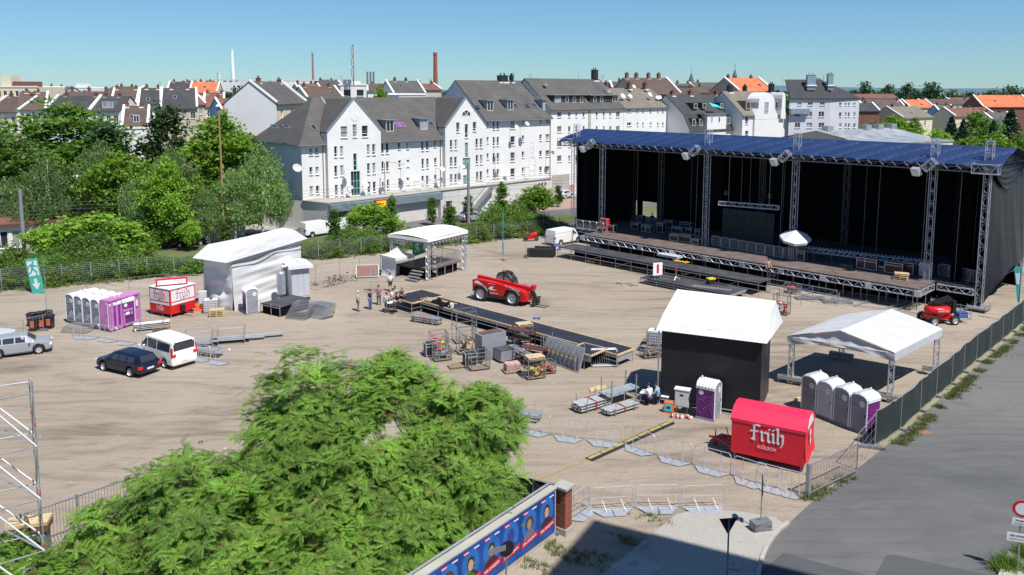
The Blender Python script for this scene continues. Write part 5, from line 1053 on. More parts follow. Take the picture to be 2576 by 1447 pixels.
def row(proto_, pts, rz, label, group, n_=None):
 for i, p in enumerate(pts): dup(proto_, p, rz, label, group)
def along(fr, x0, x1, y, z, n_): return [fr.w(x0+(x1-x0)*i/(n_-1), y, z) for i in range(n_)]
for i, p in enumerate([sp(1459+i*17, 578-1+i*2.2) for i in range(4)]): dup(RB, p, SRZ, ORD[i]+' silver guard rail from the left on the left stage wing', 'rails on the left stage wing')
for i, p in enumerate([sp(1801+i*22.3, 620.5+i*4.0) for i in range(9)]): dup(RB, p, SRZ, ORD[i]+' guard rail from the left in the row before the video wall', 'rails before the video wall')
for i, p in enumerate([sp(2375+i*24.5, 697+i*5.2) for i in range(4)]): dup(RB, p, SRZ, ORD[i]+' silver guard rail from the left on the right stage wing', 'rails on the right stage wing')
drop(RB)
a, b = sp(1816, 608), sp(1946, 628); fr = Fr(a[:2], b[:2]); LEDM = M('led_panel_dark', (.012, .028, .024), .6, var=.15, scale=3)
t = T('video_wall', 'dark green LED video wall standing at the back of the stage under a truss', 'screen', (a.x, a.y, DZ), fr.rz); mb = MB(); nx = 7; wL = fr.L/nx; led = MB().box((0, 0, 0), (wL-.02, .12, .93)).mesh('led_panel', LEDM)
for i in range(nx):
 for j in range(4): ob('led_panel', led, t, ((i+.5)*wL, 0, .05+.48+j*.95))
MB().bx(-.1, fr.L+.1, .1, .3, 0, .1).build('screen_base', BLACKP, t)
a, b = at(1809, 511, 7.0), at(1959, 523, 7.0); t = T('lighting_truss', 'silver lattice truss hanging above the dark video wall', 'truss', a); truss((0, 0, 0), b-a, .4, .4, .5, .035, .03).build('truss_frame', ALU, t); MB().tube(Vector((1, 0, .2)), Vector((1, 0, 5.2)), .02, 4).tube(b-a+Vector((-1, 0, .2)), b-a+Vector((-1, 0, 5.2)), .02, 4).build('chain', STEEL, t)
for q in ((.12), (.85)): MB().lathe([(.22, 0), (.22, .5)], n=8).build('hoist', BLACKP, t, loc=(b-a)*q+Vector((0, 0, .9)))
a, b = at(2003, 625, 2.9), at(2340, 664, 2.9); t = T('lighting_truss', 'long low truss full of lamps lying across the front of the stage', 'truss', a); truss((0, 0, 0), b-a, .4, .4, .5, .035, .03).build('truss_frame', ALU, t)
lm = MB().lathe([(.09, 0), (.11, .2), (.05, .3)], n=8).mesh('lamp', ALU); n_ = 34
for i in range(n_): o = ob('lamp', lm, t, (b-a)*((i+.5)/n_)+Vector((-.1, -.1, .22))); o.rotation_euler = (R(-60), 0, SRZ)
mb = MB()
for i in range(8): q = (b-a)*(i/7); mb.tube(q+Vector((0, 0, -.2)), (q.x, q.y, -.9), .03, 4)
mb.build('stand', STEEL, t)
def case(w_=1.1, d=.6, h=.75, m=None, wheels=True):
 t = T('flight_case', 'x', 'case', (0, 0, 0)); z = .1 if wheels else 0
 MB().bx(-w_/2, w_/2, -d/2, d/2, z, z+h).build('case_body', m or BLACKP, t); mb = MB(); e = .025
 for x in (-w_/2, w_/2):
  for y in (-d/2, d/2): mb.bx(x-e, x+e, y-e, y+e, z, z+h)
  for zz in (z, z+h): mb.bx(x-e, x+e, -d/2, d/2, zz-e, zz+e)
 for y in (-d/2, d/2):
  for zz in (z, z+h, z+h*.75): mb.bx(-w_/2, w_/2, y-e, y+e, zz-e, zz+e)
 mb.build('edging', ALU, t)
 if wheels:
  for x in (-w_/2+.12, w_/2-.12):
   for y in (-d/2+.1, d/2-.1): MB().lathe([(.05, -.02), (.05, .02)], (x, y, .05), 8, 'x').build('castor', RUBBER, t)
 return t
CS = {}
def putcase(px, py, lb, w_=1.1, d=.6, h=.75, m=None, z=DZ, rz=None, dz=0):
 k = (w_, d, h, m.name if m else '')
 p = at(px, py, z); r_ = SRZ if rz is None else rz
 if k not in CS: c = case(w_, d, h, m); c.location = p+Vector((0, 0, dz)); c.rotation_euler = (0, 0, r_); c['label'] = lb; CS[k] = c; return c
 return dup(CS[k], p+Vector((0, 0, dz)), r_, lb)
for a in [(1600, 578, 'black flight case left of the doorway seen through the stage back'), (1614, 560, 'small upright case near the stage doorway', .6, .6, .8), (1622, 584, 'black case low at the middle of the left stage half', .6, .6, .8), (1634, 586, 'second of two black cases side by side on the left stage half', .6, .6, .8), (1663, 586, 'tall black case with silver edges on the left stage half', .8, .6, 1.1), (1685, 573, 'open silver table frame case at the left half back', 1.3, .7, .8), (1706, 588, 'long case behind the stacked silver cases', 1.4, .6, .7), (1727, 578, 'wide case topmost in the silver edged pile', 1.5, .7, .8), (1735, 590, 'case at the right of the silver edged pile', .8, .6, .7), (1699, 607, 'left case of the front pair on the sunlit stage edge', 1.1, .6, .75), (1727, 610, 'right case of the front pair on the sunlit stage edge', 1.5, .7, .8), (1752, 616, 'small case on castors near the second tower', .8, .6, .6), (1757, 596, 'narrow case behind the second tower', .6, .6, .8),
(1522, 583, 'stack of red cases by the left towers', .95, .6, 1.5, RED), (1538, 584, 'silver grey amplifier case beside the red stack', 1.1, .7, .8), (1513, 585, 'small dark case at the left front corner of the deck', .8, .6, .5), (2017, 655, 'black case right of the umbrella tower', .8, .6, .9), (2170, 676, 'left brown case of the pair behind the long truss', .9, .7, 1.0, DKRED), (2193, 680, 'right brown case of the pair behind the long truss', 1.1, .7, 1.0, DKRED), (2251, 688, 'wide brown case with silver edges beside the pallet', 1.6, .8, .95, DKRED), (2287, 690, 'brown case behind the pallet on the right stage', .9, .7, 1.0, DKRED), (2328, 696, 'grey topped rack case by the right tower', .9, .7, 1.2, LGREYP), (2225, 683, 'low case covered by loose gear', .9, .6, .4)]: putcase(*a)
def pallet_mb(rs=0):
 mb = MB()
 for i in range(7): mb.bx(-.6, .6, -.39+i*.13-.05, -.39+i*.13+.05, .122, .144)
 for x in (-.53, 0, .53): mb.bx(x-.05, x+.05, -.4, .4, 0, .022); [mb.bx(x-.05, x+.05, y-.07, y+.07, .022, .1) for y in (-.33, 0, .33)]; mb.bx(x-.05, x+.05, -.4, .4, .1, .122)
 return mb
PLW = {}
def pallet(p, rz, lb, mat=None, n_=1, parts=True):
 mat = mat or WOOD
 if mat.name not in PLW:
  m1 = MB().bx(-.6, .6, -.05, .05, 0, .022).mesh('board', mat); m2 = MB().bx(-.05, .05, -.07, .07, 0, .08).mesh('block', mat); PLW[mat.name] = (m1, m2)
 m1, m2 = PLW[mat.name]; t = T('pallet', lb, 'pallet', p, rz)
 for i in range(6): ob('board', m1, t, (0, -.36+i*.144, .122))
 for y in (-.35, 0, .35): ob('board', m1, t, (0, y, 0)); [ob('block', m2, t, (x, y, .03)) for x in (-.52, 0, .52)]
 return t
for px, py, lb, m_ in [(2265, 703, 'pale wooden pallet lying askew on the right stage', WOOD), (2130, 671, 'thin pallet with loose sheets near the long truss', WOODD)]: pallet(at(px, py, DZ), SRZ+.2, lb, m_)
for k in range(3): pallet(at(2265, 703, DZ)+Vector((.05*k, 0, .15*(k+1))), SRZ+.2+.1*k, ('second', 'third', 'topmost')[k]+' pale pallet of the pile lying on the right stage', WOOD)
p = sp(1996, 652); t = T('umbrella', 'large white parasol tilted beside the third stage tower', 'umbrella', (p.x, p.y, DZ), .4); mb = MB(); n8 = 8; top = Vector((0, 0, 3.3))
for i in range(8):
 a0, a1 = 2*PI*i/8, 2*PI*(i+1)/8; P_ = Vector((1.5*cos(a0), 1.5*sin(a0), 2.5)); Q_ = Vector((1.5*cos(a1), 1.5*sin(a1), 2.5)); mb.poly([top, P_, Q_]); mb.poly([P_, P_-Vector((0, 0, .25)), Q_-Vector((0, 0, .25)), Q_])
o = mb.build('canopy', WTARP, t); o.rotation_euler = (R(14), R(-10), 0); MB().tube((0, 0, 0), (0, 0, 3.2), .03, 6).build('pole', STEEL, t); MB().lathe([(.35, 0), (.3, .12)], n=10).build('base', CONC, t)
# ---- low platform on scaffold in front of the stage
def scaffold(mb, x0, x1, y, z, n_, brace=2, dz=.55, r=.03):
 for i in range(n_+1):
  x = x0+(x1-x0)*i/n_; mb.tube((x, y, 0), (x, y, z), r, 5); mb.bx(x-.08, x+.08, y-.08, y+.08, 0, .015)
  if brace and i < n_ and i % brace == 0: mb.tube((x, y, .2), (x+(x1-x0)/n_, y, z-.1), r*.7, 4)
 for zz in (z-.08, z-dz): mb.tube((x0, y, zz), (x1, y, zz), r, 5)
pf = T('front_platform', 'long low black platform on silver scaffolding in front of the stage', 'platform', (FG.A.x, FG.A.y, 0), FG.rz)
m_pl = MB().box((0, 0, 0), (2.05, .83, .10)).mesh('deck_board', PLY)
for i in range(12):
 for j in range(3): ob('deck_board', m_pl, pf, (.6+i*2.07, -5.0+.5+j*.85, 1.2+.004*((i*j) % 3)))
mb = MB(); scaffold(mb, -.5, 28.6, -5.03, 1.15, 14); scaffold(mb, -.5, 24.3, -2.6, 1.1, 7, 0); scaffold(mb, 24.4, 31, -3.2, 1.5, 3, 1)
mb.build('scaffolding', STEEL, pf); mb = MB();
for i in range(14): x = -.5+i*2.08; mb.tube((x, -5.05, .55), (x, -5.05, .85), .036, 5)
mb.build('red_collar', M('scaffold_red', (.5, .06, .03), .6), pf); MB().bx(0, 24, -2.7, -2.65, 0, 1.1).build('under_shade_sheet', BLACK, pf)  # black sheet stands in for the shade under the platform
for px, py, z, lb, sx, sy, mt in [(1685, 646, 1.35, 'grey stack of stage panels lying on the front platform', 2.6, 1.1, LGREYP)]:
 p = at(px, py, z-.1); t = T('panel_stack', lb, 'panels', p, SRZ); [MB().bx(-sx/2, sx/2, -sy/2, sy/2, .06*k, .06*k+.05).build('panel', mt, t, label=None) for k in range(4)]
p = at(1712, 659, 1.27); mb = MB(); rg = random.Random(2)
for k in range(8): a = rg.random()*3; mb.beam((rg.uniform(-1, 1), rg.uniform(-.4, .4), .05), (rg.uniform(-1, 1), rg.uniform(-.4, .4), .08), .1, .06)
tag(mb.build('yellow_straps', YEL, None, loc=p, rz=SRZ), 'scattered yellow straps on the front platform', 'straps')
A_, B_ = at(1610, 698, .6), at(1835, 742, .6); fr = Fr(A_[:2], B_[:2])
p2 = T('low_platform', 'separate low dark platform lying on the dirt before the stage', 'platform', (fr.A.x, fr.A.y, 0), fr.rz)
wB = 2.07; nB = int(fr.L/wB); mpl = MB().box((0, 0, 0), (fr.L/nB-.02, .95, .09)).mesh('deck_board', PLY)
for i in range(nB):
 for j in range(3):
  if i == nB-1 or j < 2 or i < 4: ob('deck_board', mpl, p2, ((i+.5)*fr.L/nB, .48+j*.97, .56+.003*(i % 3)))
mb = MB(); scaffold(mb, 0, fr.L, 0, .5, 5, 0, .3); scaffold(mb, 0, fr.L, 2.9, .5, 5, 0, .3); mb.bx(fr.L+.0, fr.L+.04, 0, 2.9, .35, .6); mb.build('scaffolding', STEEL, p2)
for px, py, lb in ((1850, 727, 'lone grey stage panel right of the low platform'), ): MB
p = at(1853, 727, .3); t = T('lone_panel', 'lone grey stage panel on short legs right of the low platform', 'panel', (p.x, p.y, 0), SRZ-.15); MB().bx(-1, 1, -.5, .5, .35, .45).build('panel', GREYM, t); mb = MB(); [mb.tube((x, y, 0), (x, y, .35), .03, 4) for x in (-.9, .9) for y in (-.4, .4)]; mb.build('leg', STEEL, t)
p = at(1654, 700, .6); t = T('sign_board', 'white board with red stripe standing on the low platform', 'sign', p, .3); MB().bx(-.5, .5, -.03, .03, .3, 1.55).build('board', WHITEP, t); MB().bx(-.12, .12, -.04, -.03, .5, 1.4).build('stripe', RED, t); MB().tube((-.3, 0, 0), (-.3, 0, .3), .03, 4).tube((.3, 0, 0), (.3, 0, .3), .03, 4).build('leg', STEEL, t)
p = at(1700, 718, 0); t = T('tripod', 'grey metal tripod stand in front of the low platform', 'tripod', p, .2); mb = MB()
for k in range(3): a = k*2.1-.3; mb.tube((0, 0, .9), (1.15*cos(a), 1.15*sin(a), 0), .05, 5)
mb.build('leg', STEEL, t); MB().tube((0, 0, .2), (0, 0, 1.5), .07, 6).build('column', STEELD, t); MB().tube((0, 0, 1.5), (0, 0, 1.75), .1, 6).build('head', RED, t)
p = at(1790, 727, .62); t = T('ladder', 'aluminium ladder lying on the right end of the low platform', 'ladder', p, SRZ+.25); MB().beam((-1.8, -.2, .1), (1.8, -.2, .1), .06, .08).beam((-1.8, .2, .1), (1.8, .2, .1), .06, .08).build('rail', ALU, t); mb = MB(); [mb.beam((-1.6+k*.3, -.2, .1), (-1.6+k*.3, .2, .1), .05, .03) for k in range(12)]; mb.build('rung', ALU, t)
p = at(1726, 691, .62); mb = MB(); [mb.path([(.4*cos(a*.5+k)*(.6+.1*k), .25*sin(a*.5+k)*(.6+.1*k)+.1*k, .03+.01*k) for a in range(13)], .03, 4) for k in range(3)]; tag(mb.build('cable_coil', YEL, None, loc=p), 'yellow cable coil on the low platform', 'cable')
p = at(1788, 714, .62); o = MB().bx(-.35, .35, -.25, .25, 0, .45).bx(-.38, .38, -.28, .28, .45, .55, 1).build('tool_bin', [BLACKP, YEL], None, loc=p, rz=.4); tag(o, 'black tool bin with yellow rim on the low platform', 'bin')
FM = T('ground_scaffold', 'base frames of unfinished silver scaffolding laid out on the dirt before the right stage half', 'scaffold', (0, 0, 0)); mb = MB()
def gt(a, b, za=.15, zb=.15, r=.045): mb.tube(at(*a, za), at(*b, zb), r, 5)
for a, b in [((2015, 742), (2110, 762)), ((2110, 762), (2330, 790)), ((1978, 690+32), (2060, 728)), ((2060, 728), (2215, 746)), ((2215, 746), (2300, 760)), ((2060, 728), (2010, 745)), ((2130, 735), (2075, 757)), ((2215, 746), (2150, 768)), ((2290, 757), (2220, 778)), ((2300, 760), (2235, 790)), ((1995, 738), (2110, 750)), ((2080, 742), (2190, 762))]: gt(a, b)
for q in ((2144, 748), (2228, 760), (2295, 772), (2060, 737), (2110, 760), (2180, 752), (2015, 742)): p = at(*q); mb.tube(p, p+Vector((0, 0, .9)), .035, 5)
mb.build('scaffold_tube', STEEL, FM)
for i, (px, py) in enumerate([(2037, 752), (2105, 760)]): p = at(px, py); t = T('slatted_grid', ('left', 'right')[i]+' of two dark slatted steel panels lying flat behind the white canopy', 'panel', p, SRZ+.75); [MB().bx(-1.3, 1.3, -.55+k*.36, -.25+k*.36, .05, .12).build('slat', STEELD, t) for k in range(3)]
# ---------------------------------------------------------------- tents, canopies and huts
def sheetmb(pts_rows):
 mb = MB(); n_ = len(pts_rows[0]); mb._add([p for r_ in pts_rows for p in r_], [(j*n_+i, j*n_+i+1, (j+1)*n_+i+1, (j+1)*n_+i) for j in range(len(pts_rows)-1) for i in range(n_-1)]); return mb
fr = Fr(at(1661, 1012)[:2], at(1910, 1052)[:2]); L, W, HW = fr.L, 4.0, 4.65
t = T('stage_tent', 'black walled tent with a bright white hooded roof beside the purple toilet', 'tent', (fr.A.x, fr.A.y, 0), fr.rz)
def wrinkle(x0, y0, x1, y1, z0, z1, amp, seed, nu=26, nv=14, flare=0, vs=1.0):
 Lg = math.hypot(x1-x0, y1-y0); nx, ny = (y1-y0)/Lg, -(x1-x0)/Lg
 def f(u, v):
  a = amp*(sin(v*11*vs+u*3+seed)*.5+sin(u*9+v*4+seed)*.6+sin(v*23*vs-u*5+seed)*.25)*min(1, 4*u*(1-u)+.1)+flare*(1-v)**4
  return (x0+(x1-x0)*u+nx*a, y0+(y1-y0)*u+ny*a, z0+(z1-z0)*v)
 return MB().grid(f, nu, nv)
TENTB = M('tent_black', (.017, .018, .023), .45, var=.15, scale=1, bump=.2, bscale=3, spec=.3)
for k, (a, b, c, d) in enumerate(((0, 0, L, 0), (L, 0, L, W), (L, W, 0, W), (0, W, 0, 0))): wrinkle(a, b, c, d, .25, HW+.3, .03, k).build('wall_cloth', TENTB if k else TENTB, t, smooth=True)
o_ = .3; zs = (HW-.05, HW+.78, 6.45); x0, x1 = -o_, L+o_
mb = MB(); A0 = (x0, -o_, zs[0]); B0 = (x1, -o_, zs[0]); A1 = (x0+.25, .35, zs[1]); B1 = (x1-.3, .35, zs[1]); A2 = (x0+.5, W*.72, zs[2]); B2 = (x1+.05, W*.72, zs[2]-.1); C0 = (x1+.35, W+.3, zs[0]+.1); D0 = (x0, W+.3, zs[0])
def lerp(a, b, k): return tuple(a[i]+(b[i]-a[i])*k for i in range(3))
def qp(a, b, c, d, nu=12, nv=6, amp=.02, seed=0): mb.grid(lambda u, v: tuple(Vector(lerp(lerp(a, b, u), lerp(d, c, u), v))+Vector((0, 0, amp*sin(u*13+seed)*sin(v*7+seed)*(4*u*(1-u))*(4*v*(1-v))))), nu, nv)
B0r = B0
qp(A0, B0, B1, A1, 14, 4, .05, 1); qp(A1, B1, B2, A2, 14, 8, .05, 2); qp(B0r, C0, B2, B1, 8, 6, .16, 3); qp(D0, A0, A1, A2, 6, 4, .05, 4); qp(C0, D0, A2, B2, 6, 4, .03, 5); mb.build('roof_cloth', WTARP, t, smooth=False)
mb = MB(); mb.tube((-.3, -.25, .3), (L+.3, -.25, .3), .04, 5).tube((-.12, -.2, 0), (-.12, -.2, 4.6), .05, 6)
for k in range(6): x = k*L/5; mb.tube((x, -.25, 0), (x, -.25, .5), .04, 5); mb.bx(x-.12, x+.12, -.37, -.13, 0, .02)
mb.build('scaffold_base', STEEL, t)
f4 = [at(*p) for p in ((1988, 965), (2238, 1012), (2352, 945))]; fr = Fr(f4[0][:2], f4[1][:2]); L = fr.L; dv = f4[2]-f4[1]; W = dv.length
c3 = Fr(f4[1][:2], f4[2][:2]); t = T('event_canopy', 'open grey white canopy on four lattice legs behind the four toilets', 'canopy', (f4[0].x, f4[0].y, 0), fr.rz); dl_ = Vector((dv.dot(fr.u), dv.dot(fr.n), 0)); EZ = 3.05; RZ = 4.1
P = lambda a, b, z: tuple(Vector((a*L, 0, 0))+dl_*b+Vector((0, 0, z)))
for a in (0, 1):
 for b in (0, 1):
  p_ = Vector(P(a, b, 0)); truss(p_+Vector((0, 0, .1)), p_+Vector((0, 0, EZ+.1)), .29, .29, .36, .028, .02).build('leg', ALU, t)
  m2 = MB().bx(-.8, .8, -.22, .22, .28, .5); [m2.tube((i*.7, j*.15, 0), (i*.7, j*.15, .5), .025, 4) for i in (-1, 1) for j in (-1, 1)]; m2.build('leg_base', STEEL if not (a == 0 and b == 1) else STEELD, t, loc=p_)
mb = MB(); e_ = .22; q = lambda a, b, z: P(a*(1+2*e_/L)-e_/L, b*(1+2*e_/W)-e_/W, z)
def slope(a0, a1, z0, z1): mb.grid(lambda u, v: Vector(q(a0+(a1-a0)*u, v, z0+(z1-z0)*(u**.9)))+Vector((0, 0, .035*sin(v*25)*sin(PI*u))), 8, 30)
slope(0, .5, EZ+.15, RZ); slope(1, .5, EZ+.15, RZ)
for b in (0, 1): mb.grid(lambda u, v: Vector(q(u, b, (EZ+.12)+(RZ-EZ-.15)*(1-abs(2*u-1))*v))+Vector((0, (.10 if b == 0 else -.1)*sin(PI*v)*sin(PI*u*1)+.02*sin(u*40), 0)), 24, 4)
for a in (0, 1): mb.grid(lambda u, v: Vector(q(a, u, EZ-.35+.22*sin(PI*u)*0+.5*v))+Vector((.02*sin(u*30), 0, 0)), 20, 2)
for b in (0, 1): mb.grid(lambda u, v: Vector(q(u, b, EZ-.42+.40*sin(PI*u)*(1-v)+.52*v))+Vector((0, .05*sin(u*22+v*2)*(1-v), 0)), 24, 4)
mb.build('roof_cloth', GTARP if False else M('canopy_cloth', (.50, .50, .52), .5, var=.05, bump=.35, bscale=1.6), t)
mb = MB(); truss(P(0, 0, EZ), P(1, 0, EZ), .25, .25, .5, .025, .015, mb); truss(P(0, 1, EZ), P(1, 1, EZ), .25, .25, .5, .025, .015, mb); truss(P(0, 0, EZ), P(0, 1, EZ), .25, .25, .5, .025, .015, mb); truss(P(1, 0, EZ), P(1, 1, EZ), .25, .25, .5, .025, .015, mb); mb.build('roof_frame', ALU, t)
p = at(2033, 1008); o = MB().beam((0, 0, .09), (1.2, .35, .09), .16, .16).build('timber_beam', WOOD, None, loc=(p.x-.8, p.y, 0)); tag(o, 'short squared timber lying between tent and toilets', 'timber')
C_ = at(588, 783); L_ = C_+Vector((-.866, .5, 0))*3.6; fr = Fr(L_[:2], C_[:2]); WL = 3.6; DP = 8.2; HW = 4.5
t = T('stage_tent', 'big wrinkled grey tarpaulin tent with flared hood behind the grey toilet', 'tent', (C_.x, C_.y, 0), fr.rz)
mb = wrinkle(-WL, 0, 0, 0, 0, HW+.2, .14, 3, 40, 34, .14, 1.6); mb.build('end_wall_cloth', GTARP, t, smooth=True)
mb = wrinkle(0, 0, 0, DP, 0, HW+.3, .10, 5, 60, 36, .14, 2.0); mb.build('side_wall_cloth', GTARP, t, smooth=True)
MB().grid(lambda u, v: (-WL, u*DP, (HW+.2)*v), 2, 2).grid(lambda u, v: (-WL+u*WL, DP, (HW+.2)*v), 2, 2).build('rear_wall_cloth', GTARP, t)
mb = MB(); F0 = (.2, -.75, HW-.1); E0 = (-WL-.5, -.75, HW-.1); F1 = (.05, .25, HW+.75); E1 = (-WL+.3, .3, HW+1.0); rid = 1.3
G0 = (.35, DP+.6, HW+.5); H0 = (-WL, DP+.6, HW+.5); R0 = (-WL*.4, 1.4, HW+1.3); R1 = (-WL*.35, DP-1, HW+rid+.35); F2 = (.1, DP-.8, HW+1.5)
qp(E0, F0, F1, E1, 14, 6, .04, 1); qp(E1, F1, R0, (-WL+.3, .3, HW+1.0), 10, 6, .04, 2); qp(F0, G0, F2, F1, 26, 8, .14, 3); qp(F1, F2, R1, R0, 24, 8, .10, 4); qp(G0, H0, R1, F2, 8, 6, .1, 5); qp((-WL+.3, .3, HW+1.0), R0, R1, (-WL, DP-.8, HW+.9), 8, 20, .05, 6); qp(E0, (-WL+.3, .3, HW+1.0), (-WL, DP-.8, HW+.9), (-WL-.3, DP+.3, HW-.1), 6, 16, .05, 7)
mb.build('roof_cloth', M('tent_roof_cloth', (.60, .60, .61), .5, var=.04, bump=.3, bscale=1.4), t); MB().path([(.2, -.25, HW-.32), (.25, DP*.3, HW-.25), (.25, DP*.6, HW+.05), (.3, DP, HW+.1)], .04, 5).build('rope', BLACKP, t)
c_ = at(995, 702); fr = Fr(at(962, 694)[:2], at(996, 703)[:2]); t = T('popup_tent', 'small white pop-up tent with a closed front wall beside the little stage', 'tent', (fr.A.x, fr.A.y, 0), fr.rz); Wt = max(2.2, fr.L); mb = MB()
apex = (Wt*.5, Wt*.5, 3.15)
for a, b in (((-.1, -.1), (Wt+.1, -.1)), ((Wt+.1, -.1), (Wt+.1, Wt+.1)), ((Wt+.1, Wt+.1), (-.1, Wt+.1)), ((-.1, Wt+.1), (-.1, -.1))):
 mb.grid(lambda u, v: tuple(Vector(lerp((a[0]+(b[0]-a[0])*u, a[1]+(b[1]-a[1])*u, 2.2), apex, v))-Vector((0, 0, .22*sin(PI*v)))), 6, 6); mb.poly([(*a, 1.9), (*b, 1.9), (*b, 2.2), (*a, 2.2)])
mb.build('roof_cloth', WTARP, t); wrinkle(0, 0, Wt, 0, .05, 1.95, .03, 2, 16, 14, .2).build('wall_cloth', WTARP, t, smooth=True); mb = MB(); [mb.tube((x, y, 0), (x, y, 2.2), .025, 5) for x in (0, Wt) for y in (0, Wt)]; mb.build('leg', STEEL, t)
A_, C2, B_ = at(990, 692), at(1077, 707), at(1183, 683); fr = Fr(A_[:2], C2[:2]); WX = fr.L+.1; WY = (B_-C2).length
t = T('small_stage', 'small open stage with white roof, truss legs full of lamps and a green banner', 'stage', (C2.x, C2.y, 0), fr.rz)
for i, (x, y) in enumerate(((0, 0), (0, WY), (-WX, 0), (-WX, WY))): truss((x, y, 0), (x, y, 4.1), .3, .3, .38, .035, .025).build('truss_leg', ALU, t)
for a, b in (((0, 0), (0, WY)), ((-WX, 0), (0, 0)), ((-WX, WY), (0, WY)), ((-WX, 0), (-WX, WY))): truss((*a, 4.0), (*b, 4.0), .3, .32, .4, .03, .022).build('roof_truss', ALU, t)
mb = MB(); mb.grid(lambda u, v: (-WX-.3+(WX+.6)*u, -.3+(WY+.6)*v, 4.28+.32*sin(PI*u)*(.6+.4*v)+.25*v*(1-v)), 12, 12); mb.grid(lambda u, v: (.3, -.3+(WY+.6)*u, 3.98+.3*v), 8, 1).grid(lambda u, v: (-WX-.3+(WX+.6)*u, -.3, 3.98+.3*v), 8, 1); mb.build('roof_cloth', M('white_roof_cloth', (.86, .83, .80), .6, var=.03), t)
MB().bx(-WX+.2, -.2, .3, WY-.3, .95, 1.1).build('deck', PLYB, t); MB().bx(-WX+.4, -.5, .6, WY-.6, .02, .9).build('under_shade', BLACK, t)  # black box fills in the shade below the small deck
mb = MB()
for k in range(5):
 for x in (-WX+.25, -.25): mb.tube((x, .35+k*(WY-.7)/4, 0), (x, .35+k*(WY-.7)/4, .95), .05, 6)
mb.build('support_leg', STEEL, t)
for (xa, ya, xb, yb) in ((-.25, .6, -.25, WY-.4), (-WX+.3, WY-.3, -.3, WY-.3), (-WX+.3, .3, -WX*.45, .3)):
 mb = MB(); d_ = Vector((xb-xa, yb-ya, 0)); n_ = int(d_.length/.14)
 for k in range(n_+1): q_ = Vector((xa, ya, 1.1))+d_*k/n_; mb.tube(q_, q_+Vector((0, 0, 1.05)), .028 if k % 12 == 0 else .012, 4)
 for z in (1.2, 2.15): mb.tube((xa, ya, z), (xb, yb, z), .028, 5)
 mb.build('railing', STEEL, t)
mb = MB(); [mb.bx(-WX*.42, -.5, -.30*k-.3, -.30*k, .9-.24*k-.1, .9-.24*k) for k in range(4)]; mb.build('step', M('grey_step', (.2, .2, .21), .7), t)
parl = MB().lathe([(.02, -.18), (.09, -.15), (.11, .1), (.13, .13), (.10, .13), (.10, .05), (1e-4, .03)], n=10).mesh('lamp', ALU)
for k in range(10): o = ob('lamp', parl, t, (.15, .6+k*(WY-1.2)/9, 3.72)); o.rotation_euler = (0, R(110), 0)
for k in range(6):
 for y in (.35, WY-.3): o = ob('lamp', parl, t, (.3, y+.25, .9+k*.5+(.3 if y > 1 else 0))); o.rotation_euler = (0, R(80), 0)
for k in range(3): o = ob('lamp', parl, t, (-WX+.5+k*.45, .25, 3.65)); o.rotation_euler = (R(110), 0, 0); o.scale = (2, 2, 2)
o = MB().box((0, 0, 0), (.05, 3.2, 1.7)).build('green_banner', GREEN, t, loc=(-WX+1.0, WY*.55, 2.6)); o.rotation_euler = (0, 0, R(10))
mb = MB(); zb = .03
def man(mb, s, ox, oz, x):   # running figure of the exit sign, in the plane x=const
 f_ = lambda pts: mb.ext([(x, ox+a*s, oz+b*s) for a, b in pts], (.012, 0, 0))
 f_([(.1*cos(k*.785)+.12, .1*sin(k*.785)+.72) for k in range(8)]); f_([(-.08, .6), (.12, .62), (.06, .2), (-.14, .2)]); f_([(.06, .6), (.14, .5), (.42, .42), (.42, .34), (.08, .40)]); f_([(-.06, .6), (-.34, .5), (-.44, .26), (-.36, .22), (-.26, .42), (-.06, .46)])
 f_([(-.02, .24), (.08, .22), (.34, -.04), (.30, -.36), (.2, -.36), (.2, -.06), (-.04, .12)]); f_([(-.14, .24), (-.02, .16), (-.2, -.16), (-.56, -.2), (-.56, -.1), (-.26, -.06)])
man(mb, 1.1, -.7, -.2, zb); mb.ext([(zb, .5+a, b) for a, b in ((0, -.5), (1, -.5), (1, .15), (.5, .6), (0, .15))], (.012, 0, 0)); mb.build('sign_figure', WHITEP, o)
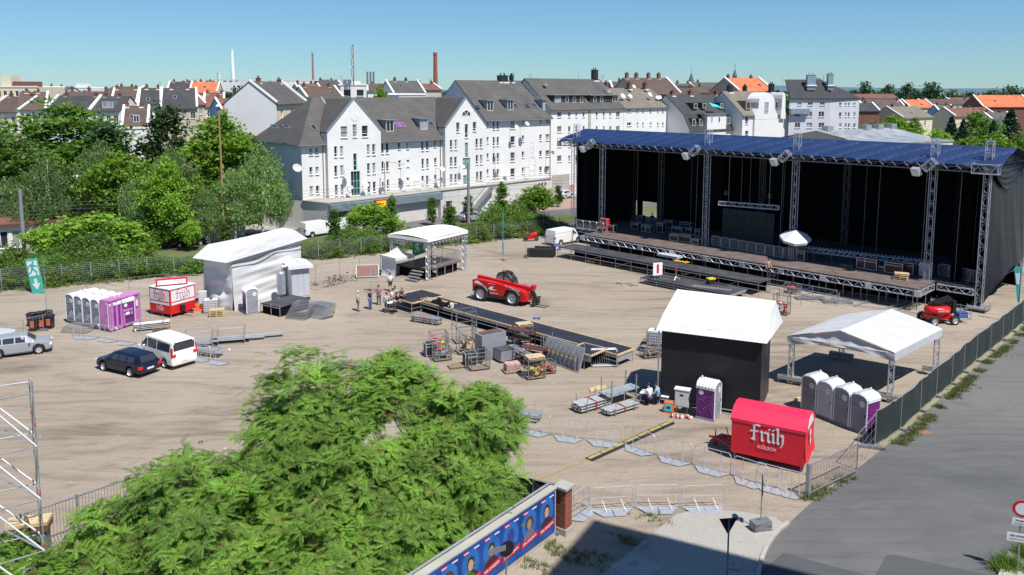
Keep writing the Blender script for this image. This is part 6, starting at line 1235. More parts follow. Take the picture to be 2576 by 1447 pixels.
# ---- portable toilets
def arcs(mb, w_, z0, z1, y, mi=0, mir=1):
 def arc(cx, cz_, r, a0, a1, rr=.022):
  pts = []
  for k in range(8):
   a = a0+(a1-a0)*k/7; x = cx+r*cos(a); z = cz_+r*sin(a)
   if abs(x) < w_/2-.06 and z0+.05 < z < z1: pts.append((x*mir, y, z))
  if len(pts) > 1: mb.path(pts, rr, 3, mi)
 for k in range(4): arc(-w_/2, z0, .28+k*.17, R(5), R(85))
 arc(-w_/2-.1, z0, 1.05, R(10), R(85), .03)
 for k in range(6): arc(w_/2+.15, z0+.1, .42+k*.15, R(95), R(150))
def toilet(door, side, sidem=None):
 t = T('portable_toilet', 'x', 'toilet', (0, 0, 0)); w_, d, h = 1.08, 1.12, 1.98
 MB().bx(-w_/2, w_/2, 0, d, .0, .12).build('base', GREYM, t); MB().bx(-w_/2+.02, w_/2-.02, .02, d-.02, .12, h).build('cabin', side, t)
 mb = MB(); prof = [(-w_/2+.07, .16), (w_/2-.07, .16)]+[(w_/2-.07, h-.12), (w_/2-.12, h+.05), (w_/2-.26, h+.16), (0, h+.20), (-w_/2+.26, h+.16), (-w_/2+.12, h+.05), (-w_/2+.07, h-.12)]
 mb.ext([(a, -.005, b) for a, b in prof], (0, .04, 0)); arcs(mb, w_-.1, .2, 1.45, -.008); mb.path([(-.45, -.01, 1.62), (-.2, -.01, 1.55), (.0, -.01, 1.5)], .02, 3); dr_ = mb.build('door', door, t)
 MB().lathe([(.17, .0), (.17, -.012), (1e-4, -.012)], (.2, -.012, 1.72), 16, 'y').build('round_label', WPL, dr_); MB().bx(.10, .30, -.03, -.022, 1.71, 1.74).build('label_print', M('print_red', (.5, .05, .12), .5, var=0), dr_); MB().bx(.36, .40, -.04, 0, 1.0, 1.14).build('handle', BLACKP, dr_)
 fm = MB(); fr_ = [(-w_/2+.04, .12), (-w_/2+.04, h), (-w_/2+.10, h+.1), (-w_/2+.24, h+.2), (0, h+.25), (w_/2-.24, h+.2), (w_/2-.10, h+.1), (w_/2-.04, h), (w_/2-.04, .12)]; fm.path([(a, .0, b) for a, b in fr_], .04, 5); fm.build('door_frame', WPL, t)
 for s_ in (-1, 1):
  sm = MB(); arcs(sm, d-.1, .2, 1.6, 0); sm.xf(Matrix.Translation((s_*(w_/2-.01), d/2, 0)) @ Matrix.Rotation(s_*PI/2, 4, 'Z')); sm.build('side_relief', sidem or side, t)
 m2 = MB().lathe([(.15, 0), (.15, -.012), (1e-4, -.012)], (0, 0, 1.62), 14, 'y'); m2.xf(Matrix.Translation((-w_/2+.01, d*.72, 0)) @ Matrix.Rotation(-PI/2, 4, 'Z')); m2.build('round_label', WPL, t)
 rb = MB(); out = [(-w_/2-.03, h-.14), (-w_/2-.03, h), (-w_/2+.06, h+.14), (-w_/2+.22, h+.25), (0, h+.31), (w_/2-.22, h+.25), (w_/2-.06, h+.14), (w_/2+.03, h), (w_/2+.03, h-.14)]
 rb.ext([(a, .03, b) for a, b in out], (0, d-.03, 0))
 for k in range(6): rb.path([(a*1.01, .12+k*.19, b+.01) for a, b in out[1:-1]], .035, 4)
 rb.tube((0, d-.15, h+.25), (0, d-.15, h+.45), .05, 6); rb.build('roof', WPL, t)
 return t
def place(t, p, rz, label, group=None, sc=None):
 t.location = p; t.rotation_euler = (0, 0, rz); t['label'] = label
 if group: t['group'] = group
 if sc: t.scale = sc
 return t
GT = 'row of toilets behind the red trailer'
fr = Fr(at(2013, 1030)[:2], at(2180, 1098)[:2]); t1 = toilet(GREYP, PURPLE); place(t1, fr.w(fr.L/8), fr.rz, 'leftmost grey toilet of the row behind the red trailer', GT); t2 = toilet(LGREYP, PURPLE); place(t2, fr.w(fr.L*3/8), fr.rz, 'paler grey toilet, second from left behind the red trailer', GT)
dup(t1, fr.w(fr.L*5/8), fr.rz, 'grey toilet third from left behind the red trailer', GT); dup(t1, fr.w(fr.L*7/8), fr.rz, 'grey toilet with purple side nearest the dark mesh fence', GT)
fr = Fr(at(1796, 1062)[:2], at(1812, 1048)[:2]); t3 = toilet(GREYM, PURPLE, PURPLE); place(t3, fr.w(.5), fr.rz, 'purple sided toilet standing against the black tent'); m2 = MB().lathe([(.19, 0), (.19, -.012), (1e-4, -.012)], (0, 0, 1.66), 16, 'y')
fr = Fr(at(620, 793)[:2], at(653, 788)[:2]); dup(t3, fr.w(.54), fr.rz, 'grey doored toilet with purple side in front of the grey tent')
C_ = at(277, 837); fr = Fr(at(168, 812)[:2], C_[:2]); fr2 = Fr(C_[:2], at(365, 809)[:2]); GC = 'toilets mounted back to back on the pink container'; sc_ = fr.L/5.9
for i in range(5):
 dup(t1 if i != 9 else t2, fr.w((i+.5)*fr.L/5*.985, 0, .22), fr.rz, ('leftmost', 'second from left', 'middle', 'second from right', 'rightmost')[i]+' front toilet on the pink container frame', GC, (fr.L/5/1.08*.98, 1, 1))
 dup(t1, fr.w((i+.5)*fr.L/5*.985, 2.35, .22), fr.rz+PI, ('leftmost', 'second from left', 'middle', 'second from right', 'rightmost')[i]+' rear toilet on the pink container frame, only its roof in view', GC, (fr.L/5/1.08*.98, 1, 1))
t = T('container_frame', 'faded pink roll-off container with a corrugated end wall carrying two rows of toilets', 'container', (C_.x, C_.y, 0), fr2.rz); W2 = min(fr2.L, 3.0)
mb = MB(); nC = 14
for i in range(nC):
 x = W2*i/nC; y = 0 if i % 2 else .06; mb.bx(x, x+W2/nC+.001, y, y+.05, .35, 2.45)
mb.bx(0, .05, 0, 1.0, .3, 2.45).bx(W2-.05, W2, 0, 1.0, .3, 2.45); mb.build('corrugated_end', LPURPLE, t); MB().bx(0, W2, -.04, 1.0, 2.45, 2.55).build('end_rail', LPURPLE, t); MB().bx(-.05, W2+.02, -.06, .0, .12, .35).build('end_rail', LPURPLE, t)
mb = MB(); x = W2*.55; mb.bx(x-.45, x-.30, -.16, 0, .3, 1.45).bx(x+.30, x+.45, -.16, 0, 1.0, 1.45).bx(x-.45, x+.45, -.2, 0, 1.35, 1.5); mb.build('hook_frame', LPURPLE, t); MB().bx(x-.28, x+.28, -.10, .02, .9, 1.32).bx(x-.3, x+.3, -.02, .02, .35, .9).build('recess', PURPLE, t); MB().ball((x, -.12, 1.15), .24, 10, (1, .3, .7)).build('logo_oval', WPL, t); MB().bx(W2*.86, W2*.92, -.02, .02, 1.5, 2.0).build('notice', WPL, t)
t = T('base_frame', 'rusty dark runner frame under the toilets of the pink container', 'frame', (fr.A.x, fr.A.y, 0), fr.rz); MB().bx(0, fr.L, .1, .3, .03, .2).bx(0, fr.L, 2.0, 2.2, .03, .2).build('runner', STEELD, t)
# ---- red trailers
L0, C0_, R0_ = at(1840, 1157), at(2030, 1192), at(2081, 1147); fr = Fr(L0[:2], C0_[:2]); L = fr.L*.98; W = 2.4; H0, H1 = .42, 2.55
t = T('beer_trailer', 'bright red box trailer with curved roof and white Früh Kölsch lettering', 'trailer', (L0.x, L0.y+.15, 0), fr.rz-R(5))
prof = [(0, H0), (0, 2.2), (.18, 2.42), (.55, 2.66), (1.1, 2.76), (1.7, 2.66), (2.07, 2.42), (W, 2.2), (W, H0)]
MB().ext([(0, a, b) for a, b in prof[:2]+[(0.02, 2.2), (W-.02, 2.2)]+prof[-2:]], (L, 0, 0)).build('body', REDC, t); mb = MB(); rp = [(-.06, 2.08), (-.06, 2.24), (.15, 2.45), (.52, 2.70), (1.12, 2.80), (1.72, 2.70), (2.1, 2.45), (W+.06, 2.24), (W+.06, 2.08)]; mb.ext([(-.06, a, b) for a, b in rp], (L+.12, 0, 0)); mb.build('roof', M('roof_cover_red', (.70, .02, .07), .5, var=.04), t)
MB().ext([(L+.065, a, b) for a, b in ((.35, 2.2), (1.9, 2.2), (1.6, 2.62), (1.1, 2.72), (.6, 2.62))], (.012, 0, 0)).build('roof_label', WPL, t)
wrinkle(L+.02, 0, L+.02, W, .5, 2.18, .04, 2, 14, 12, .12).build('end_cover', REDC, t, smooth=True); wrinkle(0, -.03, L, -.03, H0-.02, 2.15, .006, 2, 10, 6).build('front_cover', REDC, t)
frueh(.62, WPL, t, (L*.50, -.06, 1.66), (PI/2, 0, 0), True, 'lettering_logo', .105); text('KÖLSCH', .24, WPL, t, (L*.50, -.07, .98), (PI/2, 0, 0), 'lettering_text')
MB().lathe([(.30, 0), (.30, .012), (1e-4, .014)], n=18, axis='x').build('round_logo', WPL, t, loc=(L+.10, .95, 1.65)).scale = (1, .62, 1.35); o = frueh(.17, RED, t, (L+.118, .95, 1.68), (PI/2, 0, PI/2), False, 'small_lettering', .02)
text('www.frueh.de', .12, WPL, t, (L+.2, .95, .72), (PI/2, 0, PI/2), 'small_lettering')
for x in (L*.45, ):
 for y in (.12, W-.12): MB().lathe([(1e-4, -.09), (.28, -.09), (.31, -.05), (.31, .05), (.28, .09), (1e-4, .09)], (x, y, .31), 14, 'y').build('wheel', RUBBER, t)
mb = MB(); mb.beam((0, W/2, .45), (-1.5, W/2, .45), .1, .1).beam((0, .4, .45), (-1.2, W/2, .45), .08, .08).beam((0, W-.4, .45), (-1.2, W/2, .45), .08, .08).tube((-1.15, W/2, 0), (-1.15, W/2, .9), .04, 6).tube((-.2, .7, .45), (-.45, .7, 1.35), .03, 5).lathe([(1e-4, -.04), (.14, -.04), (.14, .04), (1e-4, .04)], (-1.15, W/2, .14), 10, 'y'); mb.build('drawbar', REDM, t)
mb = MB(); [mb.tube((x, y, 0), (x, y, .5), .035, 5) for x in (.15, L-.15) for y in (.15, W-.15)]; mb.build('jack', STEEL, t)
K0, K1, K2 = at(385, 787), at(430, 801), at(482, 796); fr = Fr(K0[:2], K1[:2]); f2 = Fr(K1[:2], K2[:2]); LA, LB = 2.6, 2.55
t = T('beer_kiosk', 'red and white sales kiosk trailer with früh signs standing left of the grey tent', 'kiosk', (K1.x, K1.y, 0), R(61))
MB().bx(0, LB, 0, LA, .3, 2.45).build('body', RED, t); MB().bx(-.04, LB+.04, -.04, LA+.04, 2.4, 2.47).build('roof', WPL, t)
W_ = WPL
MB().bx(.12, LB-.1, -.02, 0, 1.35, 2.28).bx(.12, LB-.1, -.02, 0, 1.05, 1.24).build('front_panel', W_, t); MB().bx(-.02, 0, .12, LA-.1, 1.35, 2.28).bx(-.02, 0, .12, LA-.1, 1.05, 1.24).build('side_panel', W_, t)
frueh(.56, RED, t, (LB*.5, -.03, 1.86), (PI/2, 0, 0), False, 'lettering', .06); frueh(.56, RED, t, (-.03, LA*.5, 1.86), (PI/2, 0, -PI/2), False, 'lettering', .06); frueh(.36, WPL, t, (-.03, LA*.5, .75), (PI/2, 0, -PI/2), False, 'lettering', .045)
text('KÖLSCH', .14, M('print_grey', (.3, .3, .33), .5, var=0), t, (LB*.5, -.03, 1.45), (PI/2, 0, 0)); text('KÖLSCH', .14, MATS['print_grey'], t, (-.03, LA*.5, 1.45), (PI/2, 0, -PI/2))
o = MB().bx(-1.25, 1.25, -.12, .12, 0, .55).build('roof_sign', RED, t, loc=(LB*.42, LA*.40, 2.55)); o.rotation_euler = (0, 0, R(-38)); MB().bx(-1.12, 1.12, -.14, -.12, .06, .44).build('sign_face', WPL, o); frueh(.26, RED, o, (.55, -.145, .26), (PI/2, 0, 0), False, 'lettering', .03)
MB().beam((LB*.5, 0, .35), (LB*.5, -1.2, .35), .12, .1).bx(LB*.5-.35, LB*.5+.0, -.3, 0, .45, .95, 1).build('drawbar', [REDM, BLACKP], t); mb = MB(); [mb.tube((x, y, 0), (x, y, .35), .04, 5) for x in (.1, LB-.1) for y in (.1, LA-.1)]; mb.build('jack', STEEL, t)
for y in (LA*.5,): MB().lathe([(1e-4, -.08), (.24, -.08), (.24, .08), (1e-4, .08)], (.1, y, .26), 12, 'x').build('wheel', RUBBER, t)
# ---- grey box with rounded roof and cylinder beside the grey tent
C_ = at(735, 758); fr = Fr(C_[:2], at(780, 753)[:2]); t = T('cooling_unit', 'tall pale grey box unit with rounded white roof in front of the grey tent', 'machine', (C_.x, C_.y, 0), fr.rz); w_, d, h = fr.L, 2.2, 3.1
MB().bx(0, w_, 0, d, .25, h).build('box', M('pale_blue_grey', (.46, .48, .53), .5, var=.04), t); mb = MB()
for k in range(3): mb.bx(k*w_/3+.03, (k+1)*w_/3-.03, -.03, 0, .4, h-.2)
mb.build('door_panel', M('pale_blue_grey', (1, 1, 1)), t); mb = MB(); mb.grid(lambda u, v: (-.3+(w_+.6)*u, -.35+(d+.7)*v, h+.28*sin(PI*min(1, max(0, u*.9+.05)))**.5), 10, 8); mb.grid(lambda u, v: (-.3+(w_+.6)*u, -.35, h-.12+.12*v+.28*sin(PI*min(1, max(0, u*.9+.05)))**.5*v), 10, 1); mb.build('roof', WPL, t); [MB().bx(k*w_/2-.02, k*w_/2+.02, -.3, d+.3, h+.27, h+.31).build('roof_seam', STEELD, t) for k in (1,)]
MB().bx(0, w_, 0, d, .0, .22).build('skid', BLACKP, t)
C_ = at(709, 762); t = T('silver_tank', 'upright silver cylinder tank with a bent duct on top', 'tank', (C_.x, C_.y, .85)); MB().lathe([(.38, 0), (.38, 1.9), (.33, 1.98), (1e-4, 2.0)], n=18).build('cylinder', M('zinc_sheet', (.42, .47, .52), .4, .6, var=.2, scale=3), t, smooth=False); MB().path([(-.1, 0, 2.0), (-.1, 0, 2.2), (.1, .1, 2.4), (.5, .3, 2.5), (.9, .5, 2.5)], .14, 8).build('duct', ALU, t)
C_ = at(690, 748); f_ = Fr(at(688, 766)[:2], at(705, 758)[:2]); t = T('white_door_panel', 'tall white panel leaning at the grey tent beside the silver tank', 'panel', (C_.x, C_.y, 0), f_.rz); MB().bx(0, 1.0, 0, .08, .4, 3.1).build('panel', WPL, t); MB().bx(-.06, 0, 0, .1, .4, 3.1).build('edge', RUST, t)
C_ = at(660, 786); fr = Fr(at(657, 788)[:2], at(693, 796)[:2]); t = T('small_deck', 'low black stage deck on silver legs left of the stacked barriers', 'platform', (fr.A.x, fr.A.y, 0), fr.rz); MB().bx(0, 2.4, 0, 3.4, .8, .9).build('deck', PLY, t); MB().bx(.1, 2.3, .1, 3.3, 0, .78).build('skirt', BLACK, t); mb = MB(); [mb.tube((x, -.02, 0), (x, -.02, .95), .035, 5) for x in (0, 1.3, 2.4)]; mb.tube((0, -.02, .75), (2.4, -.02, .75), .03, 5); mb.build('leg', STEEL, t)
# ---------------------------------------------------------------- fences and barriers
def mobile_fence(px_pts, label, h=2.0, cloth_=None, cat='fence', feet=True, name='site_fence', wires=14):
 P_ = [at(*p) if not isinstance(p, Vector) else p for p in px_pts]; o = P_[0]; t = T(name, label, cat, (o.x, o.y, 0))
 for i, p in enumerate(P_): q = p-o; MB().tube(q, q+Vector((0, 0, h)), .03, 5).build('post', STEEL, t)
 for a, b in zip(P_, P_[1:]):
  d = b-a; rz = math.atan2(d.y, d.x); L_ = d.length
  if cloth_:
   mb = MB(); mb.grid(lambda u, v: (L_*u, .03*sin(u*PI)*sin(v*5)+.02*sin(u*9+v*3+a.x), .06+(h-.08)*v-.05*sin(PI*u)*v), 10, 6); mb.build('mesh_cloth', cloth_, t, loc=a-o, rz=rz, smooth=True); mb = MB(); mb.tube((0, 0, h), (L_, 0, h), .022, 5).tube((0, 0, .08), (L_, 0, .08), .02, 5).build('rail', STEEL, t, loc=a-o, rz=rz)
  else:
   mb = MB(); n_ = max(4, int(L_*wires/3.5)); [mb.tube((L_*k/n_, 0, .12), (L_*k/n_, 0, h), .006, 3, cap=False) for k in range(1, n_)]; [mb.tube((0, 0, z), (L_, 0, z), .02 if z in (h, .12) else .006, 4, cap=False) for z in (.12, .6, 1.1, 1.55, h)]; mb.build('mesh_panel', STEEL, t, loc=a-o, rz=rz)
  if feet: MB().bx(-.35, .35, -.11, .11, 0, .14).build('foot_block', STEELD, t, loc=a-o, rz=rz+PI/2)
 return t
DM = M('green_black_mesh', (.018, .026, .026), .6, var=.2, scale=1)
fp_ = [(2200, 1124), (2264, 1082), (2314, 1035), (2354, 999), (2393, 967), (2423, 937), (2455, 909), (2490, 882), (2521, 856), (2546, 835), (2571, 814), (2600, 790), (2640, 757)]
mobile_fence(fp_, 'long fence clad in dark mesh running along the road edge on the right', cloth_=DM)
p = at(2192, 1128); o = MB().bx(-.55, .55, -.13, .13, 0, .16).build('fence_foot', STEELD, None, loc=(p.x, p.y, 0), rz=-.35); tag(o, 'long dark foot block at the near end of the dark mesh fence', 'block')
mobile_fence([(2155, 1182), (2200, 1125)], 'bent leftover bit of wire fence between bar gate and dark mesh fence', h=1.9, feet=False, wires=5)
mobile_fence([(119, 800), (222, 775), (327, 752), (420, 742), (514, 745)], 'wire fence on the dirt behind the toilet container, partly behind the kiosk')
mobile_fence([(752, 728), (795, 717), (856, 706), (905, 698), (958, 690)], 'wire fence with bicycles leaning on it between grey tent and pop-up tent')
mobile_fence([(1267, 656), (1322, 650), (1370, 636), (1440, 622)], 'short wire fence left of the white delivery van near the stage')
mobile_fence([(-20, 862), (60, 846), (110, 832), (135, 818)], 'low leaning wire fence at the left edge behind the black bins', h=1.3)
fw_, FO = [], 0; t = T('wire_fence', 'long double wire mesh fence in front of the bushes right across the left half', 'fence', (0, 0, 0)); hp = 2.05
pm = MB(); [pm.box((1.25, 0, .05+k*.2), (2.46, .02, .016)) for k in range(11)]; [pm.box((.05+k*.2, 0, hp/2), (.008, .008, hp)) for k in range(13)]; pme = pm.mesh('mesh_panel', STEEL); pom = MB().bx(-.03, .03, -.03, .03, 0, hp+.08).mesh('post', STEEL)
for a, b in zip(fpts, fpts[1:]):
 A = Vector((*a, 0)); B = Vector((*b, 0)); d = B-A; n_ = int(d.length/2.5); rz = math.atan2(d.y, d.x)
 for k in range(n_):
  q = A+d*k/n_
  if q.x < -56 or q.x > 22: continue
  o = ob('mesh_panel', pme, t, (q.x, q.y, 0), rz); o.scale = (d.length/n_/2.5, 1, 1); ob('post', pom, t, (q.x, q.y, 0), rz)
TP = M('tread_plate', (.50, .51, .54), .4, .5, var=.06)
def barrier(a, b, label, group, flip=1):
 A, B = at(*a), at(*b); d = B-A; L_ = d.length; rz = math.atan2(d.y, d.x); t = T('stage_barrier', label, 'barrier', (A.x, A.y, 0), rz, group); h = 1.12; c = .14; s_ = -flip
 MB().path([(.03, 0, .05), (.03, 0, h-c), (c, 0, h), (L_-c, 0, h), (L_-.03, 0, h-c), (L_-.03, 0, .05)], .022, 5).build('frame', ALU, t); mb = MB(); mb.tube((.03, 0, .62), (L_-.03, 0, .62), .015, 5)
 for k in (.28, .72): mb.tube((L_*k, 0, .5), (L_*k, 0, h), .015, 4).tube((L_*k, 0, .5), (L_*(k+.08), s_*.30, .06), .015, 4)
 mb.tube((.03, 0, .1), (L_-.03, 0, .1), .018, 5); mb.build('bars', ALU, t)
 for k, (x0, x1, c0, c1) in enumerate(((.06, L_/2-.02, .22, 0), (L_/2+.02, L_-.06, 0, .22))): MB().ext([(x0, s_*.06, .06), (x1, s_*.06, .06), (x1-(c1*L_ if c1 else 0), s_*.62, .03), (x0+(c0*L_ if c0 else 0), s_*.62, .03)] if s_ < 0 else [(x0, .06, .06), (x0+(c0*L_ if c0 else 0), .62, .03), (x1-(c1*L_ if c1 else 0), .62, .03), (x1, .06, .06)], (0, 0, .02)).build('tread_plate', TP, t)
 return t
GA, GB_, GL_ = 'row of barriers across the entrance', 'short row of barriers by the poster wall', 'barriers around the toilet container'
for i, (a, b) in enumerate([((1311, 1080), (1386, 1095)), ((1391, 1097), (1470, 1108)), ((1475, 1109), (1564, 1119)), ((1571, 1119), (1648, 1146)), ((1653, 1147), (1741, 1169)), ((1745, 1171), (1839, 1196)), ((1845, 1199), (1931, 1228)), ((1900, 1216), (1992, 1241)), ((1955, 1232), (2030, 1250))]): barrier(a, b, ORD[i]+' barrier from the big tree in the row leading to the bar gate', GA)
for i, (a, b) in enumerate([((1427, 1312), (1481, 1276)), ((1484, 1287), (1592, 1280)), ((1598, 1279), (1709, 1277)), ((1716, 1281), (1822, 1277))]): barrier(a, b, ORD[i]+' barrier from the brick pillar in the short row at the paving', GB_)
for (a, b, l_) in [((185, 847), (252, 851), 'barrier directly in front of the front toilets on the container'), ((252, 851), (297, 860), 'barrier in front of the pink container corner'), ((298, 861), (345, 866), 'barrier before the pink container wall'), ((499, 900), (531, 909), 'barrier just right of the white minibus'), ((530, 908), (581, 916), 'last barrier of the row right of the white minibus')]: barrier(a, b, l_, GL_)
A, B = at(2032, 1250), at(2155, 1190); d = B-A; L_ = d.length; t = T('bar_gate', 'open galvanised gate of upright bars at the road corner beside the red trailer', 'gate', (A.x, A.y, 0), math.atan2(d.y, d.x))
MB().bx(-.09, .09, -.09, .09, 0, 1.65).build('gate_post', STEEL, t); fm = MB(); fm.beam((.15, 0, 1.55), (L_, 0, 1.55), .05, .05).beam((.15, 0, .15), (L_, 0, .15), .05, .05).beam((.15, 0, .15), (.15, 0, 1.55), .05, .05).beam((L_, 0, .15), (L_, 0, 1.55), .05, .05); fm.build('gate_frame', STEEL, t); bm_ = MB().tube((0, 0, .15), (0, 0, 1.55), .013, 5).mesh('bar', STEEL); n_ = int(L_/.13)
for k in range(1, n_): ob('bar', bm_, t, (.15+(L_-.15)*k/n_, 0, 0))
A, B = at(1480, 1157), at(1690, 1062); d = B-A; t = T('cable_ramp', 'black cable ramp with worn yellow lids running diagonally over the dirt', 'cable ramp', (A.x, A.y, 0), math.atan2(d.y, d.x)); n_ = 7
for k in range(n_): x0 = k*d.length/n_; x1 = x0+d.length/n_-.03; MB().ext([(x0, -.28, 0), (x0, -.12, .07), (x0, .12, .07), (x0, .28, 0)], (x1-x0, 0, 0)).build('segment', BLACKP, t); MB().bx(x0+.02, x1-.02, -.11, .11, .071, .08).build('lid', YELD, t)
tag(MB().path([at(1700, 1052, .03), at(1690, 1062, .03)], .02, 4).path([at(1480, 1157, .03), at(1420, 1180, .03), at(1350, 1208, .03), at(1330, 1220, .03)], .025, 4).build('cable', YELD, None), 'thin yellowish cable continuing from the cable ramp towards the big tree', 'cable')
# ---------------------------------------------------------------- loose site equipment
def xbox(name, label, cat, px, py, rz, parts_, z=0, group=None):
 p = at(px, py, z); t = T(name, label, cat, (p.x, p.y, z), rz, group)
 for nm, mt, bxs in parts_:
  mb = MB(); [mb.bx(*b) for b in bxs]; mb.build(nm, mt, t)
 return t
def crate(px, py, rz, label, fill=None, h=.9, w_=1.2, d=.8, z=0, fz=.5):
 "wire mesh pallet box"
 p = at(px, py, 0); t = T('mesh_crate', label, 'crate', (p.x, p.y, z), rz); mb = MB()
 for x in (-w_/2, w_/2):
  for y in (-d/2, d/2): mb.bx(x-.025, x+.025, y-.025, y+.025, 0, h)
 for zz in (.12, h*.55, h): mb.bx(-w_/2, w_/2, -d/2-.02, -d/2+.02, zz-.02, zz+.02).bx(-w_/2, w_/2, d/2-.02, d/2+.02, zz-.02, zz+.02).bx(-w_/2-.02, -w_/2+.02, -d/2, d/2, zz-.02, zz+.02).bx(w_/2-.02, w_/2+.02, -d/2, d/2, zz-.02, zz+.02)
 mb.build('frame', STEELD, t); MB().bx(-w_/2, w_/2, -d/2, d/2, .08, .12).build('floor', WOODD, t); m2 = MB()
 for k in range(1, 10): m2.tube((-w_/2+w_*k/10, -d/2, .1), (-w_/2+w_*k/10, -d/2, h), .005, 3); m2.tube((w_/2, -d/2+d*k/10, .1), (w_/2, -d/2+d*k/10, h), .005, 3)
 m2.build('mesh', STEELD, t)
 if fill:
  rg = random.Random(px); m3 = MB()
  for k in range(26): m3.box((rg.uniform(-w_/2+.15, w_/2-.15), rg.uniform(-d/2+.12, d/2-.12), .15+rg.random()*fz*h), (rg.uniform(.1, .4), rg.uniform(.06, .2), rg.uniform(.05, .14)), rg.random()*3, rg.randrange(len(fill)), rg.random()*.6)
  o = m3.build('contents', fill, t); o['kind'] = 'stuff'
 return t
def pipes(px, py, rz, label, L_=2.6, n_=7, rows=4, mat=None, red=True, r=.045, z0=.12):
 p = at(px, py); t = T('pipe_bundle', label, 'pipes', (p.x, p.y, 0), rz); pm_ = MB().tube((-L_/2, 0, 0), (L_/2, 0, 0), r, 6).mesh('pipe', mat or STEEL); rg = random.Random(px)
 for j in range(rows):
  for i in range(n_): ob('pipe', pm_, t, (rg.uniform(-.08, .08), (i-(n_-1)/2)*r*2.15+(j % 2)*r, z0+r+j*r*1.9))
 W = n_*r*2.3; mb = MB()
 for x in (-L_*.32, L_*.32):
  mb.bx(x-.03, x+.03, -W/2-.06, W/2+.06, z0-.06, z0-.01)
  for y in (-W/2-.05, W/2+.05): mb.tube((x, y, 0), (x, y, z0+rows*r*2+.35), .03, 5)
 mb.build('rack', STEEL, t)
 if red: MB().path([(0, -W/2-.02, z0), (.04, -W/2-.02, z0+rows*r*1.9), (0, 0, z0+rows*r*1.95+.03), (.03, W/2, z0+rows*r*1.9)], .035, 4).build('strap', RED, t)
 return t
STK = [STEELD, M('tangle_red', (.5, .05, .04), .7), YEL, GREEN]
pipes(1073, 812, R(-28), 'grey pipe bundle with a red strap left of the walkway', 2.6, 8, 5); pipes(1487, 1027, R(35), 'round bundle of thin pipes left of the two by the black tent', 2.3, 9, 5); pipes(1560, 1034, R(35), 'lower pipe bundle with red straps nearer to the black tent', 2.4, 8, 3)
pipes(1305, 1052, R(-22), 'pipe bundle with red strap half behind the big tree', 2.6, 9, 4); pipes(383, 828, R(24), 'long grey pipe bundle in front of the pink container', 2.6, 10, 7, STEELD, red=False, r=.034); pipes(890, 926, R(-20), 'pipe bundle with red strap behind the left half of the big tree', 2.6, 8, 3); pipes(1045, 958, R(-20), 'raised pipes with a red strap above the big tree', 2.8, 8, 2, z0=.7)
xbox('steel_plank', 'grey steel planks laid on a rack over the thin pipes by the black tent', 'planks', 1557, 1012, R(35), [('plank', M('blue_grey_plank', (.33, .38, .42), .5, .3), [(-1.3, 1.3, -.4+k*.27, -.16+k*.27, .75, .83) for k in range(3)]), ('rack_post', STEEL, [(x-.03, x+.03, y-.03, y+.03, 0, 1.7) for x in (-1.0, 1.0) for y in (-.45, .5)])])
xbox('timber_pile', 'orange brown timbers on top of the left pipe bundle', 'timber', 1500, 1005, R(35), [('timber', WOOD, [(-.6, .7, -.2, -.08, .62, .72), (-.5, .8, .0, .12, .62, .70), (-.4, .5, .16, .26, .62, .72)])])
crate(1112, 905, R(20), 'mesh crate with silver clamps, front left of the crate group', [STEEL, STEEL, STEELD], fz=.55); crate(1104, 893, R(20), 'mesh crate filled with colourful straps above the front left crate', [STK[1], YEL, GREEN, M('pink_strap', (.6, .1, .2), .6)], z=.0, h=1.7, fz=.8)
crate(1172, 888, R(20), 'tall stacked crate with a yellow beam in the crate group', [STEELD, YEL, WOODD], h=1.8); crate(1168, 858, R(20), 'empty tall scaffold crate behind the tall stacked crate', None, h=2.4, w_=1.6, d=1.2)
crate(1205, 928, R(20), 'half empty mesh crate with a dark jacket hanging on it', None, h=1.25, w_=1.3); crate(1345, 950, R(20), 'two storey mesh crate with a pale pallet on top, nearest of the group', STK, h=1.3); crate(1372, 938, R(20), 'low crate with a red blanket behind the two storey crate', [STK[1], STK[1]], h=.8); crate(1318, 860, R(20), 'mesh crate full of clamps with a pallet on top beside the walkway', [STEELD, STEEL], h=1.25); crate(1640, 897, R(20), 'old low crate behind the black tent left corner', [WOODD, STEELD], h=.8, w_=1.5); crate(1992, 737, R(-40), 'crate packed with orange rods below the stage front', [STK[1], WOODD], h=.9); crate(1966, 790, R(-40), 'crate with red gear just behind the white tent hood', [STK[1], WPL], h=1.7)
xbox('jacket', 'dark jacket hanging on the half empty crate', 'jacket', 1213, 915, R(20), [('cloth', BLACKP, [(-.2, .2, -.05, .05, .3, 1.2)])])
for px, py, z, lb in [(1345, 948, 1.32, 'pale pallet lying on the nearest two storey crate'), (1318, 858, 1.27, 'pale pallet on the clamp crate beside the walkway'), (1150, 924, 0, 'dusty pallet with loose plates in the crate group'), (1288, 936, 0, 'yellowish pallet under the red blankets')]: p = at(px, py); pallet((p.x, p.y, z), R(20), lb, WOOD if z else WOODD)
for k in range(2): p = at(406, 835); pallet((p.x, p.y, .15*k*2), R(20), ('lower', 'upper')[k]+' brown pallet of the pile right of the long pipe bundle', WOODD)
for k in range(4): p = at(546, 795); pallet((p.x, p.y, .15*k), R(14), ORD[k]+' pale pallet from the bottom of the pile beside the white tank', WOOD)
p = at(1488, 662); pallet((p.x, p.y, .1), SRZ, 'pallet with yellow tools in front of the stage platform', YELD)
xbox('blanket_pile', 'folded red and white blankets on the yellowish pallet', 'blankets', 1288, 934, R(20), [('blanket', M('blanket_mix', (.45, .28, .26), .8, var=.5, scale=8), [(-.5, .5, -.35, .35, .15+k*.12, .25+k*.12) for k in range(4)])])
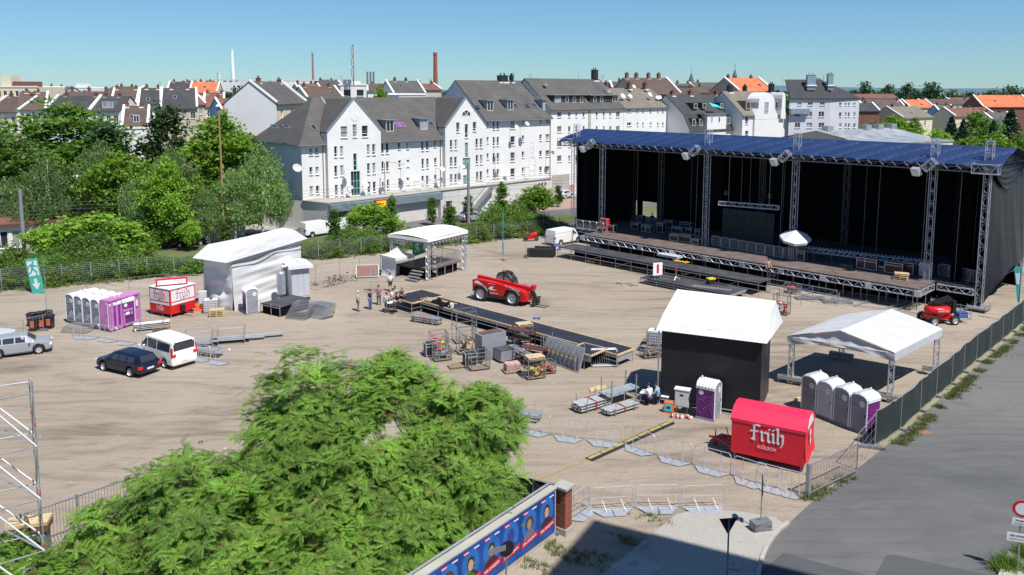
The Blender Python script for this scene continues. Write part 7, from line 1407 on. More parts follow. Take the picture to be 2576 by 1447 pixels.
GBX = M('silver_panel', (.36, .38, .43), .45, .4, var=.05)
t = xbox('deck_panel_stack', 'tall silver stack of stage deck panels in the middle of the crates', 'panels', 1234, 900, R(33), []); [MB().bx(-1.0, 1.0, -.5, .5, .15+k*.125, .265+k*.125).build('panel', GBX, t) for k in range(14)]; MB().bx(-.85, .85, -.38, .38, 1.90, 1.925).build('top_cover', M('brown_felt', (.10, .055, .05), .9), t); MB().bx(-1, 1, -.5, .5, 0, .12).build('pallet_base', WOODD, t)
t = xbox('deck_panel_stack', 'lower stack of dark topped panels right of the tall silver stack', 'panels', 1278, 905, R(33), []); [MB().bx(-.9, .9, -.5, .5, .15+k*.12, .25+k*.12).build('panel', GBX, t) for k in range(6)]; MB().bx(-.9, .9, -.5, .5, .87, .9).build('top_cover', PLY, t)
for i, (px, py, h) in enumerate(((1312, 872, 1.3), (1345, 905, .9), (1335, 918, .7))): xbox('folding_table', ('upright', 'middle', 'front')[i]+' dark folding table frame beside the tall silver stack', 'table', px, py, R(-30), [('table_top', DKRED if i < 2 else BLACKP, [(-1, 1, -.4, .4, h-.06, h)]), ('lower_top', DKRED, [(-.9, .9, -.35, .35, h*.5, h*.5+.05)]), ('leg', BLACKP, [(x-.03, x+.03, y-.03, y+.03, 0, h+.15) for x in (-.95, .95) for y in (-.35, .35)])])
a, b = at(1285, 873, .9), at(1342, 900, .9); t = T('truss_piece', 'short silver truss piece lying over the dark tables', 'truss', a); truss((0, 0, 0), b-a, .28, .28, .35, .03, .018).build('truss_frame', ALU, t)
for px, py, lb in ((1083, 894, 'black amplifier case at the left end of the crate group'), (1182, 920, 'black case with yellow stripe on castors in the crate group')): putcase(px, py, lb, .8, .7, .85, BLACKP, z=0, rz=R(20))
A, B = at(1365, 905), at(1458, 938); d = B-A; t = T('panel_rack', 'rack of upright grey ramp panels with dark ribs in front of the walkway end', 'rack', (A.x, A.y, 0), math.atan2(d.y, d.x)); L_ = d.length
MB().ext([(0, 0, .15), (0, .5, 1.6), (0, .56, 1.6), (0, .06, .15)], (L_, 0, 0)).build('panel', GBX, t); rb = MB();
for k in range(9): x = .1+k*(L_-.2)/8; o = MB().ext([(x-.03, -.06, .15), (x-.03, -.02, 1.0), (x-.03, .25, 1.5), (x-.03, .5, 1.6), (x-.03, .02, .15)], (.06, 0, 0)).build('rib', STEELD, t)
MB().beam((.1*L_, .0, .8), (L_*.9, .02, .75), .03, .05).build('strap', YEL, t); mb = MB(); [mb.tube((x, y, 0), (x, y, 1.9), .035, 5) for x in (.2, L_-.3) for y in (-.12, .75)]; mb.beam((0, -.12, .1), (L_, -.12, .1), .05, .08); mb.build('rack_post', STEEL, t)
def stackbar(px, py, rz, label, n_=9, lean=.35, L_=2.3):
 p = at(px, py); t = T('barrier_stack', label, 'barriers', (p.x, p.y, 0), rz)
 for k in range(n_):
  mb = MB(); c = .1; h = 1.1
  mb.path([(c, 0, 0), (0, 0, c), (0, 0, h-c), (c, 0, h), (L_-c, 0, h), (L_, 0, h-c), (L_, 0, c), (L_-c, 0, 0), (c, 0, 0)], .025, 4); [mb.tube((L_*(i+1)/12, 0, 0), (L_*(i+1)/12, 0, h), .012, 3) for i in range(11)]
  o = mb.build('barrier_panel', STEEL, t, loc=(.02*k, k*.09, .1+(k*.10 if lean > 1 else 0))); o.rotation_euler = (lean if lean < 1 else R(-88), 0, 0)
 return t
stackbar(1487, 925, R(5), 'silver crowd barriers leaning together at the end of the walkway', 5, -.5, 1.9); stackbar(770, 797, R(-32), 'fan of upright silver barriers right of the flat stack', 12, -.45, 1.9); stackbar(716, 802, R(-18), 'flat pile of silver barriers in front of the small black deck', 11, 2, 1.9); stackbar(150, 838, R(-10), 'flat pile of barrier frames between black bins and toilets', 4, 2, 2.2)
def cart(px, py, rz, label, w_=1.9, d=1.0, h=1.25):
 p = at(px, py); t = T('scaffold_cart', label, 'cart', (p.x, p.y, 0), rz); mb = MB()
 for x in (-w_/2, w_/2):
  for y in (-d/2, d/2): mb.tube((x, y, 0), (x, y, h), .03, 5)
 for z in (.35, h): mb.path([(-w_/2, -d/2, z), (w_/2, -d/2, z), (w_/2, d/2, z), (-w_/2, d/2, z), (-w_/2, -d/2, z)], .028, 5)
 mb.build('frame', STEEL, t); MB().bx(-w_/2-.4, w_/2+.4, -.35, -.05, .36, .42).bx(-w_/2-.3, w_/2+.3, .05, .35, .36, .42).build('plank', TP, t); return t
cart(502, 872, R(15), 'scaffold cart nearest to the white minibus'); cart(583, 862, R(15), 'scaffold cart carrying planks further right of the white minibus'); p = at(590, 856); o = MB().bx(-3.3, 3.6, -.2, .2, .25, .33).bx(-3, 2.2, -.55, -.25, .2, .27).build('steel_planks', TP, None, loc=(p.x, p.y, 0), rz=R(17)); tag(o, 'long pale steel planks lying across the two scaffold carts', 'planks'); cart(520, 893, R(-20), 'low scaffold cart with planks behind the barrier by the minibus', 2.0, .9, .5)
def ibc(px, py, rz, label, z=0):
 xbox('water_tank', label, 'tank', px, py, rz, [('tank_body', WPL, [(-.55, .55, -.45, .45, .15, 1.12)]), ('pallet_base', WOODD, [(-.6, .6, -.5, .5, 0, .12)]), ('cage', STEEL, [(-.6+k*.2-.012, -.6+k*.2+.012, y-.012, y+.012, .12, 1.15) for k in range(7) for y in (-.5, .5)]+[(x-.012, x+.012, -.5+k*.2-.012, -.5+k*.2+.012, .12, 1.15) for k in range(6) for x in (-.6, .6)]+[(-.6, .6, y-.012, y+.012, .12+k*.2, .145+k*.2) for k in range(6) for y in (-.5, .5)]+[(x-.012, x+.012, -.5, .5, .12+k*.2, .145+k*.2) for k in range(6) for x in (-.6, .6)]), ('cap', BLACKP, [(-.12, .12, -.12, .12, 1.12, 1.2)])], z)
ibc(1650, 868, R(-20), 'caged white water tank raised behind the left corner of the black tent', .55); ibc(532, 785, R(14), 'caged whitish water tank before the grey tent')
xbox('tank_trestle', 'rough wooden trestle carrying the raised water tank', 'trestle', 1650, 868, R(-20), [('beam', WOODD, [(-.9, .7, -.5, .5, .42, .54)]), ('leg', STEEL, [(x-.04, x+.04, y-.04, y+.04, 0, .42) for x in (-.5, .5) for y in (-.4, .4)])])
xbox('electric_cabinet', 'pale grey electrical cabinet before the black tent', 'cabinet', 1714, 1042, R(-24), [('cabinet_body', M('cabinet_grey', (.55, .55, .56), .5, var=.03), [(-.42, .42, 0, .4, .45, 1.45)]), ('door', M('cabinet_grey', (1, 1, 1)), [(-.38, .38, -.03, 0, .5, 1.38)]), ('hood', WPL, [(-.46, .46, -.06, .44, 1.45, 1.52)]), ('sticker', BLACKP, [(-.12, .1, -.036, -.03, 1.1, 1.22)]), ('leg', STEELD, [(-.35, -.28, .1, .2, 0, .45), (.28, .35, .1, .2, 0, .45)])])
xbox('power_distributor', 'small orange and cyan power distribution box left of the grey cabinet', 'box', 1681, 1040, R(-24), [('cabinet_body', ORANGE, [(-.28, .28, 0, .3, .55, .65), (-.28, -.22, 0, .3, 0, .6), (.22, .28, 0, .3, 0, .6), (-.28, .28, 0, .3, 0, .06)]), ('door', CYAN, [(-.22, .22, -.01, .1, .12, .55)]), ('sticker', BLACKP, [(-.1, .12, -.02, -.01, .3, .42)])])
rg = random.Random(9)
for i, (px, py) in enumerate([(1692, 1050), (1705, 1052), (1716, 1054), (1730, 1052), (1738, 1056)]): p = at(px, py); o = MB().lathe([(.06, -.03), (.11, -.02), (.11, .02), (.06, .03)], (0, 0, .1), 10, 'y', 0).tube((-.15, .05, .08), (.12, .1, .1), .05, 6, mi=1).build('power_plug', [WPL, RED], None, loc=(p.x, p.y, .02), rz=rg.random()*3); tag(o, ORD[i]+' red and white power plug from the left under the grey cabinet', 'plug', 'power plugs under the cabinet')
xbox('electric_cabinet', 'grey cabinet right of the kiosk at the grey tent corner', 'cabinet', 510, 778, R(14), [('cabinet_body', M('cabinet_grey', (1, 1, 1)), [(-.3, .35, 0, .5, .5, 1.55)]), ('lower_part', REDM, [(-.25, .3, 0, .4, .05, .3)]), ('leg', STEELD, [(-.25, -.18, .1, .2, 0, .5), (.2, .28, .1, .2, 0, .5)])])
p = at(498, 783); t = T('traffic_cone', 'orange traffic cone between kiosk and grey cabinet', 'cone', (p.x, p.y, 0)); MB().lathe([(.19, .04), (.04, .85), (1e-4, .86)], n=10).build('cone_body', ORANGE, t); MB().bx(-.24, .24, -.24, .24, 0, .04).build('base', ORANGE, t)
def bin_(px, py, rz, label):
 p = at(px, py); t = T('wheelie_bin', label, 'bin', (p.x, p.y, 0), rz, 'black bins with orange bodies stickers'); MB().ext([(-.24, -.24, .1), (.24, -.24, .1), (.29, -.29, .98), (-.29, -.29, .98)], (0, .55, 0)).build('bin_body', BLACKP, t); MB().bx(-.31, .31, -.33, .36, .98, 1.08).build('lid', BLACKP, t); MB().bx(-.14, .14, -.30, -.285, .3, .85).build('sticker', M('bin_sticker', (.5, .12, .05), .6, var=.2, scale=6), t); [MB().lathe([(.1, -.03), (.1, .03)], (x, .25, .1), 10, 'x').build('wheel', RUBBER, t) for x in (-.2, .2)]
for i, (px, py) in enumerate([(86, 832), (108, 829), (126, 826)]): bin_(px, py, R(8), ('left', 'middle', 'right')[i]+' of three front black wheelie bins with orange stickers'); bin_(px-5, py-12, R(8), ('left', 'middle', 'right')[i]+' of three rear black wheelie bins behind the stickered ones')
xbox('loudspeaker_stack', 'low black stack of loudspeaker boxes beside the white delivery van', 'speakers', 1357, 646, R(-5), [('box', M('speaker_black', (.010, .010, .011), .8, var=.3), [(-1.4+k*.62, -.8+k*.62, -.5, .4, .05, .95) for k in range(5)]), ('rear_box', MATS['speaker_black'], [(-.6+k*.62, -.02+k*.62, .45, 1.2, .05, 1.05) for k in range(4)])]); xbox('blue_crate', 'blue plastic crate behind the van near the stage corner', 'crate', 1402, 629, R(-5), [('crate_body', BLUEP, [(-.4, .4, -.3, .3, 0, .6)]), ('label_print', WPL, [(-.15, .15, -.31, -.3, .15, .45)])])
p = at(1150, 540);
for px, py, z, lb in ((820, 785, 0, 'yellow and green cable reel right of the barrier fan'),): p = at(838, 787); t = T('cable_reel', lb, 'reel', (p.x, p.y, .3)); MB().lathe([(1e-4, -.2), (.3, -.2), (.3, -.16), (.12, -.15), (.12, .15), (.3, .16), (.3, .2), (1e-4, .2)], n=14, axis='x').build('drum', YEL, t)
p = at(925, 700); o = T('sign_panel_board', 'reddish brown board with pale frame leaning beside the bicycles', 'board', (p.x, p.y, 0), R(12)); MB().ext([(-1.1, 0, .15), (1.1, 0, .15), (1.1, .55, 1.25), (-1.1, .55, 1.25)], (0, .05, 0)).build('board', M('brown_felt2', (.24, .12, .10), .9), o); MB().path([(-1.1, 0, .15), (1.1, 0, .15), (1.1, .55, 1.25), (-1.1, .55, 1.25), (-1.1, 0, .15)], .035, 4).build('frame', WPL, o)
p = at(940, 735); t = T('folding_ladder', 'tall grey A-frame ladder behind the standing people', 'ladder', (p.x, p.y, 0), R(10)); mb = MB()
for s_ in (-1, 1):
 for x in (-.25, .25): mb.tube((x*1.6, s_*.75, 0), (x*.7, 0, 2.7), .028, 4)
 for k in range(9): z = .25+k*.28; q_ = 1-z/2.7; mb.tube((-.25*(1.6-.9*z/2.7), s_*.75*q_, z), (.25*(1.6-.9*z/2.7), s_*.75*q_, z), .018, 4)
mb.build('ladder_frame', STEEL, t)
# ---- long walkway
A, B = at(1060, 758, .9), at(1553, 893, .9); fr = Fr(A[:2], B[:2]); L_ = fr.L; t = T('walkway', 'long black catwalk with pale timber edges crossing the dirt diagonally', 'walkway', (fr.A.x, fr.A.y, 0), fr.rz); n_ = 11; WW = 1.9
TOPM = M('black_walk_felt', (.014, .016, .030), .7, var=.25, scale=1.5, dirt=.15); pmm = MB().box((0, 0, 0), (L_/n_-.015, WW, .07)).mesh('deck_board', TOPM)
for k in range(n_): ob('deck_board', pmm, t, ((k+.5)*L_/n_, WW/2, .87))
for y in (-.03, WW+.03):
 for k in range(6): MB().beam((k*L_/6+.02, y, .88), ((k+1)*L_/6-.02, y, .88), .07, .14).build('edge_timber', WOOD, t)
MB().beam((L_+.03, -.05, .88), (L_+.03, WW+.05, .88), .07, .14).build('edge_timber', WOOD, t)
mb = MB(); scaffold(mb, 0, L_, -.08, .8, 9, 0, .35); scaffold(mb, 0, L_, WW-.1, .8, 9, 0, .35); mb.build('scaffolding', STEEL, t); MB().bx(.1, L_-.1, .15, .2, 0, .8).build('under_shade_sheet', BLACK, t); MB().bx(L_-.01, L_+.0, .0, WW, .35, .82).build('end_panel', GBX, t)  # shade beneath the walkway made with a black sheet
o = MB().bx(-1.0, 1.0, -1.0, 1.0, 0, .1).build('platform_square', TOPM, t, loc=(L_-1.9, -.9, .97)); o.rotation_euler = (0, 0, R(3)); m2 = MB(); [m2.beam(a, b, .07, .12) for a, b in (((-1, -1, .1), (1, -1, .1)), ((1, -1, .1), (1, 1, .1)), ((1, 1, .1), (-1, 1, .1)), ((-1, 1, .1), (-1, -1, .1)))]; m2.build('rim_timber', WOOD, o); MB().bx(-1, 1, -1.02, -1, -.35, .05).build('apron', GBX, o)
MB().bx(-3.2, -.02, -1.0, 2.6, .80, .88).build('square_deck', TOPM, t); m2 = MB(); [m2.beam(a, b, .07, .12) for a, b in (((-3.2, -1, .9), (0, -1, .9)), ((0, -1, .9), (0, 2.6, .9)), ((0, 2.6, .9), (-3.2, 2.6, .9)), ((-3.2, 2.6, .9), (-3.2, -1, .9)))]; m2.build('rim_timber', WOOD, t); mb = MB(); [mb.tube((x, y, 0), (x, y, .85), .035, 5) for x in (-3.1, -.1) for y in (-1, .8, 2.5)]; mb.path([(-3.1, -1, .4), (-.1, -1, .4), (-.1, 2.5, .4)], .03, 4); mb.build('support_leg', STEEL, t)
for k in range(6): q_ = fr.w(1.0+(k % 2)*.4, .3+k*.2, .93); o = MB().bx(-1.6, 1.6, -.05, .05, 0, .05).build('loose_timber', WOOD, None, loc=q_, rz=fr.rz+R(-3+k)); tag(o, ORD[k]+' loose pale batten from the near edge on the black walkway', 'batten', 'battens on the walkway')
q_ = fr.w(2.0, .5, .98); o = MB(); o.grid(lambda u, v: (2*(u-.5), .9*(v-.5)-.25*u, .14*sin(u*9)*sin(v*8)+.12-(.5*max(0, .35-v))), 12, 8); o = o.build('black_cloth', BLACK, None, loc=q_, rz=fr.rz, smooth=True); tag(o, 'crumpled black cloth thrown over the battens on the walkway', 'cloth')
q_ = at(1137, 775, .92); t = T('bucket', 'white bucket standing on the black walkway', 'bucket', q_); MB().lathe([(.14, 0), (.19, .36), (.17, .36), (.13, .05), (1e-4, .05)], n=14).build('bucket_body', WPL, t)
for i, (px, py, s_) in enumerate([(1350, 803, .35), (1575, 716, .9), (1240, 540, .2)][:2]): p = at(px, py); mb = MB(); rg = random.Random(i); [mb.box((rg.uniform(-s_, s_), rg.uniform(-s_, s_)*.6, .05), (s_*.8, .12, .05), rg.random()*3) for k in range(7)]; tag(mb.build('scrap_pile', BLUEP if i == 0 else STEEL, None, loc=(p.x, p.y, 0)), ('crumpled blue tarpaulin scrap on the dirt beyond the walkway', 'small heap of grey metal profiles on the dirt before the low platform')[i], 'scrap')
# ---------------------------------------------------------------- vehicles
PNT = lambda n_, c, r=.25: M(n_, c, r, .1, var=.02, spec=.7)
def wheel(t, x, y, r, w_=.2, rim=ALU, tread=0):
 g = T('wheel', None, None, (x, y, r)); g.parent = t; mb = MB().lathe([(r*.62, -w_/2), (r*.94, -w_/2), (r, -w_*.3), (r, w_*.3), (r*.94, w_/2), (r*.62, w_/2)], n=18, axis='y', cap=False)
 if tread:
  for k in range(18): a = k*PI/9; mb.box((cos(a)*r, (-1)**k*w_*.2, sin(a)*r), (.09, w_*.55, .07), 0, 0, 0, -a)
 mb.build('tyre', RUBBER, g); s_ = -1 if y < 0 else 1; MB().lathe([(1e-4, s_*w_*.34), (r*.2, s_*w_*.36), (r*.25, s_*w_*.2), (r*.55, s_*w_*.25), (r*.63, s_*w_*.5), (r*.6, -s_*w_*.3), (1e-4, -s_*w_*.3)], n=12, axis='y').build('rim', rim, g)
def car(name, label, loc, rz, L, W, H, paint, st, cab, cat='car', group=None, wb=(.30, -.29), wr=.32, scr=None):
 t = T(name, label, cat, loc, rz, group); rings = []; wx = [wb[0]*L, wb[1]*L]
 S_ = []
 for x, zl, zb, zt, wbf, wtf in st: S_.append((x*L, zl, zb, zt, wbf*W/2, wtf*W/2))
 def samp(x):
  for a, b in zip(S_, S_[1:]):
   if a[0] <= x <= b[0]: k = (x-a[0])/(b[0]-a[0]); return [a[i]+(b[i]-a[i])*k for i in range(6)]
  return list(S_[-1])
 xs = sorted(set([s_[0] for s_ in S_]+[w_+d for w_ in wx for d in (-.40, -.39, -.28, 0, .28, .39, .40)]))
 for x in xs:
  q = samp(x); q[0] = x
  for w_ in wx:
   d = abs(x-w_)
   if d < .395: q[1] = max(q[1], wr+math.sqrt(max(0, .40**2-d*d))*.95)
  X, zl, zb, zt, hb, ht = q; zl = min(zl, zb-.08); m_ = (zl+zb)/2
  rings.append([(X, s_*y, z) for s_, lst in ((1, [(0, zl), (hb*.88, zl), (hb, min(zl+.12, m_)), (hb*1.0, m_), (hb*.97, zb), (ht, zt-.03), (ht*.75, zt), (0, zt)]),) for y, z in lst])
 mb = MB(); n_ = 8; V = []; F = []
 for r_ in rings: V += r_+[(x, -y, z) for x, y, z in r_[1:-1][::-1]]
 k_ = 14
 for j in range(len(rings)-1): F += [(j*k_+i, (j+1)*k_+i, (j+1)*k_+(i+1) % k_, j*k_+(i+1) % k_) for i in range(k_)]
 F += [tuple(range(k_)), tuple(range(len(V)-1, len(V)-k_-1, -1))]; mb._add(V, F); mb.build('body', paint, t, smooth=False)
 for a, b in zip(cab, cab[1:]):
  A_, B_ = samp(a*L), samp(b*L);
  for s_ in (-1, 1):
   P_ = []
   for q, x, e_ in ((A_, a*L+.05, 0), (B_, b*L-.05, 0), (B_, b*L-.05, 1), (A_, a*L+.05, 1)):
    f_ = .14 if not e_ else .86; P_.append((x, s_*((q[4]*.97)*(1-f_)+q[5]*f_+.012), q[2]+(q[3]-.03-q[2])*f_))
   MB().ext(P_, (0, s_*.006, 0)).build('side_window', GLASS, t)
 for a, b in scr:
  A_, B_ = samp(a*L), samp(b*L); P_ = []
  for q, x, f_ in ((A_, a*L, .08), (B_, b*L, .92)):
   pass
  za, zb_ = A_[3], B_[3]; f = lambda k, s_: (a*L+(b-a)*L*k, s_*(A_[5]+(B_[5]-A_[5])*k)*.80, za+(zb_-za)*k)
  n2 = Vector((-(zb_-za), 0, (b-a)*L)).normalized()
  if n2.z < 0: n2 = -n2
  MB().ext([Vector(f(.1, -1))+n2*.012, Vector(f(.9, -1))+n2*.012, Vector(f(.9, 1))+n2*.012, Vector(f(.1, 1))+n2*.012], n2*.005).build('windscreen', GLASS, t)
 for x in wx:
  for y in (-W/2+.10, W/2-.10): wheel(t, x, y, wr, .2)
 zr = samp(-L*.49)[2]
 for s_ in (-1, 1): MB().bx(-L/2-.015, -L/2+.12, s_*W/2*.98-s_*.30, s_*W/2*.985, zr-.22, zr-.02).build('tail_light', RED, t); MB().bx(L/2-.18, L/2+.0, s_*W/2*.60, s_*W/2*.9, .58, .72).build('headlight', LAMPM, t); MB().ball((L*.17, s_*(W/2+.08), zr+.12), .1, 6, (.7, 1, .8)).build('mirror', paint, t)
 MB().bx(-L/2-.03, -L/2, -.26, .26, .50, .61).build('number_plate', WPL, t); return t
EST = [(-.5, .38, .66, .70, .86, .80), (-.485, .30, .90, .95, .93, .80), (-.40, .28, .95, 1.40, 1, .68), (-.2, .2, .95, 1.46, 1, .70), (.05, .2, .93, 1.47, 1, .70), (.13, .2, .93, 1.42, 1, .68), (.27, .2, .92, .96, 1, .80), (.44, .22, .80, .84, .95, .80), (.49, .28, .66, .70, .85, .76), (.5, .36, .58, .60, .80, .7)]
VAN = [(-.5, .40, .80, .82, .92, .86), (-.495, .30, 1.12, 1.30, .97, .88), (-.475, .28, 1.15, 1.92, 1, .86), (-.2, .24, 1.13, 1.97, 1, .87), (.15, .24, 1.10, 1.96, 1, .86), (.24, .24, 1.08, 1.86, 1, .82), (.36, .24, 1.05, 1.12, 1, .82), (.46, .26, .90, .94, .94, .8), (.5, .34, .62, .66, .84, .75)]
p = at(320, 940); car('parked_car', 'dark blue estate car parked beside the white minibus', (-26.2, 53.7, 0), R(153), 4.5, 1.82, 1.5, PNT('paint_navy', (.006, .009, .028), .12), EST, (-.38, -.22, -.04, .12), scr=((-.485, -.40), (.13, .27)))
q = at(424, 912); car('minibus', 'white minibus with black tinted windows facing away to the left', (-24.5, 55.7, 0), R(144), 4.9, 1.95, 1.97, PNT('paint_white', (.80, .80, .80), .25), VAN, (-.45, -.12, .12, .30), 'van', scr=((-.495, -.475), (.24, .36)), wb=(.33, -.30))
t = bpy.data.objects['minibus']; MB().bx(-2.425, -2.40, -.78, .78, 1.18, 1.78).build('rear_window', GLASS, t); [MB().bx(-2.43, -2.3, s_*.84, s_*.95, 1.0, 1.55).build('tail_light', RED, t) for s_ in (-1, 1)]
q = at(28, 897); SIL = PNT('paint_silver', (.30, .31, .34), .3); car('parked_car', 'silver grey estate car cut by the left picture edge', (-35.8, 57.3, 0), R(28), 4.3, 1.78, 1.45, SIL, EST, (-.38, -.22, -.04, .12), scr=((-.485, -.40), (.13, .27)))
q = at(-50, 864); car('parked_car', 'pale silver car mostly hidden behind the silver grey estate', (q.x, q.y, 0), R(10), 4.4, 1.75, 1.45, PNT('paint_pale', (.5, .52, .56), .3), EST, (-.38, -.22, -.04, .12), scr=((-.485, -.40), (.13, .27)))
q = at(1418, 612); car('delivery_van', 'white delivery van parked at the left corner of the stage', (q.x, q.y, 0), R(42), 4.8, 1.9, 1.9, MATS['paint_white'], VAN, (.13, .30), 'van', scr=((.24, .36),), wb=(.33, -.30))
for px, py, rz, pn, stn, lb in [(800, 592, 45, 'paint_white', VAN, 'white van behind the bushes in front of the shop corner'), (862, 580, 45, 'paint_white', VAN, 'second white van behind the bushes by the shop'), (472, 618, 40, 'paint_navy', EST, 'dark car on the street beyond the conical shrub'), (1188, 556, 40, 'paint_silver', EST, 'silver blue car on the street behind the tall tram pole'), (1420, 498, 60, 'paint_pale', EST, 'pale silver car by the house passage left of the stage'), (60, 668, 40, 'paint_navy', EST, 'dark car behind the bushes by the grey tram pole'), (900, 573, 45, 'paint_navy', EST, 'dark car at the glass shop front')]:
 q = at(px, py); v = stn is VAN; car('parked_car' if not v else 'parked_van', lb, (q.x, q.y, 0), R(rz), 4.7 if v else 4.3, 1.85, 1.9, MATS[pn], stn, (-.4, -.1, .12) if not v else (.13, .28), 'van' if v else 'car', scr=((.13, .27),) if not v else ((.24, .36),))
A, B = at(1211, 757), at(1290, 769); d = B-A; rz = math.atan2(d.y, d.x); t = T('telehandler', 'red telescopic handler with black cab standing in the open centre of the site', 'telehandler', (A.x, A.y, 0), rz); wbL = d.length
for x in (0, wbL):
 for y in (0, 1.95): wheel(t, x, y+(-.0001 if y == 0 else 0), .68, .44, M('rim_silver', (.5, .52, .55), .4, .4, var=.05), 1)
for g_ in t.children:
 if g_.location.y < .5: g_.location.y = 0
MB().ext([(-.95, 0, .75), (-.95, 0, 1.85), (-.6, 0, 1.95), (1.0, 0, 1.85), (wbL+.9, 0, 1.45), (wbL+1.15, 0, 1.2), (wbL+1.1, 0, .45), (wbL+.75, 0, .45), (wbL+.7, 0, 1.3), (wbL-.7, 0, 1.35), (wbL-1.0, 0, .65), (.95, 0, .65), (.7, 0, 1.35), (-.7, 0, 1.3)], (0, .62, 0)).build('engine_cover', REDM, t)
MB().bx(.75, wbL-.75, .0, 1.9, .42, .72).build('chassis', BLACKP, t); MB().bx(-.9, wbL+.6, .65, 1.3, .6, 1.35).bx(wbL+.3, wbL+1.2, .2, 1.7, .42, 1.0).build('body', REDM, t)
MB().beam((-.9, .95, 1.95), (wbL+1.3, .95, 1.45), .38, .36).build('boom', REDM, t); MB().beam((wbL+.9, .95, 1.52), (wbL+1.5, .95, 1.35), .30, .30).beam((wbL+1.4, .95, 1.4), (wbL+1.95, .95, .35), .24, .30).build('boom_head', BLACKP, t)
MB().bx(wbL+1.75, wbL+1.9, .35, 1.6, .1, .75).bx(wbL+1.85, wbL+1.95, .3, 1.65, .65, .75).build('fork_carriage', BLACKP, t); [MB().bx(wbL+1.9, wbL+3.0, y, y+.12, .05, .1).build('fork', STEELD, t) for y in (.6, 1.2)]; MB().box((wbL+1.55, .95, 1.6), (.3, .5, .5), 0, 0, 0, .3).build('boom_cap', REDM, t)
for x in (0, wbL):
 for y in (-.24, 1.75): MB().grid(lambda u, v: (x+.80*cos(R(25+130*u)), y+.48*v, .68+.80*sin(R(25+130*u))), 8, 1).build('mudguard', M('guard_grey', (.14, .11, .13), .6), t)
cb = MB(); cpr = [(.9, 1.35), (.95, 2.2), (1.15, 2.5), (1.7, 2.62), (2.2, 2.5), (2.55, 2.1), (2.75, 1.35)]; [cb.path([(x, y, z) for x, z in cpr], .05, 5) for y in (1.15, 1.95)]; cb.tube((1.7, 1.15, 2.6), (1.7, 1.15, 1.4), .045, 5); cb.ext([(1.15, 1.15, 2.52), (1.7, 1.15, 2.64), (2.2, 1.15, 2.52), (1.7, 1.15, 2.5)], (0, .8, 0)); cb.build('cab_frame', BLACKP, t)
GT_ = M('cab_glass', (.16, .24, .22), .1, var=0, spec=.8); MB().ext([(x, 1.17, z) for x, z in cpr], (0, .02, 0)).ext([(x, 1.9, z) for x, z in cpr], (0, .02, 0)).build('cab_glass', GT_, t); MB().bx(1.2, 1.9, 1.3, 1.8, 1.4, 1.95).build('seat', BLACKP, t); MB().lathe([(.08, 2.64), (.08, 2.8), (1e-4, 2.84)], (1.5, 1.5, 0), 8).build('beacon', ORANGE, t); MB().tube((2.6, 1.1, 2.2), (2.95, .9, 2.35), .02, 4).box((2.95, .9, 2.2), (.06, .2, .32)).build('mirror', BLACKP, t)
text('MANITOU', .20, WPL, t, (wbL*.40, -.012, .86), (PI/2, 0, 0)); text('BL MANISCOPIC', .22, WPL, t, (wbL+.0, -.012, 1.52), (PI/2, R(12), 0)); text('www.rent.de', .13, WPL, t, (wbL*.33, -.012, 1.70), (PI/2, R(3), 0)); o = MB().ext([(0, 0, 0), (.3, 0, .22), (.6, 0, .22), (.42, 0, 0), (.9, 0, -.1), (.2, 0, -.12)], (0, -.01, 0)).build('logo', WPL, t, loc=(wbL*.22, -.003, 1.25)); MB().ext([(0, 0, 0), (.2, 0, .2), (.5, 0, .18), (1.0, 0, -.12), (.3, 0, -.08)], (0, -.01, 0)).build('logo', WPL, t, loc=(-.8, -.003, 1.62))
q = at(2356, 812); t = T('boom_lift', 'red platform lift with folded black boom behind the canopy corner', 'boom lift', (q.x, q.y, 0), R(8)); t.scale = (.8,)*3; mb = MB().lathe([(.9, .95), (1.12, 1.05), (1.18, 1.3), (1.15, 1.6), (.95, 1.78), (1e-4, 1.8)], n=24); [mb.v.__setitem__(i, (v[0]*1.15, v[1]*.85, v[2])) for i, v in enumerate(mb.v)]; mb.build('turret', REDM, t, smooth=True); MB().bx(-1.2, 1.2, -.7, .7, .5, .95).build('chassis', REDM, t)
for x, y in ((-1, -1), (1.25, -1), (-1, 1), (1.25, 1)): wheel(t, x, y, .48, .32, ALU, 1)
MB().beam((-.8, .2, 1.95), (1.4, .2, 2.6), .35, .3).beam((-.6, -.25, 2.1), (1.4, -.2, 2.45), .25, .25).beam((1.3, .0, 2.6), (1.45, .0, .9), .28, .3).bx(1.5, 1.9, -.3, .3, 1.0, 2.3).build('boom', BLACKP, t); mb = MB(); [mb.path([(2.0, -.8, z), (3.2, -.8, z), (3.2, .8, z), (2.0, .8, z), (2.0, -.8, z)], .03, 4) for z in (.45, 1.0, 1.6)]; [mb.tube((x, y, .4), (x, y, 1.6), .03, 4) for x in (2.0, 3.2) for y in (-.8, 0, .8)]; mb.build('basket', STEEL, t); MB().bx(2.1, 3.1, -.5, .3, .5, 1.1).build('blue_bag', BLUEP, t); text('MANITOU', .26, WPL, t, (0, -1.02, 1.45), (PI/2, 0, 0)); text('800', .18, WPL, t, (-.1, -.99, 1.68), (PI/2, 0, 0))
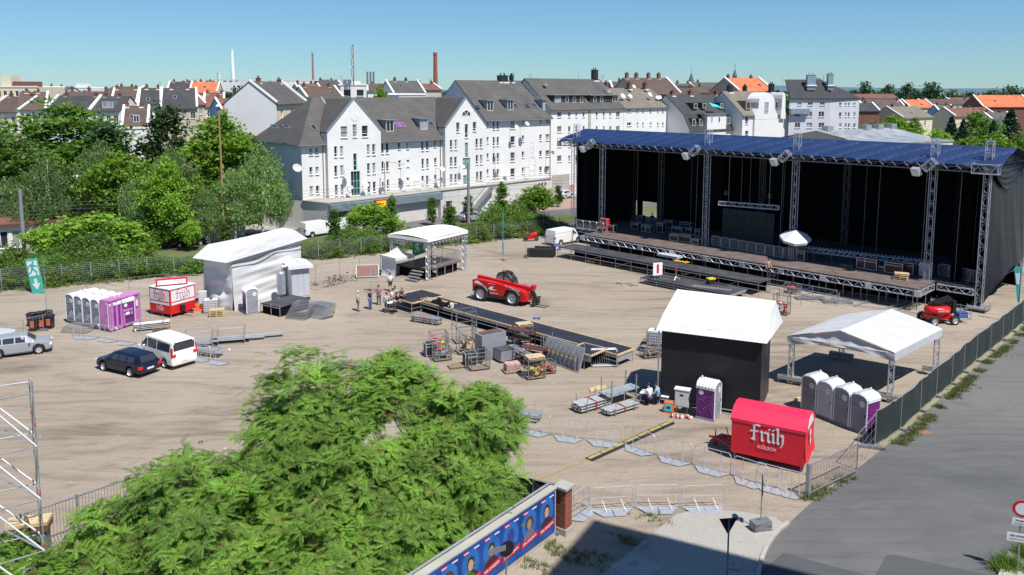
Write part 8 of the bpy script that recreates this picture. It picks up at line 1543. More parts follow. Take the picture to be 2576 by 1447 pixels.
def bike(px, py, rz, label, mt):
 q = at(px, py); t = T('bicycle', label, 'bicycle', (q.x, q.y, 0), rz)
 for x in (-.52, .52): pts = [(x+.34*cos(k*PI/7), 0, .34+.34*sin(k*PI/7)) for k in range(15)]; MB().path(pts, .02, 4).build('wheel', RUBBER, t)
 MB().path([(-.52, 0, .34), (-.2, 0, .85), (.38, 0, .85), (.52, 0, .34)], .022, 4).path([(-.2, 0, .8), (-.05, 0, .32), (.38, 0, .82)], .022, 4).tube((-.52, 0, .34), (-.05, 0, .32), .018, 4).build('frame', mt, t); MB().box((-.24, 0, .95), (.26, .14, .06)).build('saddle', BLACKP, t); MB().tube((.36, -.28, 1.02), (.36, .28, 1.02), .018, 4).tube((.38, 0, .85), (.36, 0, 1.02), .018, 4).build('handlebar', STEEL, t)
bike(833, 721, R(40), 'left black bicycle leaning at the wire fence', BLACKP); bike(848, 716, R(35), 'bicycle with a jacket over it at the wire fence', BLACKP); bike(880, 708, R(28), 'silver bicycle with basket left of the brown board', ALU)
q = at(1336, 607); t = T('motorcycle', 'red sport motorcycle parked behind the wire fence near the delivery van', 'motorcycle', (q.x, q.y, 0), R(15)); [MB().lathe([(.2, -.07), (.32, -.06), (.32, .06), (.2, .07)], (x, 0, .32), 12, 'y').build('wheel', RUBBER, t) for x in (-.7, .7)]; MB().ball((.45, 0, .85), .35, 8, (1.1, .6, .9)).build('fairing', RED, t); MB().ball((0, 0, .8), .3, 8, (1.2, .6, .6)).box((-.55, 0, .95), (.6, .24, .12), 0, 0, 0, .35).box((0, 0, .45), (.8, .3, .35)).build('body', REDM, t); MB().bx(-.3, -.0, -.14, .14, .9, 1.0).build('seat', BLACKP, t)
# ---------------------------------------------------------------- people
CL = {}
def cloth_m(c):
 k = 'clothing_%02d%02d%02d' % tuple(int(v*99) for v in c); return M(k, c, .85, var=.12, scale=9)
def skinned(name, V, E, Rr, mat, parent):
 me = bpy.data.meshes.new(name); me.from_pydata(V, E, []); o = bpy.data.objects.new(name, me); COL.objects.link(o); m_ = o.modifiers.new('s', 'SKIN'); m_.use_smooth_shade = True
 for i, r in enumerate(Rr): me.skin_vertices[0].data[i].radius = (r, r)
 me.skin_vertices[0].data[0].use_root = True; s_ = o.modifiers.new('u', 'SUBSURF'); s_.levels = 1; s_.render_levels = 1
 dg = bpy.context.evaluated_depsgraph_get(); nm = bpy.data.meshes.new_from_object(o.evaluated_get(dg)); bpy.data.objects.remove(o); nm.materials.clear(); nm.materials.append(mat); r_ = ob(name, nm, parent); return r_
PMESH = {}
def person(px, py, z, rz, shirt, trous, label, pose='stand', hair=HAIRD, short=False, hat=None, h=1.0, group=None, walk=0):
 q = at(px, py, z); t = T('person', label, 'person', q, rz, group); t.scale = (h,)*3
 if pose == 'stand': pel = (0, 0, .95); ch = (0, .0, 1.32); nk = (0, 0, 1.50); hd = (0, -.03, 1.66); kn = ((-.1, -.02-walk, .50), (.11, -.03+walk, .50)); ft = ((-.12, -.0-walk, .08), (.13, .02+walk, .08)); el = ((-.27, .03, 1.14), (.27, -.02, 1.14)); ha = ((-.27, -.12, .90), (.22, -.18, .95))
 elif pose == 'sit': pel = (0, 0, .1); ch = (0, -.06, .48); nk = (0, -.10, .66); hd = (0, -.16, .82); kn = ((-.13, -.46, .12), (.13, -.46, .12)); ft = ((-.13, -.50, -.34), (.13, -.52, -.34)); el = ((-.27, -.12, .30), (.27, -.14, .30)); ha = ((-.16, -.38, .22), (.15, -.38, .22))
 else: pel = (0, .1, .88); ch = (0, -.22, 1.12); nk = (0, -.36, 1.18); hd = (0, -.50, 1.16); kn = ((-.13, .0, .48), (.13, -.03, .48)); ft = ((-.14, .1, .08), (.14, .06, .08)); el = ((-.25, -.40, .88), (.25, -.42, .88)); ha = ((-.12, -.50, .64), (.12, -.52, .64))
 sh = [(s_*.19, ch[1], ch[2]+.10) for s_ in (-1, 1)]; hp = [(s_*.1, pel[1], pel[2]-.05) for s_ in (-1, 1)]; v3 = lambda a, b, k: tuple(a[i]+(b[i]-a[i])*k for i in range(3))
 key = (pose, walk)
 if key not in PMESH:
  V = [pel, ch, nk, hd, (hd[0], hd[1]-.01, hd[2]+.09)]; E = [(0, 1), (1, 2), (2, 3), (3, 4)]; Q = [.12, .13, .055, .085, .06]
  for s_ in (0, 1):
   b = len(V); V += [sh[s_], el[s_], ha[s_]]; E += [(1, b), (b, b+1), (b+1, b+2)]; Q += [.055, .04, .026]
   for f_ in range(5):
    c = len(V); dx = (f_-2)*.016; ln = (.06, .085, .09, .085, .07)[f_]; V.append((ha[s_][0]+dx*(1.6 if f_ == 0 else 1), ha[s_][1]-.03-abs(dx)*.3, ha[s_][2]-ln)); E.append((b+2, c)); Q.append(.009)
   b = len(V); V += [hp[s_], kn[s_], ft[s_], (ft[s_][0], ft[s_][1]-.15, ft[s_][2]-.035)]; E += [(0, b), (b, b+1), (b+1, b+2), (b+2, b+3)]; Q += [.085, .055, .04, .035]
  o = skinned('body', V, E, Q, SKIN, t); me = o.data; bpy.data.objects.remove(o)
  V = [v3(pel, ch, .05), ch, v3(ch, nk, .45)]; E = [(0, 1), (1, 2)]; Q = [.155, .165, .09]
  for s_ in (0, 1): b = len(V); V += [sh[s_], v3(sh[s_], el[s_], .85)]; E += [(1, b), (b, b+1)]; Q += [.075, .06]
  o = skinned('shirt', V, E, Q, SKIN, t); ms_ = o.data; bpy.data.objects.remove(o); lg = []
  for e_ in (.35, .93):
   V = [pel]; E = []; Q = [.14]
   for s_ in (0, 1):
    b = len(V); V += [hp[s_], kn[s_]]; E += [(0, b), (b, b+1)]; Q += [.105, .08]
    if e_ > .5: V.append(v3(kn[s_], ft[s_], e_)); E.append((b+1, b+2)); Q.append(.065)
   o = skinned('trousers', V, E, Q, SKIN, t); lg.append(o.data); bpy.data.objects.remove(o)
  PMESH[key] = (me, ms_, lg)
 me, ms_, lg = PMESH[key]; ob('body', me, t)
 if shirt:
  m1 = ms_.copy(); m1.materials[0] = cloth_m(shirt); ob('shirt', m1, t)
 m2 = lg[0 if short else 1].copy(); m2.materials[0] = cloth_m(trous); ob('shorts' if short else 'trousers', m2, t)
 MB().ball((hd[0], hd[1]+.02, hd[2]+.07), .105, 10, (1, 1.05, .85)).build('hair' if not hat else 'cap', hair if not hat else hat, t, smooth=True)
 MB().ball((-.03, hd[1]-.085, hd[2]+.02), .01, 6).ball((.03, hd[1]-.085, hd[2]+.02), .01, 6).build('eyes', BLACKP, t); MB().ball((0, hd[1]-.095, hd[2]-.01), .016, 6, (1, 1, 1.6)).build('nose', SKIN, t)
 if not short: MB().ball((ft[0][0], ft[0][1]-.08, ft[0][2]-.02), .07, 8, (.8, 1.9, .8)).ball((ft[1][0], ft[1][1]-.08, ft[1][2]-.02), .07, 8, (.8, 1.9, .8)).build('shoes', BLACKP, t)
 return t
GREYC, NAVY, BLK, WHT, JEAN = (.32, .34, .37), (.012, .02, .06), (.015, .015, .018), (.62, .63, .68), (.07, .11, .18)
for a in [(901, 783, 0, R(100), (.42, .43, .47), (.16, .16, .19), 'man in grey shirt and pale cap standing leftmost of the group', 'stand', HAIRL, False, M('cap_pale', (.6, .58, .52), .8)), (931, 778, 0, R(70), NAVY, (.03, .10, .42), 'man in bright blue dungarees standing in front of the ladder', 'stand'), (953, 767, 0, R(10), (.30, .10, .20), JEAN, 'man in purple shirt and jeans facing the camera', 'stand'), (982, 733, 0, R(-150), WHT, BLK, 'man in white shirt and black shorts walking away to the pop-up tent', 'stand', HAIRD, True), (973, 787, 0, R(-160), GREYC, (.07, .08, .10), 'person in grey shirt and shorts leaning at the square deck', 'stand', HAIRD, True), (1002, 762, .92, R(-40), BLK, (.05, .05, .07), 'person in black sitting on the near edge of the square deck', 'sit'), (985, 752, .92, R(80), WHT, (.2, .1, .1), 'person in pale top sitting in the middle of the group on the deck', 'sit'), (975, 757, .92, R(100), (.5, .14, .07), JEAN, 'person in orange top sitting left on the square deck', 'sit'), (1008, 748, .92, R(60), (.05, .05, .06), BLK, 'fair haired person in black leaning back on the deck', 'sit', HAIRL), (993, 745, .92, R(20), (.35, .38, .42), JEAN, 'person in light grey sitting at the back of the deck', 'sit'),
(1932, 696, 1.2, R(20), None, (.06, .07, .05), 'bare chested man standing on the front platform', 'stand'), (1943, 718, 0, R(-30), NAVY, BLK, 'man in navy shirt standing at the end of the front platform', 'stand'), (2084, 727, 0, R(60), None, (.05, .05, .05), 'bare chested man bending over under the right half of the stage', 'bend', HAIRL), (1640, 572, 2, R(0), BLK, JEAN, 'dark figure in jeans among the cases on the left stage half', 'stand'), (1484, 557, 2, R(0), BLK, (.2, .2, .2), 'figure with white towel far left on the stage', 'stand'), (1985, 622, 2, R(0), BLK, BLK, 'dark figure under the white umbrella on stage', 'stand'), (2417, 688, 2, R(0), BLK, BLK, 'dark figure behind the rails on the right stage wing', 'stand'), (1634, 1003, .45, R(-150), WHT, (.02, .03, .10), 'person in white shirt sitting in the shade left of the black tent', 'sit'), (1655, 1001, .45, R(-120), (.25, .36, .6), NAVY, 'person in light blue half hidden by the black tent edge', 'sit')]: person(*a)
for i, (px, py, c) in enumerate([(1092, 548, BLK), (1102, 546, GREYC), (1113, 545, (.4, .02, .02)), (1119, 546, (.5, .08, .1)), (1134, 542, NAVY), (1244, 523, (.1, .12, .08)), (1252, 521, WHT), (1399, 497, (.1, .1, .15)), (1409, 508, BLK), (1414, 508, WHT)]): person(px, py, 0, RNG.random()*6, c, (.05, .06, .1), ['pedestrian in black at the left of the small street group', 'pedestrian in grey in the small street group', 'pedestrian in dark red in the street group', 'pedestrian in light red at the right of the street group', 'lone pedestrian in navy right of the street group', 'pedestrian in olive beside the slim columnar tree', 'pedestrian in white beside the slim columnar tree', 'pedestrian by the slim street tree at the passage', 'dark dressed cyclist near the passage', 'pedestrian in white near the cyclist at the passage'][i], walk=.12 if i % 2 else 0)
t = xbox('bench_table', 'low white topped crate table in the shade left of the black tent', 'table', 1648, 1008, R(-25), [('table_top', WPL, [(-.9, .9, -.35, .35, .42, .47)]), ('leg', STEELD, [(x-.03, x+.03, y-.03, y+.03, 0, .42) for x in (-.85, .85) for y in (-.3, .3)])])
t = xbox('white_sheet', 'white sheet of paper plans lying on the square deck among the people', 'paper', 990, 760, R(20), [('sheet', WPL, [(-.6, .6, -.35, .35, 0, .02)])], .93)
# ---------------------------------------------------------------- the big foreground trees
def compound(V, F, MI, base, d, L_, rng, red=0):
 "one pinnate leaf: midrib with paired drooping leaflets"
 side = d.cross(Vector((0, 0, 1))).normalized(); n_ = 9; p = base.copy(); dd = d.copy()
 for k in range(n_+1):
  q = p+dd*(L_/n_); up = side.cross(dd).normalized(); o = len(V); V += [tuple(p-side*.006), tuple(p+side*.006), tuple(q)]; F.append((o, o+1, o+2)); MI.append(1)
  if k > 0:
   for s_ in (-1, 1):
    l_ = .135*(1-.35*abs(k/n_-.45)*1.4)*rng.uniform(.85, 1.1); a = (side*s_+dd*.35-Vector((0, 0, .42))).normalized()*l_; w_ = dd*(l_*.24); m = p+a*.45; o = len(V)
    V += [tuple(p), tuple(m-w_+up*.01), tuple(p+a), tuple(m+w_+up*.01)]; F.append((o, o+1, o+2, o+3)); MI.append(1 if rng.random() < red else 0)
  p = q; dd = (dd-Vector((0, 0, .085))).normalized()
LC = []
for v in range(5):
 rng = random.Random(40+v); V, F, MI = [], [], []
 for k in range(40):
  c_ = Vector(((k % 5-2)*.02, 0, 0))+[Vector((0, 0, .15)), Vector((.5, .1, 0)), Vector((-.35, .45, -.05)), Vector((-.3, -.5, -.1)), Vector((.3, -.45, .05))][k % 5]; a = k*2.4+rng.random()*.5; el = rng.uniform(-.05, .8); compound(V, F, MI, c_+Vector((0, 0, rng.uniform(-.15, .05))), Vector((cos(a)*cos(el), sin(a)*cos(el), sin(el))), rng.uniform(.42, .62), rng, .03)
 for k in range(3): a = k*2.1; compound(V, F, MI, Vector((0, 0, .05)), Vector((cos(a)*.5, sin(a)*.5, .85)), rng.uniform(.25, .35), rng, .6 if v < 2 else .1)
 me = bpy.data.meshes.new('leaf_cluster'); me.from_pydata(V, [], F); me.materials.append(LF_AIL); me.materials.append(LF_RED); me.polygons.foreach_set('material_index', MI); LC.append(me)
SPRAY = LC
def bigtree(label, trunks, lobes_, seed):
 rng = random.Random(seed); W0 = [(atd(px, py, Y/KY), r) for px, py, Y, r in lobes_]; b = Vector(trunks); t = T('tree', label, 'tree', (b.x, b.y, 0), 0, 'feathery leaved trees in the foreground'); pts = []
 for c, r in W0:
  n_ = int(18*r*r)
  for _ in range(n_):
   d = Vector((rng.gauss(0, 1), rng.gauss(-.3, 1), rng.gauss(.35, .8))).normalized(); k = r*rng.choice((1, .95, .9, .75, .55))*(1+.14*sin(d.x*6+seed)+.1*cos(d.z*7)); p = c+Vector((d.x*k, d.y*k, d.z*k*.92))
   if p.z > .8: pts.append((p, d, c))
 rng.shuffle(pts); pts.sort(key=lambda q: q[0].y); stuffV = []
 for i, (p, d, c) in enumerate(pts):
  if i < 290:
   o = ob('leaf_cluster', LC[i % 5], t, p-b); ax = (d*.55+Vector((0, -.1, .8))).normalized(); o.rotation_euler = ax.to_track_quat('Z', 'Y').to_euler(); o.rotation_euler.rotate_axis('Z', rng.random()*6.28); s_ = rng.uniform(.7, 1.15); o.scale = (s_, s_, s_)
  else: stuffV.append((p-b, d))
 if stuffV:
  V, F, MI = [], [], []
  for p, d in stuffV:
   for k in range(18): a = k*2.4+rng.random(); compound(V, F, MI, p+Vector((rng.gauss(0, .35), rng.gauss(0, .35), rng.gauss(0, .15))), Vector((cos(a)*.8, sin(a)*.8, rng.uniform(0, .6))).normalized(), rng.uniform(.4, .6), rng, .04)
  me = bpy.data.meshes.new('inner_leaves'); me.from_pydata(V, [], F); me.materials.append(LF_AIL); me.materials.append(LF_RED); me.polygons.foreach_set('material_index', MI); ob('inner_leaves', me, t)['kind'] = 'stuff'
 mb = MB(); base = Vector((0, 0, -.05));
 for c, r in W0:
  e = c-b; m = Vector((e.x*.35, e.y*.35, e.z*.45)); mb.tube(base, m, .17, 7, .11).tube(m, e, .11, 6, .05)
  for k in range(7): a = k*.9+rng.random(); q = e+Vector((cos(a)*r*.75, sin(a)*r*.75, rng.uniform(-.2, .7)*r)); mb.tube(m.lerp(e, rng.uniform(.4, 1)), q, .045, 4, .015)
 mb.build('trunk', BARK, t)
bigtree('middle of the big feathery trees, tallest crown, rising in front of the dirt lot', at(800, 1600), [(790, 1055, 34, 2.75), (905, 1275, 31.5, 3.0), (1030, 1395, 29.5, 2.0), (700, 1210, 32, 2.3)], 3)
bigtree('right feathery tree reaching out over the poster wall', at(1120, 1500), [(1000, 985, 36.5, 1.9), (1195, 1080, 35, 2.15), (1080, 1190, 33.5, 2.3), (1225, 1235, 32.5, 1.3)], 5)
bigtree('left feathery tree with its crown cut by the lower picture edge', at(450, 1600), [(470, 1270, 31, 2.4), (280, 1400, 29.5, 1.9), (560, 1440, 28.5, 2.9), (790, 1470, 28, 2.6)], 8)
bigtree('small feathery tree top in the lower left corner of the picture', at(10, 1640), [(10, 1440, 28.5, 1.25), (110, 1500, 27.5, 1.2)], 9)
# ---------------------------------------------------------------- poster wall with brick pillar
B = at(1398, 1346); A = B-(B-at(1284, 1431)).normalized()*14; fr = Fr(A[:2], B[:2]); t = T('poster_wall', 'low concrete wall covered with a row of blue portrait posters running out of the bottom edge', 'wall', (B.x, B.y, 0), fr.rz); WH = 2.1
MB().bx(-14, 0, 0, .3, 0, WH).bx(-14, .05, -.03, .33, WH, WH+.06).build('concrete_wall', CONC, t); MB().tube((-14, .38, WH+.12), (0, .38, WH+.12), .05, 6).build('top_rail', STEEL, t)
PB = M('poster_blue', (.012, .06, .27), .5, var=.25, scale=.6); PL = M('poster_light_blue', (.022, .13, .42), .5, var=.2); FACES = [SKIN, M('print_face', (.34, .20, .15), .6), M('print_bluehead', (.03, .05, .22), .5)]; PR = M('poster_red', (.55, .015, .03), .5)
PWD = 1.22
for k in range(9):
 x1 = -.12-k*PWD; x0 = x1-PWD+.01; cx = (x0+x1)/2; o = MB().bx(x0, x1, -.03, -.005, .22, 2.06).build('poster', PB, t); f = k % 4
 MB().ext([(cx+.50*cos(a*PI/8), -.031, 1.38+.62*sin(a*PI/8)) for a in range(16)], (0, -.002, 0)).build('light_ground', PL, o)
 hc = (HAIRD, M('print_brown_hair', (.07, .03, .02), .7), FACES[2], HAIRD)[f]; mt_ = (M('print_dark', (.02, .02, .03), .7), M('print_suit', (.12, .13, .2), .7), FACES[2], M('print_maroon', (.06, .01, .015), .7))[f]
 sh_ = MB().ext([(cx-.42, -.036, .62), (cx+.40, -.036, .62), (cx+.36, -.036, .98), (cx+.12, -.036, 1.14), (cx-.1, -.036, 1.14), (cx-.36, -.036, .98)], (0, -.002, 0)); sh_.build('printed_body', mt_, o)
 el = lambda x, z, a, b, y: [(x+a*cos(q*PI/6), y, z+b*sin(q*PI/6)) for q in range(12)]
 MB().ext(el(cx, 1.42, .21+.06*(f == 1), .29, -.040), (0, -.002, 0)).build('printed_hair', hc, o); MB().ext(el(cx-.01, 1.36, .155, .225, -.044), (0, -.002, 0)).build('printed_face', FACES[2] if f == 2 else FACES[k % 2], o)
 z0 = .62; MB().ext([(x0+.06, -.048, z0-.12), (x1-.06, -.048, z0+.02), (x1-.06, -.048, z0+.26), (x0+.06, -.048, z0+.12)], (0, -.004, 0)).build('red_band', PR, o); text('Alle sind gleich', .15, WPL, o, (cx, -.056, z0+.07), (PI/2, -R(7), 0)); MB().bx(x0+.18, x0+.52, -.05, -.034, 1.88, 1.98).build('red_tag', PR, o); MB().bx(x1-.42, x1-.12, -.05, -.034, 1.91, 1.95).bx(x0+.22, x0+.48, -.055, -.05, 1.91, 1.95).build('white_print', WPL, o)
 MB().bx(cx-.35, cx+.3, -.036, -.034, .40, .42).bx(cx-.25, cx+.2, -.036, -.034, .34, .36).build('small_print', PL, o)
PM = at(1416, 1342); t = T('brick_pillar', 'square red brick pillar with concrete cap at the end of the poster wall', 'pillar', (PM.x+.05, PM.y+.1, 0), fr.rz); MB().bx(-.235, .235, -.235, .235, 0, 2.06).build('mortar_core', MORTAR, t); MB().bx(-.34, .34, -.34, .34, 2.06, 2.16).build('cap', CONC, t); MB().bx(-.3, .3, -.3, .3, 0, .3).build('plinth', CONC, t)
bk = MB().box((0, 0, 0), (.218, .03, .064)).mesh('brick', BRICKM); rg = random.Random(4)
for c_ in range(22):
 for f_ in range(4):
  if f_ in (1, 2) and c_ > 30: continue
  for s_ in (-1, 1): v = Matrix.Rotation(f_*PI/2, 3, 'Z') @ Vector((s_*.121+(.0 if c_ % 2 else .0), -.24-rg.random()*.006, 0)); o = ob('brick', bk, t, (v.x, v.y, .345+c_*.078), f_*PI/2); o.scale = (1 if (c_+f_) % 2 else .96, 1, 1)
mobile_fence([(1406, 1338), (1340, 1322), (1262, 1304), (1180, 1284)], 'dark mesh construction fence behind the poster wall', h=2.15, cloth_=DM, wires=20); mobile_fence([(1392, 1332), (1330, 1350), (1262, 1375)], 'silver wire fence piece leaning behind the poster wall', h=1.5, wires=18)
p = at(1268, 1475); t = T('road_sign', 'black back of a round sign at the bottom edge before the posters', 'sign', (p.x+.1, p.y-2.0, 0), .5); MB().tube((0, 0, 0), (0, 0, 3.0), .03, 6).build('pole', STEEL, t); MB().lathe([(1e-4, 0), (.3, 0), (.3, .02), (1e-4, .02)], (.0, -.05, 2.75), 20, 'y').build('disc', BLACKP, t); MB().bx(-.75, -.05, -.07, -.05, 2.72, 2.92).build('plate', STEEL, t)
# ---------------------------------------------------------------- scaffold tower and bar fence at the lower left
c0 = atd(92, 1120, 28/KY); t = T('scaffold_tower', 'open silver scaffold tower with white diagonal braces at the lower left edge', 'scaffold', (c0.x, c0.y, 0), R(14)); mb = MB(); wt = MB(); rd = MB(); TW = 1.35; TOPZ = 8.35
for x, y in ((0, 0), (-TW, -.6), (-TW*1.6, .9), (-.5, 1.3)):
 mb.tube((x, y, 0), (x, y, TOPZ+(.35 if x == 0 else 0)), .026, 6)
 for k in range(8): mb.tube((x, y, .9*k+1), (x, y, .9*k+1.05), .045, 6)
 for z in (2.4, 4.4, 7.0): rd.tube((x, y, z), (x, y, z+.14), .034, 6)
sq = [(0, 0), (-TW, -.6), (-TW*1.6, .9), (-.5, 1.3), (0, 0)]
for k in range(5):
 z = TOPZ-.1-2*k
 for a, b in zip(sq, sq[1:]): mb.tube((*a, z), (*b, z), .024, 5)
 if k < 4: wt.tube((-TW, -.6, z), (0, 0, z-2), .034, 6).tube((-TW*1.6, .9, z), (-.5, 1.3, z-2), .034, 6); mb.tube((-.5, 1.3, z-2), (0, 0, z), .025, 5).tube((-TW*1.6, .9, z-2), (-TW, -.6, z), .025, 5).tube((-TW*1.6, .9, z-1), (0, 0, z-2), .03, 5)
mb.build('scaffold_tube', STEEL, t); wt.build('white_brace', WPL, t); rd.build('red_mark', M('scaffold_red', (.5, .06, .03), .6), t)
def barfence(a, b, label, h=1.9):
 A, B = at(*a), at(*b); d = B-A; t = T('bar_fence', label, 'fence', (A.x, A.y, 0), math.atan2(d.y, d.x)); L_ = d.length; n_ = int(L_/.13); bm = MB().tube((0, 0, .1), (0, 0, h), .012, 4).mesh('bar', STEEL)
 MB().beam((0, 0, h), (L_, 0, h), .06, .05).beam((0, 0, .12), (L_, 0, .12), .05, .05).build('rail', STEEL, t); [ob('bar', bm, t, (k*L_/n_, 0, 0)) for k in range(n_+1)]; [MB().bx(-.04, .04, -.04, .04, 0, h+.1).build('post', STEEL, t, loc=(k*L_/3, 0, 0)) for k in range(4)]
barfence((60, 1408), (445, 1263), 'grey bar fence behind the left feathery tree'); barfence((70, 1560), (300, 1440), 'nearer grey bar fence between scaffold tower and left feathery tree')
p = at(75, 1400); t = xbox('timber_stack', 'orange timbers on a pallet behind the scaffold tower', 'timber', 78, 1400, R(15), [('timber', WOOD, [(-.8, .8, -.4+k*.2, -.24+k*.2, 1.45, 1.6) for k in range(4)]), ('crate_base', BRICKFAR, [(-.8, .8, -.4, .4, 1.2, 1.42)]), ('support', STEELD, [(-.7, .7, -.3, .3, 0, 1.2)])])
# ---------------------------------------------------------------- road signs, poles, banners
p = at(1827, 1510); t = T('road_sign', 'dark back of a triangular give way sign on a pole in the shaded paving', 'sign', (p.x, p.y, 0), R(8)); hz_ = atd(1843, 1320, p.y/KY).z; MB().tube((0, 0, 0), (0, 0, hz_+.25), .032, 6).build('pole', STEELD, t); MB().ext([(-.36, .05, hz_+.22), (.36, .05, hz_+.22), (0, .05, hz_-.42)], (0, .02, 0)).build('triangle', BLACKP, t)
p = at(1913, 1334); t = T('road_sign', 'round sign seen edge-on, its thin pole in a stack of grey foot slabs', 'sign', (p.x, p.y, .05), R(72)); MB().tube((0, 0, 0), (0, 0, 2.5), .03, 6).build('pole', STEEL, t); MB().lathe([(1e-4, 0), (.3, 0), (.3, .02), (1e-4, .02)], (.0, -.05, 2.3), 18, 'y').build('disc', STEELD, t); MB().bx(-.2, .2, -.05, -.03, 1.6, 1.95).build('plate', BLACKP, t)
for k in range(4): MB().box((0, 0, .06+k*.1), (.85, .45, .09), R(-60)+(k % 2)*.12).build('foot_slab', STEELD, t)
p = at(2558, 1446); t = T('road_sign', 'red ringed round sign over two white text plates at the right edge', 'sign', (p.x, p.y, 0), R(-20)); H_ = 2.75; MB().tube((0, .03, 0), (0, .03, H_+.2), .035, 6).build('pole', STEEL, t); MB().lathe([(1e-4, 0), (.34, 0), (.34, -.02), (1e-4, -.02)], (.0, 0, H_), 24, 'y').build('ring', PR, t); MB().lathe([(1e-4, -.022), (.24, -.022), (.24, -.028), (1e-4, -.028)], (.0, 0, H_), 24, 'y').build('disc', WPL, t)
for z, h_, w_, tx in ((2.2, .28, .62, 'Privatweg'), (1.55, .34, .9, 'PRIVATSTRASSE')): o = MB().bx(-w_/2, w_/2, -.02, 0, z-h_/2, z+h_/2).build('plate', WPL, t); text(tx, .095, BLACKP, o, (0, -.024, z+.06), (PI/2, 0, 0)); MB().bx(-w_*.4, w_*.35, -.023, -.02, z-.06, z-.045).bx(-w_*.4, w_*.3, -.023, -.02, z-.1, z-.085).build('small_print', STEELD, o)
def pole(px, pyb, pyt, w_, mat, label, lamp=None, name='pole'):
 p = at(px, pyb); z = atd(px, pyt, p.y/KY).z; t = T(name, label, 'pole', (p.x, p.y, 0)); MB().tube((0, 0, 0), (0, 0, z), w_, 8, w_*.85).build('mast', mat, t); MB().bx(-w_*1.6, w_*1.6, -w_*1.6, w_*1.6, 0, .06).build('base_plate', STEELD, t)
 if lamp == 'arm': MB().path([(0, 0, z), (.5, 0, z+.25), (2.0, 0, z+.1)], .04, 5).build('arm', mat, t); MB().box((2.2, 0, z+.05), (.7, .2, .12)).build('lamp_head', LAMPM, t)
 if lamp == 'hood': MB().lathe([(.38, z), (.3, z+.2), (1e-4, z+.28)], n=12).build('lamp_hood', LAMPM, t)
 return p, z
TPm = M('tram_pole_grey', (.22, .23, .25), .6); a1 = pole(63, 655, 478, .22, TPm, 'thick grey tram pole at the left behind the green banner'); a2 = pole(1179, 562, 412, .22, TPm, 'tall grey tram pole in front of the white block'); a3 = pole(565, 612, 268, .13, M('rusty_pole', (.30, .19, .08), .8), 'very tall rusty pole between the park trees', 'hood'); pole(200, 590, 445, .06, STEELD, 'park lamp with white hood among the left trees', 'hood', 'street_lamp'); pole(970, 560, 412, .06, STEELD, 'curved street lamp in front of the white block', 'arm', 'street_lamp'); pole(1265, 640, 532, .06, M('teal_pole', (.04, .30, .30), .6), 'thin turquoise pole by the wire fence right of the little stage'); pole(2240, 420, 322, .08, STEELD, 'small street lamp above the stage roof at the right', 'hood', 'street_lamp')
mb = MB(); q0 = a1[0]+Vector((0, 0, 6)); q1 = a2[0]+Vector((0, 0, 6.2)); q2 = q1+(q1-q0)*.9
for dz, dx in ((0, 0), (.35, .6), (-.9, 0), (-.5, 1.2)):
 for a, b in ((q0-(q1-q0)*.5, q0), (q0, q1), (q1, q2)): mb.path([a.lerp(b, k/6)+Vector((dx, dx, dz-.5*sin(PI*k/6))) for k in range(7)], .022, 3)
tag(mb.build('overhead_wires', STEELD, None), 'thin tram wires strung between the grey tram poles', 'wires')
q = at(97, 738); t = T('flag_banner', 'tall green exit banner with running man and down arrow at the left fence', 'banner', (q.x, q.y, 0), R(-6)); o = MB().bx(-.62, .62, -.02, .02, 0, 3.35).build('banner_cloth', TEAL, t); o.rotation_euler = (0, R(-9), 0); MB().tube((.68, .05, 0), (.68, .05, 3.5), .03, 5).build('pole', STEEL, t)
sf_ = MB(); sf_.bx(-.5, .5, -.035, -.02, 1.7, 3.1); sf_.build('white_field', WPL, o); mm = MB(); man(mm, 1.15, 0, 0, 0); mm.xf(Matrix.Translation((0, -.05, 2.15)) @ Matrix.Rotation(-PI/2, 4, 'Z')); mm.build('sign_figure', TEAL, o); MB().ext([(-.14, -.022, 1.4), (.14, -.022, 1.4), (.14, -.022, .95), (.42, -.022, .95), (0, -.022, .35), (-.42, -.022, .95), (-.14, -.022, .95)], (0, -.015, 0)).build('arrow', WPL, o)
q = at(2553, 812); t = T('flag_banner', 'green feather banner on a pole beside the black side wall of the stage', 'banner', (q.x, q.y, 0), R(-25)); zt = atd(2553, 672, q.y/KY).z; MB().tube((.2, 0, 0), (.2, 0, zt), .03, 5).build('pole', STEEL, t); MB().ext([(-.35, 0, zt-.1), (.18, 0, zt+.1), (.18, 0, zt-2.9), (.05, 0, zt-2.9)], (0, .02, 0)).build('banner_cloth', TEAL, t); MB().ext([(-.24, -.01, zt-.55), (.1, -.01, zt-.5), (.1, -.01, zt-1.45), (-.1, -.01, zt-1.45)], (0, -.01, 0)).build('white_field', WPL, t)
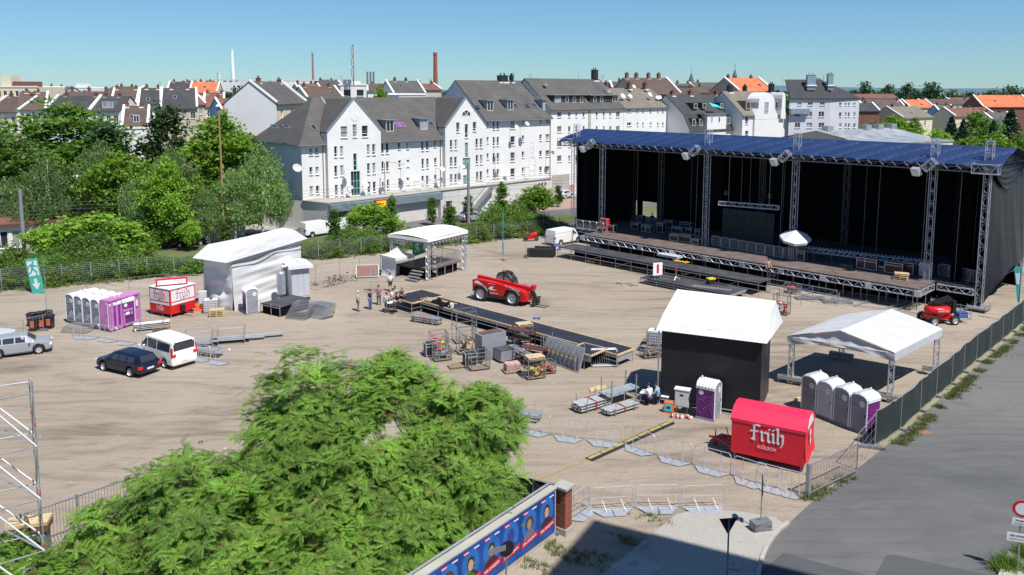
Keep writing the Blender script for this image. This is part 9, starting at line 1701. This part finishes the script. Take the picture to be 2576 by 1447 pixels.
# ---------------------------------------------------------------- weeds, litter and verge
def weeds(name, label, line, n_, w_, h, seed, mat=GRASSM, jit=1.0):
 rg = random.Random(seed); V, F = [], []
 for k in range(n_):
  i = rg.randrange(len(line)-1); a, b = line[i], line[i+1]; c = a.lerp(b, rg.random())+Vector((rg.gauss(0, w_), rg.gauss(0, w_)*.7, 0));
  if sin(c.x*1.7+c.y*2.3)+sin(c.y*.9) < -.4*jit: continue
  for q in range(9): d = Vector((rg.gauss(0, .35), rg.gauss(0, .35), 1)).normalized()*h*rg.uniform(.4, 1.2); e = c+Vector((rg.gauss(0, .07), rg.gauss(0, .07), 0)); s_ = Vector((rg.gauss(0, 1), rg.gauss(0, 1), 0)).normalized()*.018; o = len(V); V += [tuple(e-s_), tuple(e+s_), tuple(e+d+Vector((d.x, d.y, 0))*.5)]; F.append((o, o+1, o+2))
 me = bpy.data.meshes.new(name); me.from_pydata(V, [], F); me.materials.append(mat); return tag(ob(name, me), label, 'weeds', kind='stuff')
fl_ = P2(fp_[:12]); vl = [a+Vector((.55, -.45, 0)) for a in fl_]
sheet('verge', [a+Vector((-.1, .1, 0)) for a in fl_]+[a+Vector((1.25, -1.0, 0)) for a in fl_][::-1], .004, VERGE)
weeds('verge_weeds', 'strip of green and dry weeds along the foot of the dark mesh fence', vl, 1900, .2, .2, 1); weeds('fence_weeds', 'long grass growing along the foot of the double wire fence', [Vector((a, b-.5, 0)) for a, b in fpts], 2600, .4, .34, 2)
weeds('corner_weeds', 'tufts of weeds and grass around the bar gate and brick pillar', P2([(2020, 1262), (2060, 1240), (2150, 1195)]), 160, .3, .25, 3, jit=0); weeds('corner_weeds', 'weeds on the gravel strip between poster wall and paving', P2([(1405, 1365), (1330, 1420), (1500, 1400), (1600, 1350), (1660, 1290)]), 260, .5, .25, 4, jit=.5); weeds('planter_weeds', 'bushy green weeds under the text plates at the lower right corner', P2([(2525, 1440), (2560, 1420), (2600, 1400), (2620, 1450)]), 420, .28, .7, 5, LF_BUSH, 0)
o = MB().ext([tuple(at(*q)) for q in ((2508, 1460), (2536, 1396), (2700, 1420), (2740, 1560))], (0, 0, .16)).build('planter_kerb', CONC, None); tag(o, 'pale concrete slab edge of the planted strip at the lower right corner', 'kerb')
rg = random.Random(12); V = MB();
for k in range(300):
 px, py = rg.uniform(0, 1850), 640+(rg.random()**.7)*780; p = at(px, py); s_ = rg.uniform(.015, .035)*(2.2 if rg.random() < .05 else 1); V.box((p.x, p.y, s_*.3), (s_*2, s_*1.4, s_*.6), rg.random()*3, 0 if rg.random() < .6 else 1, rg.random())
tag(V.build('litter', [M('paper_scraps', (.42, .41, .39), .8), M('small_stones', (.33, .29, .25), .9)], None), 'scattered scraps and small stones over the dirt and road', 'litter', kind='stuff')
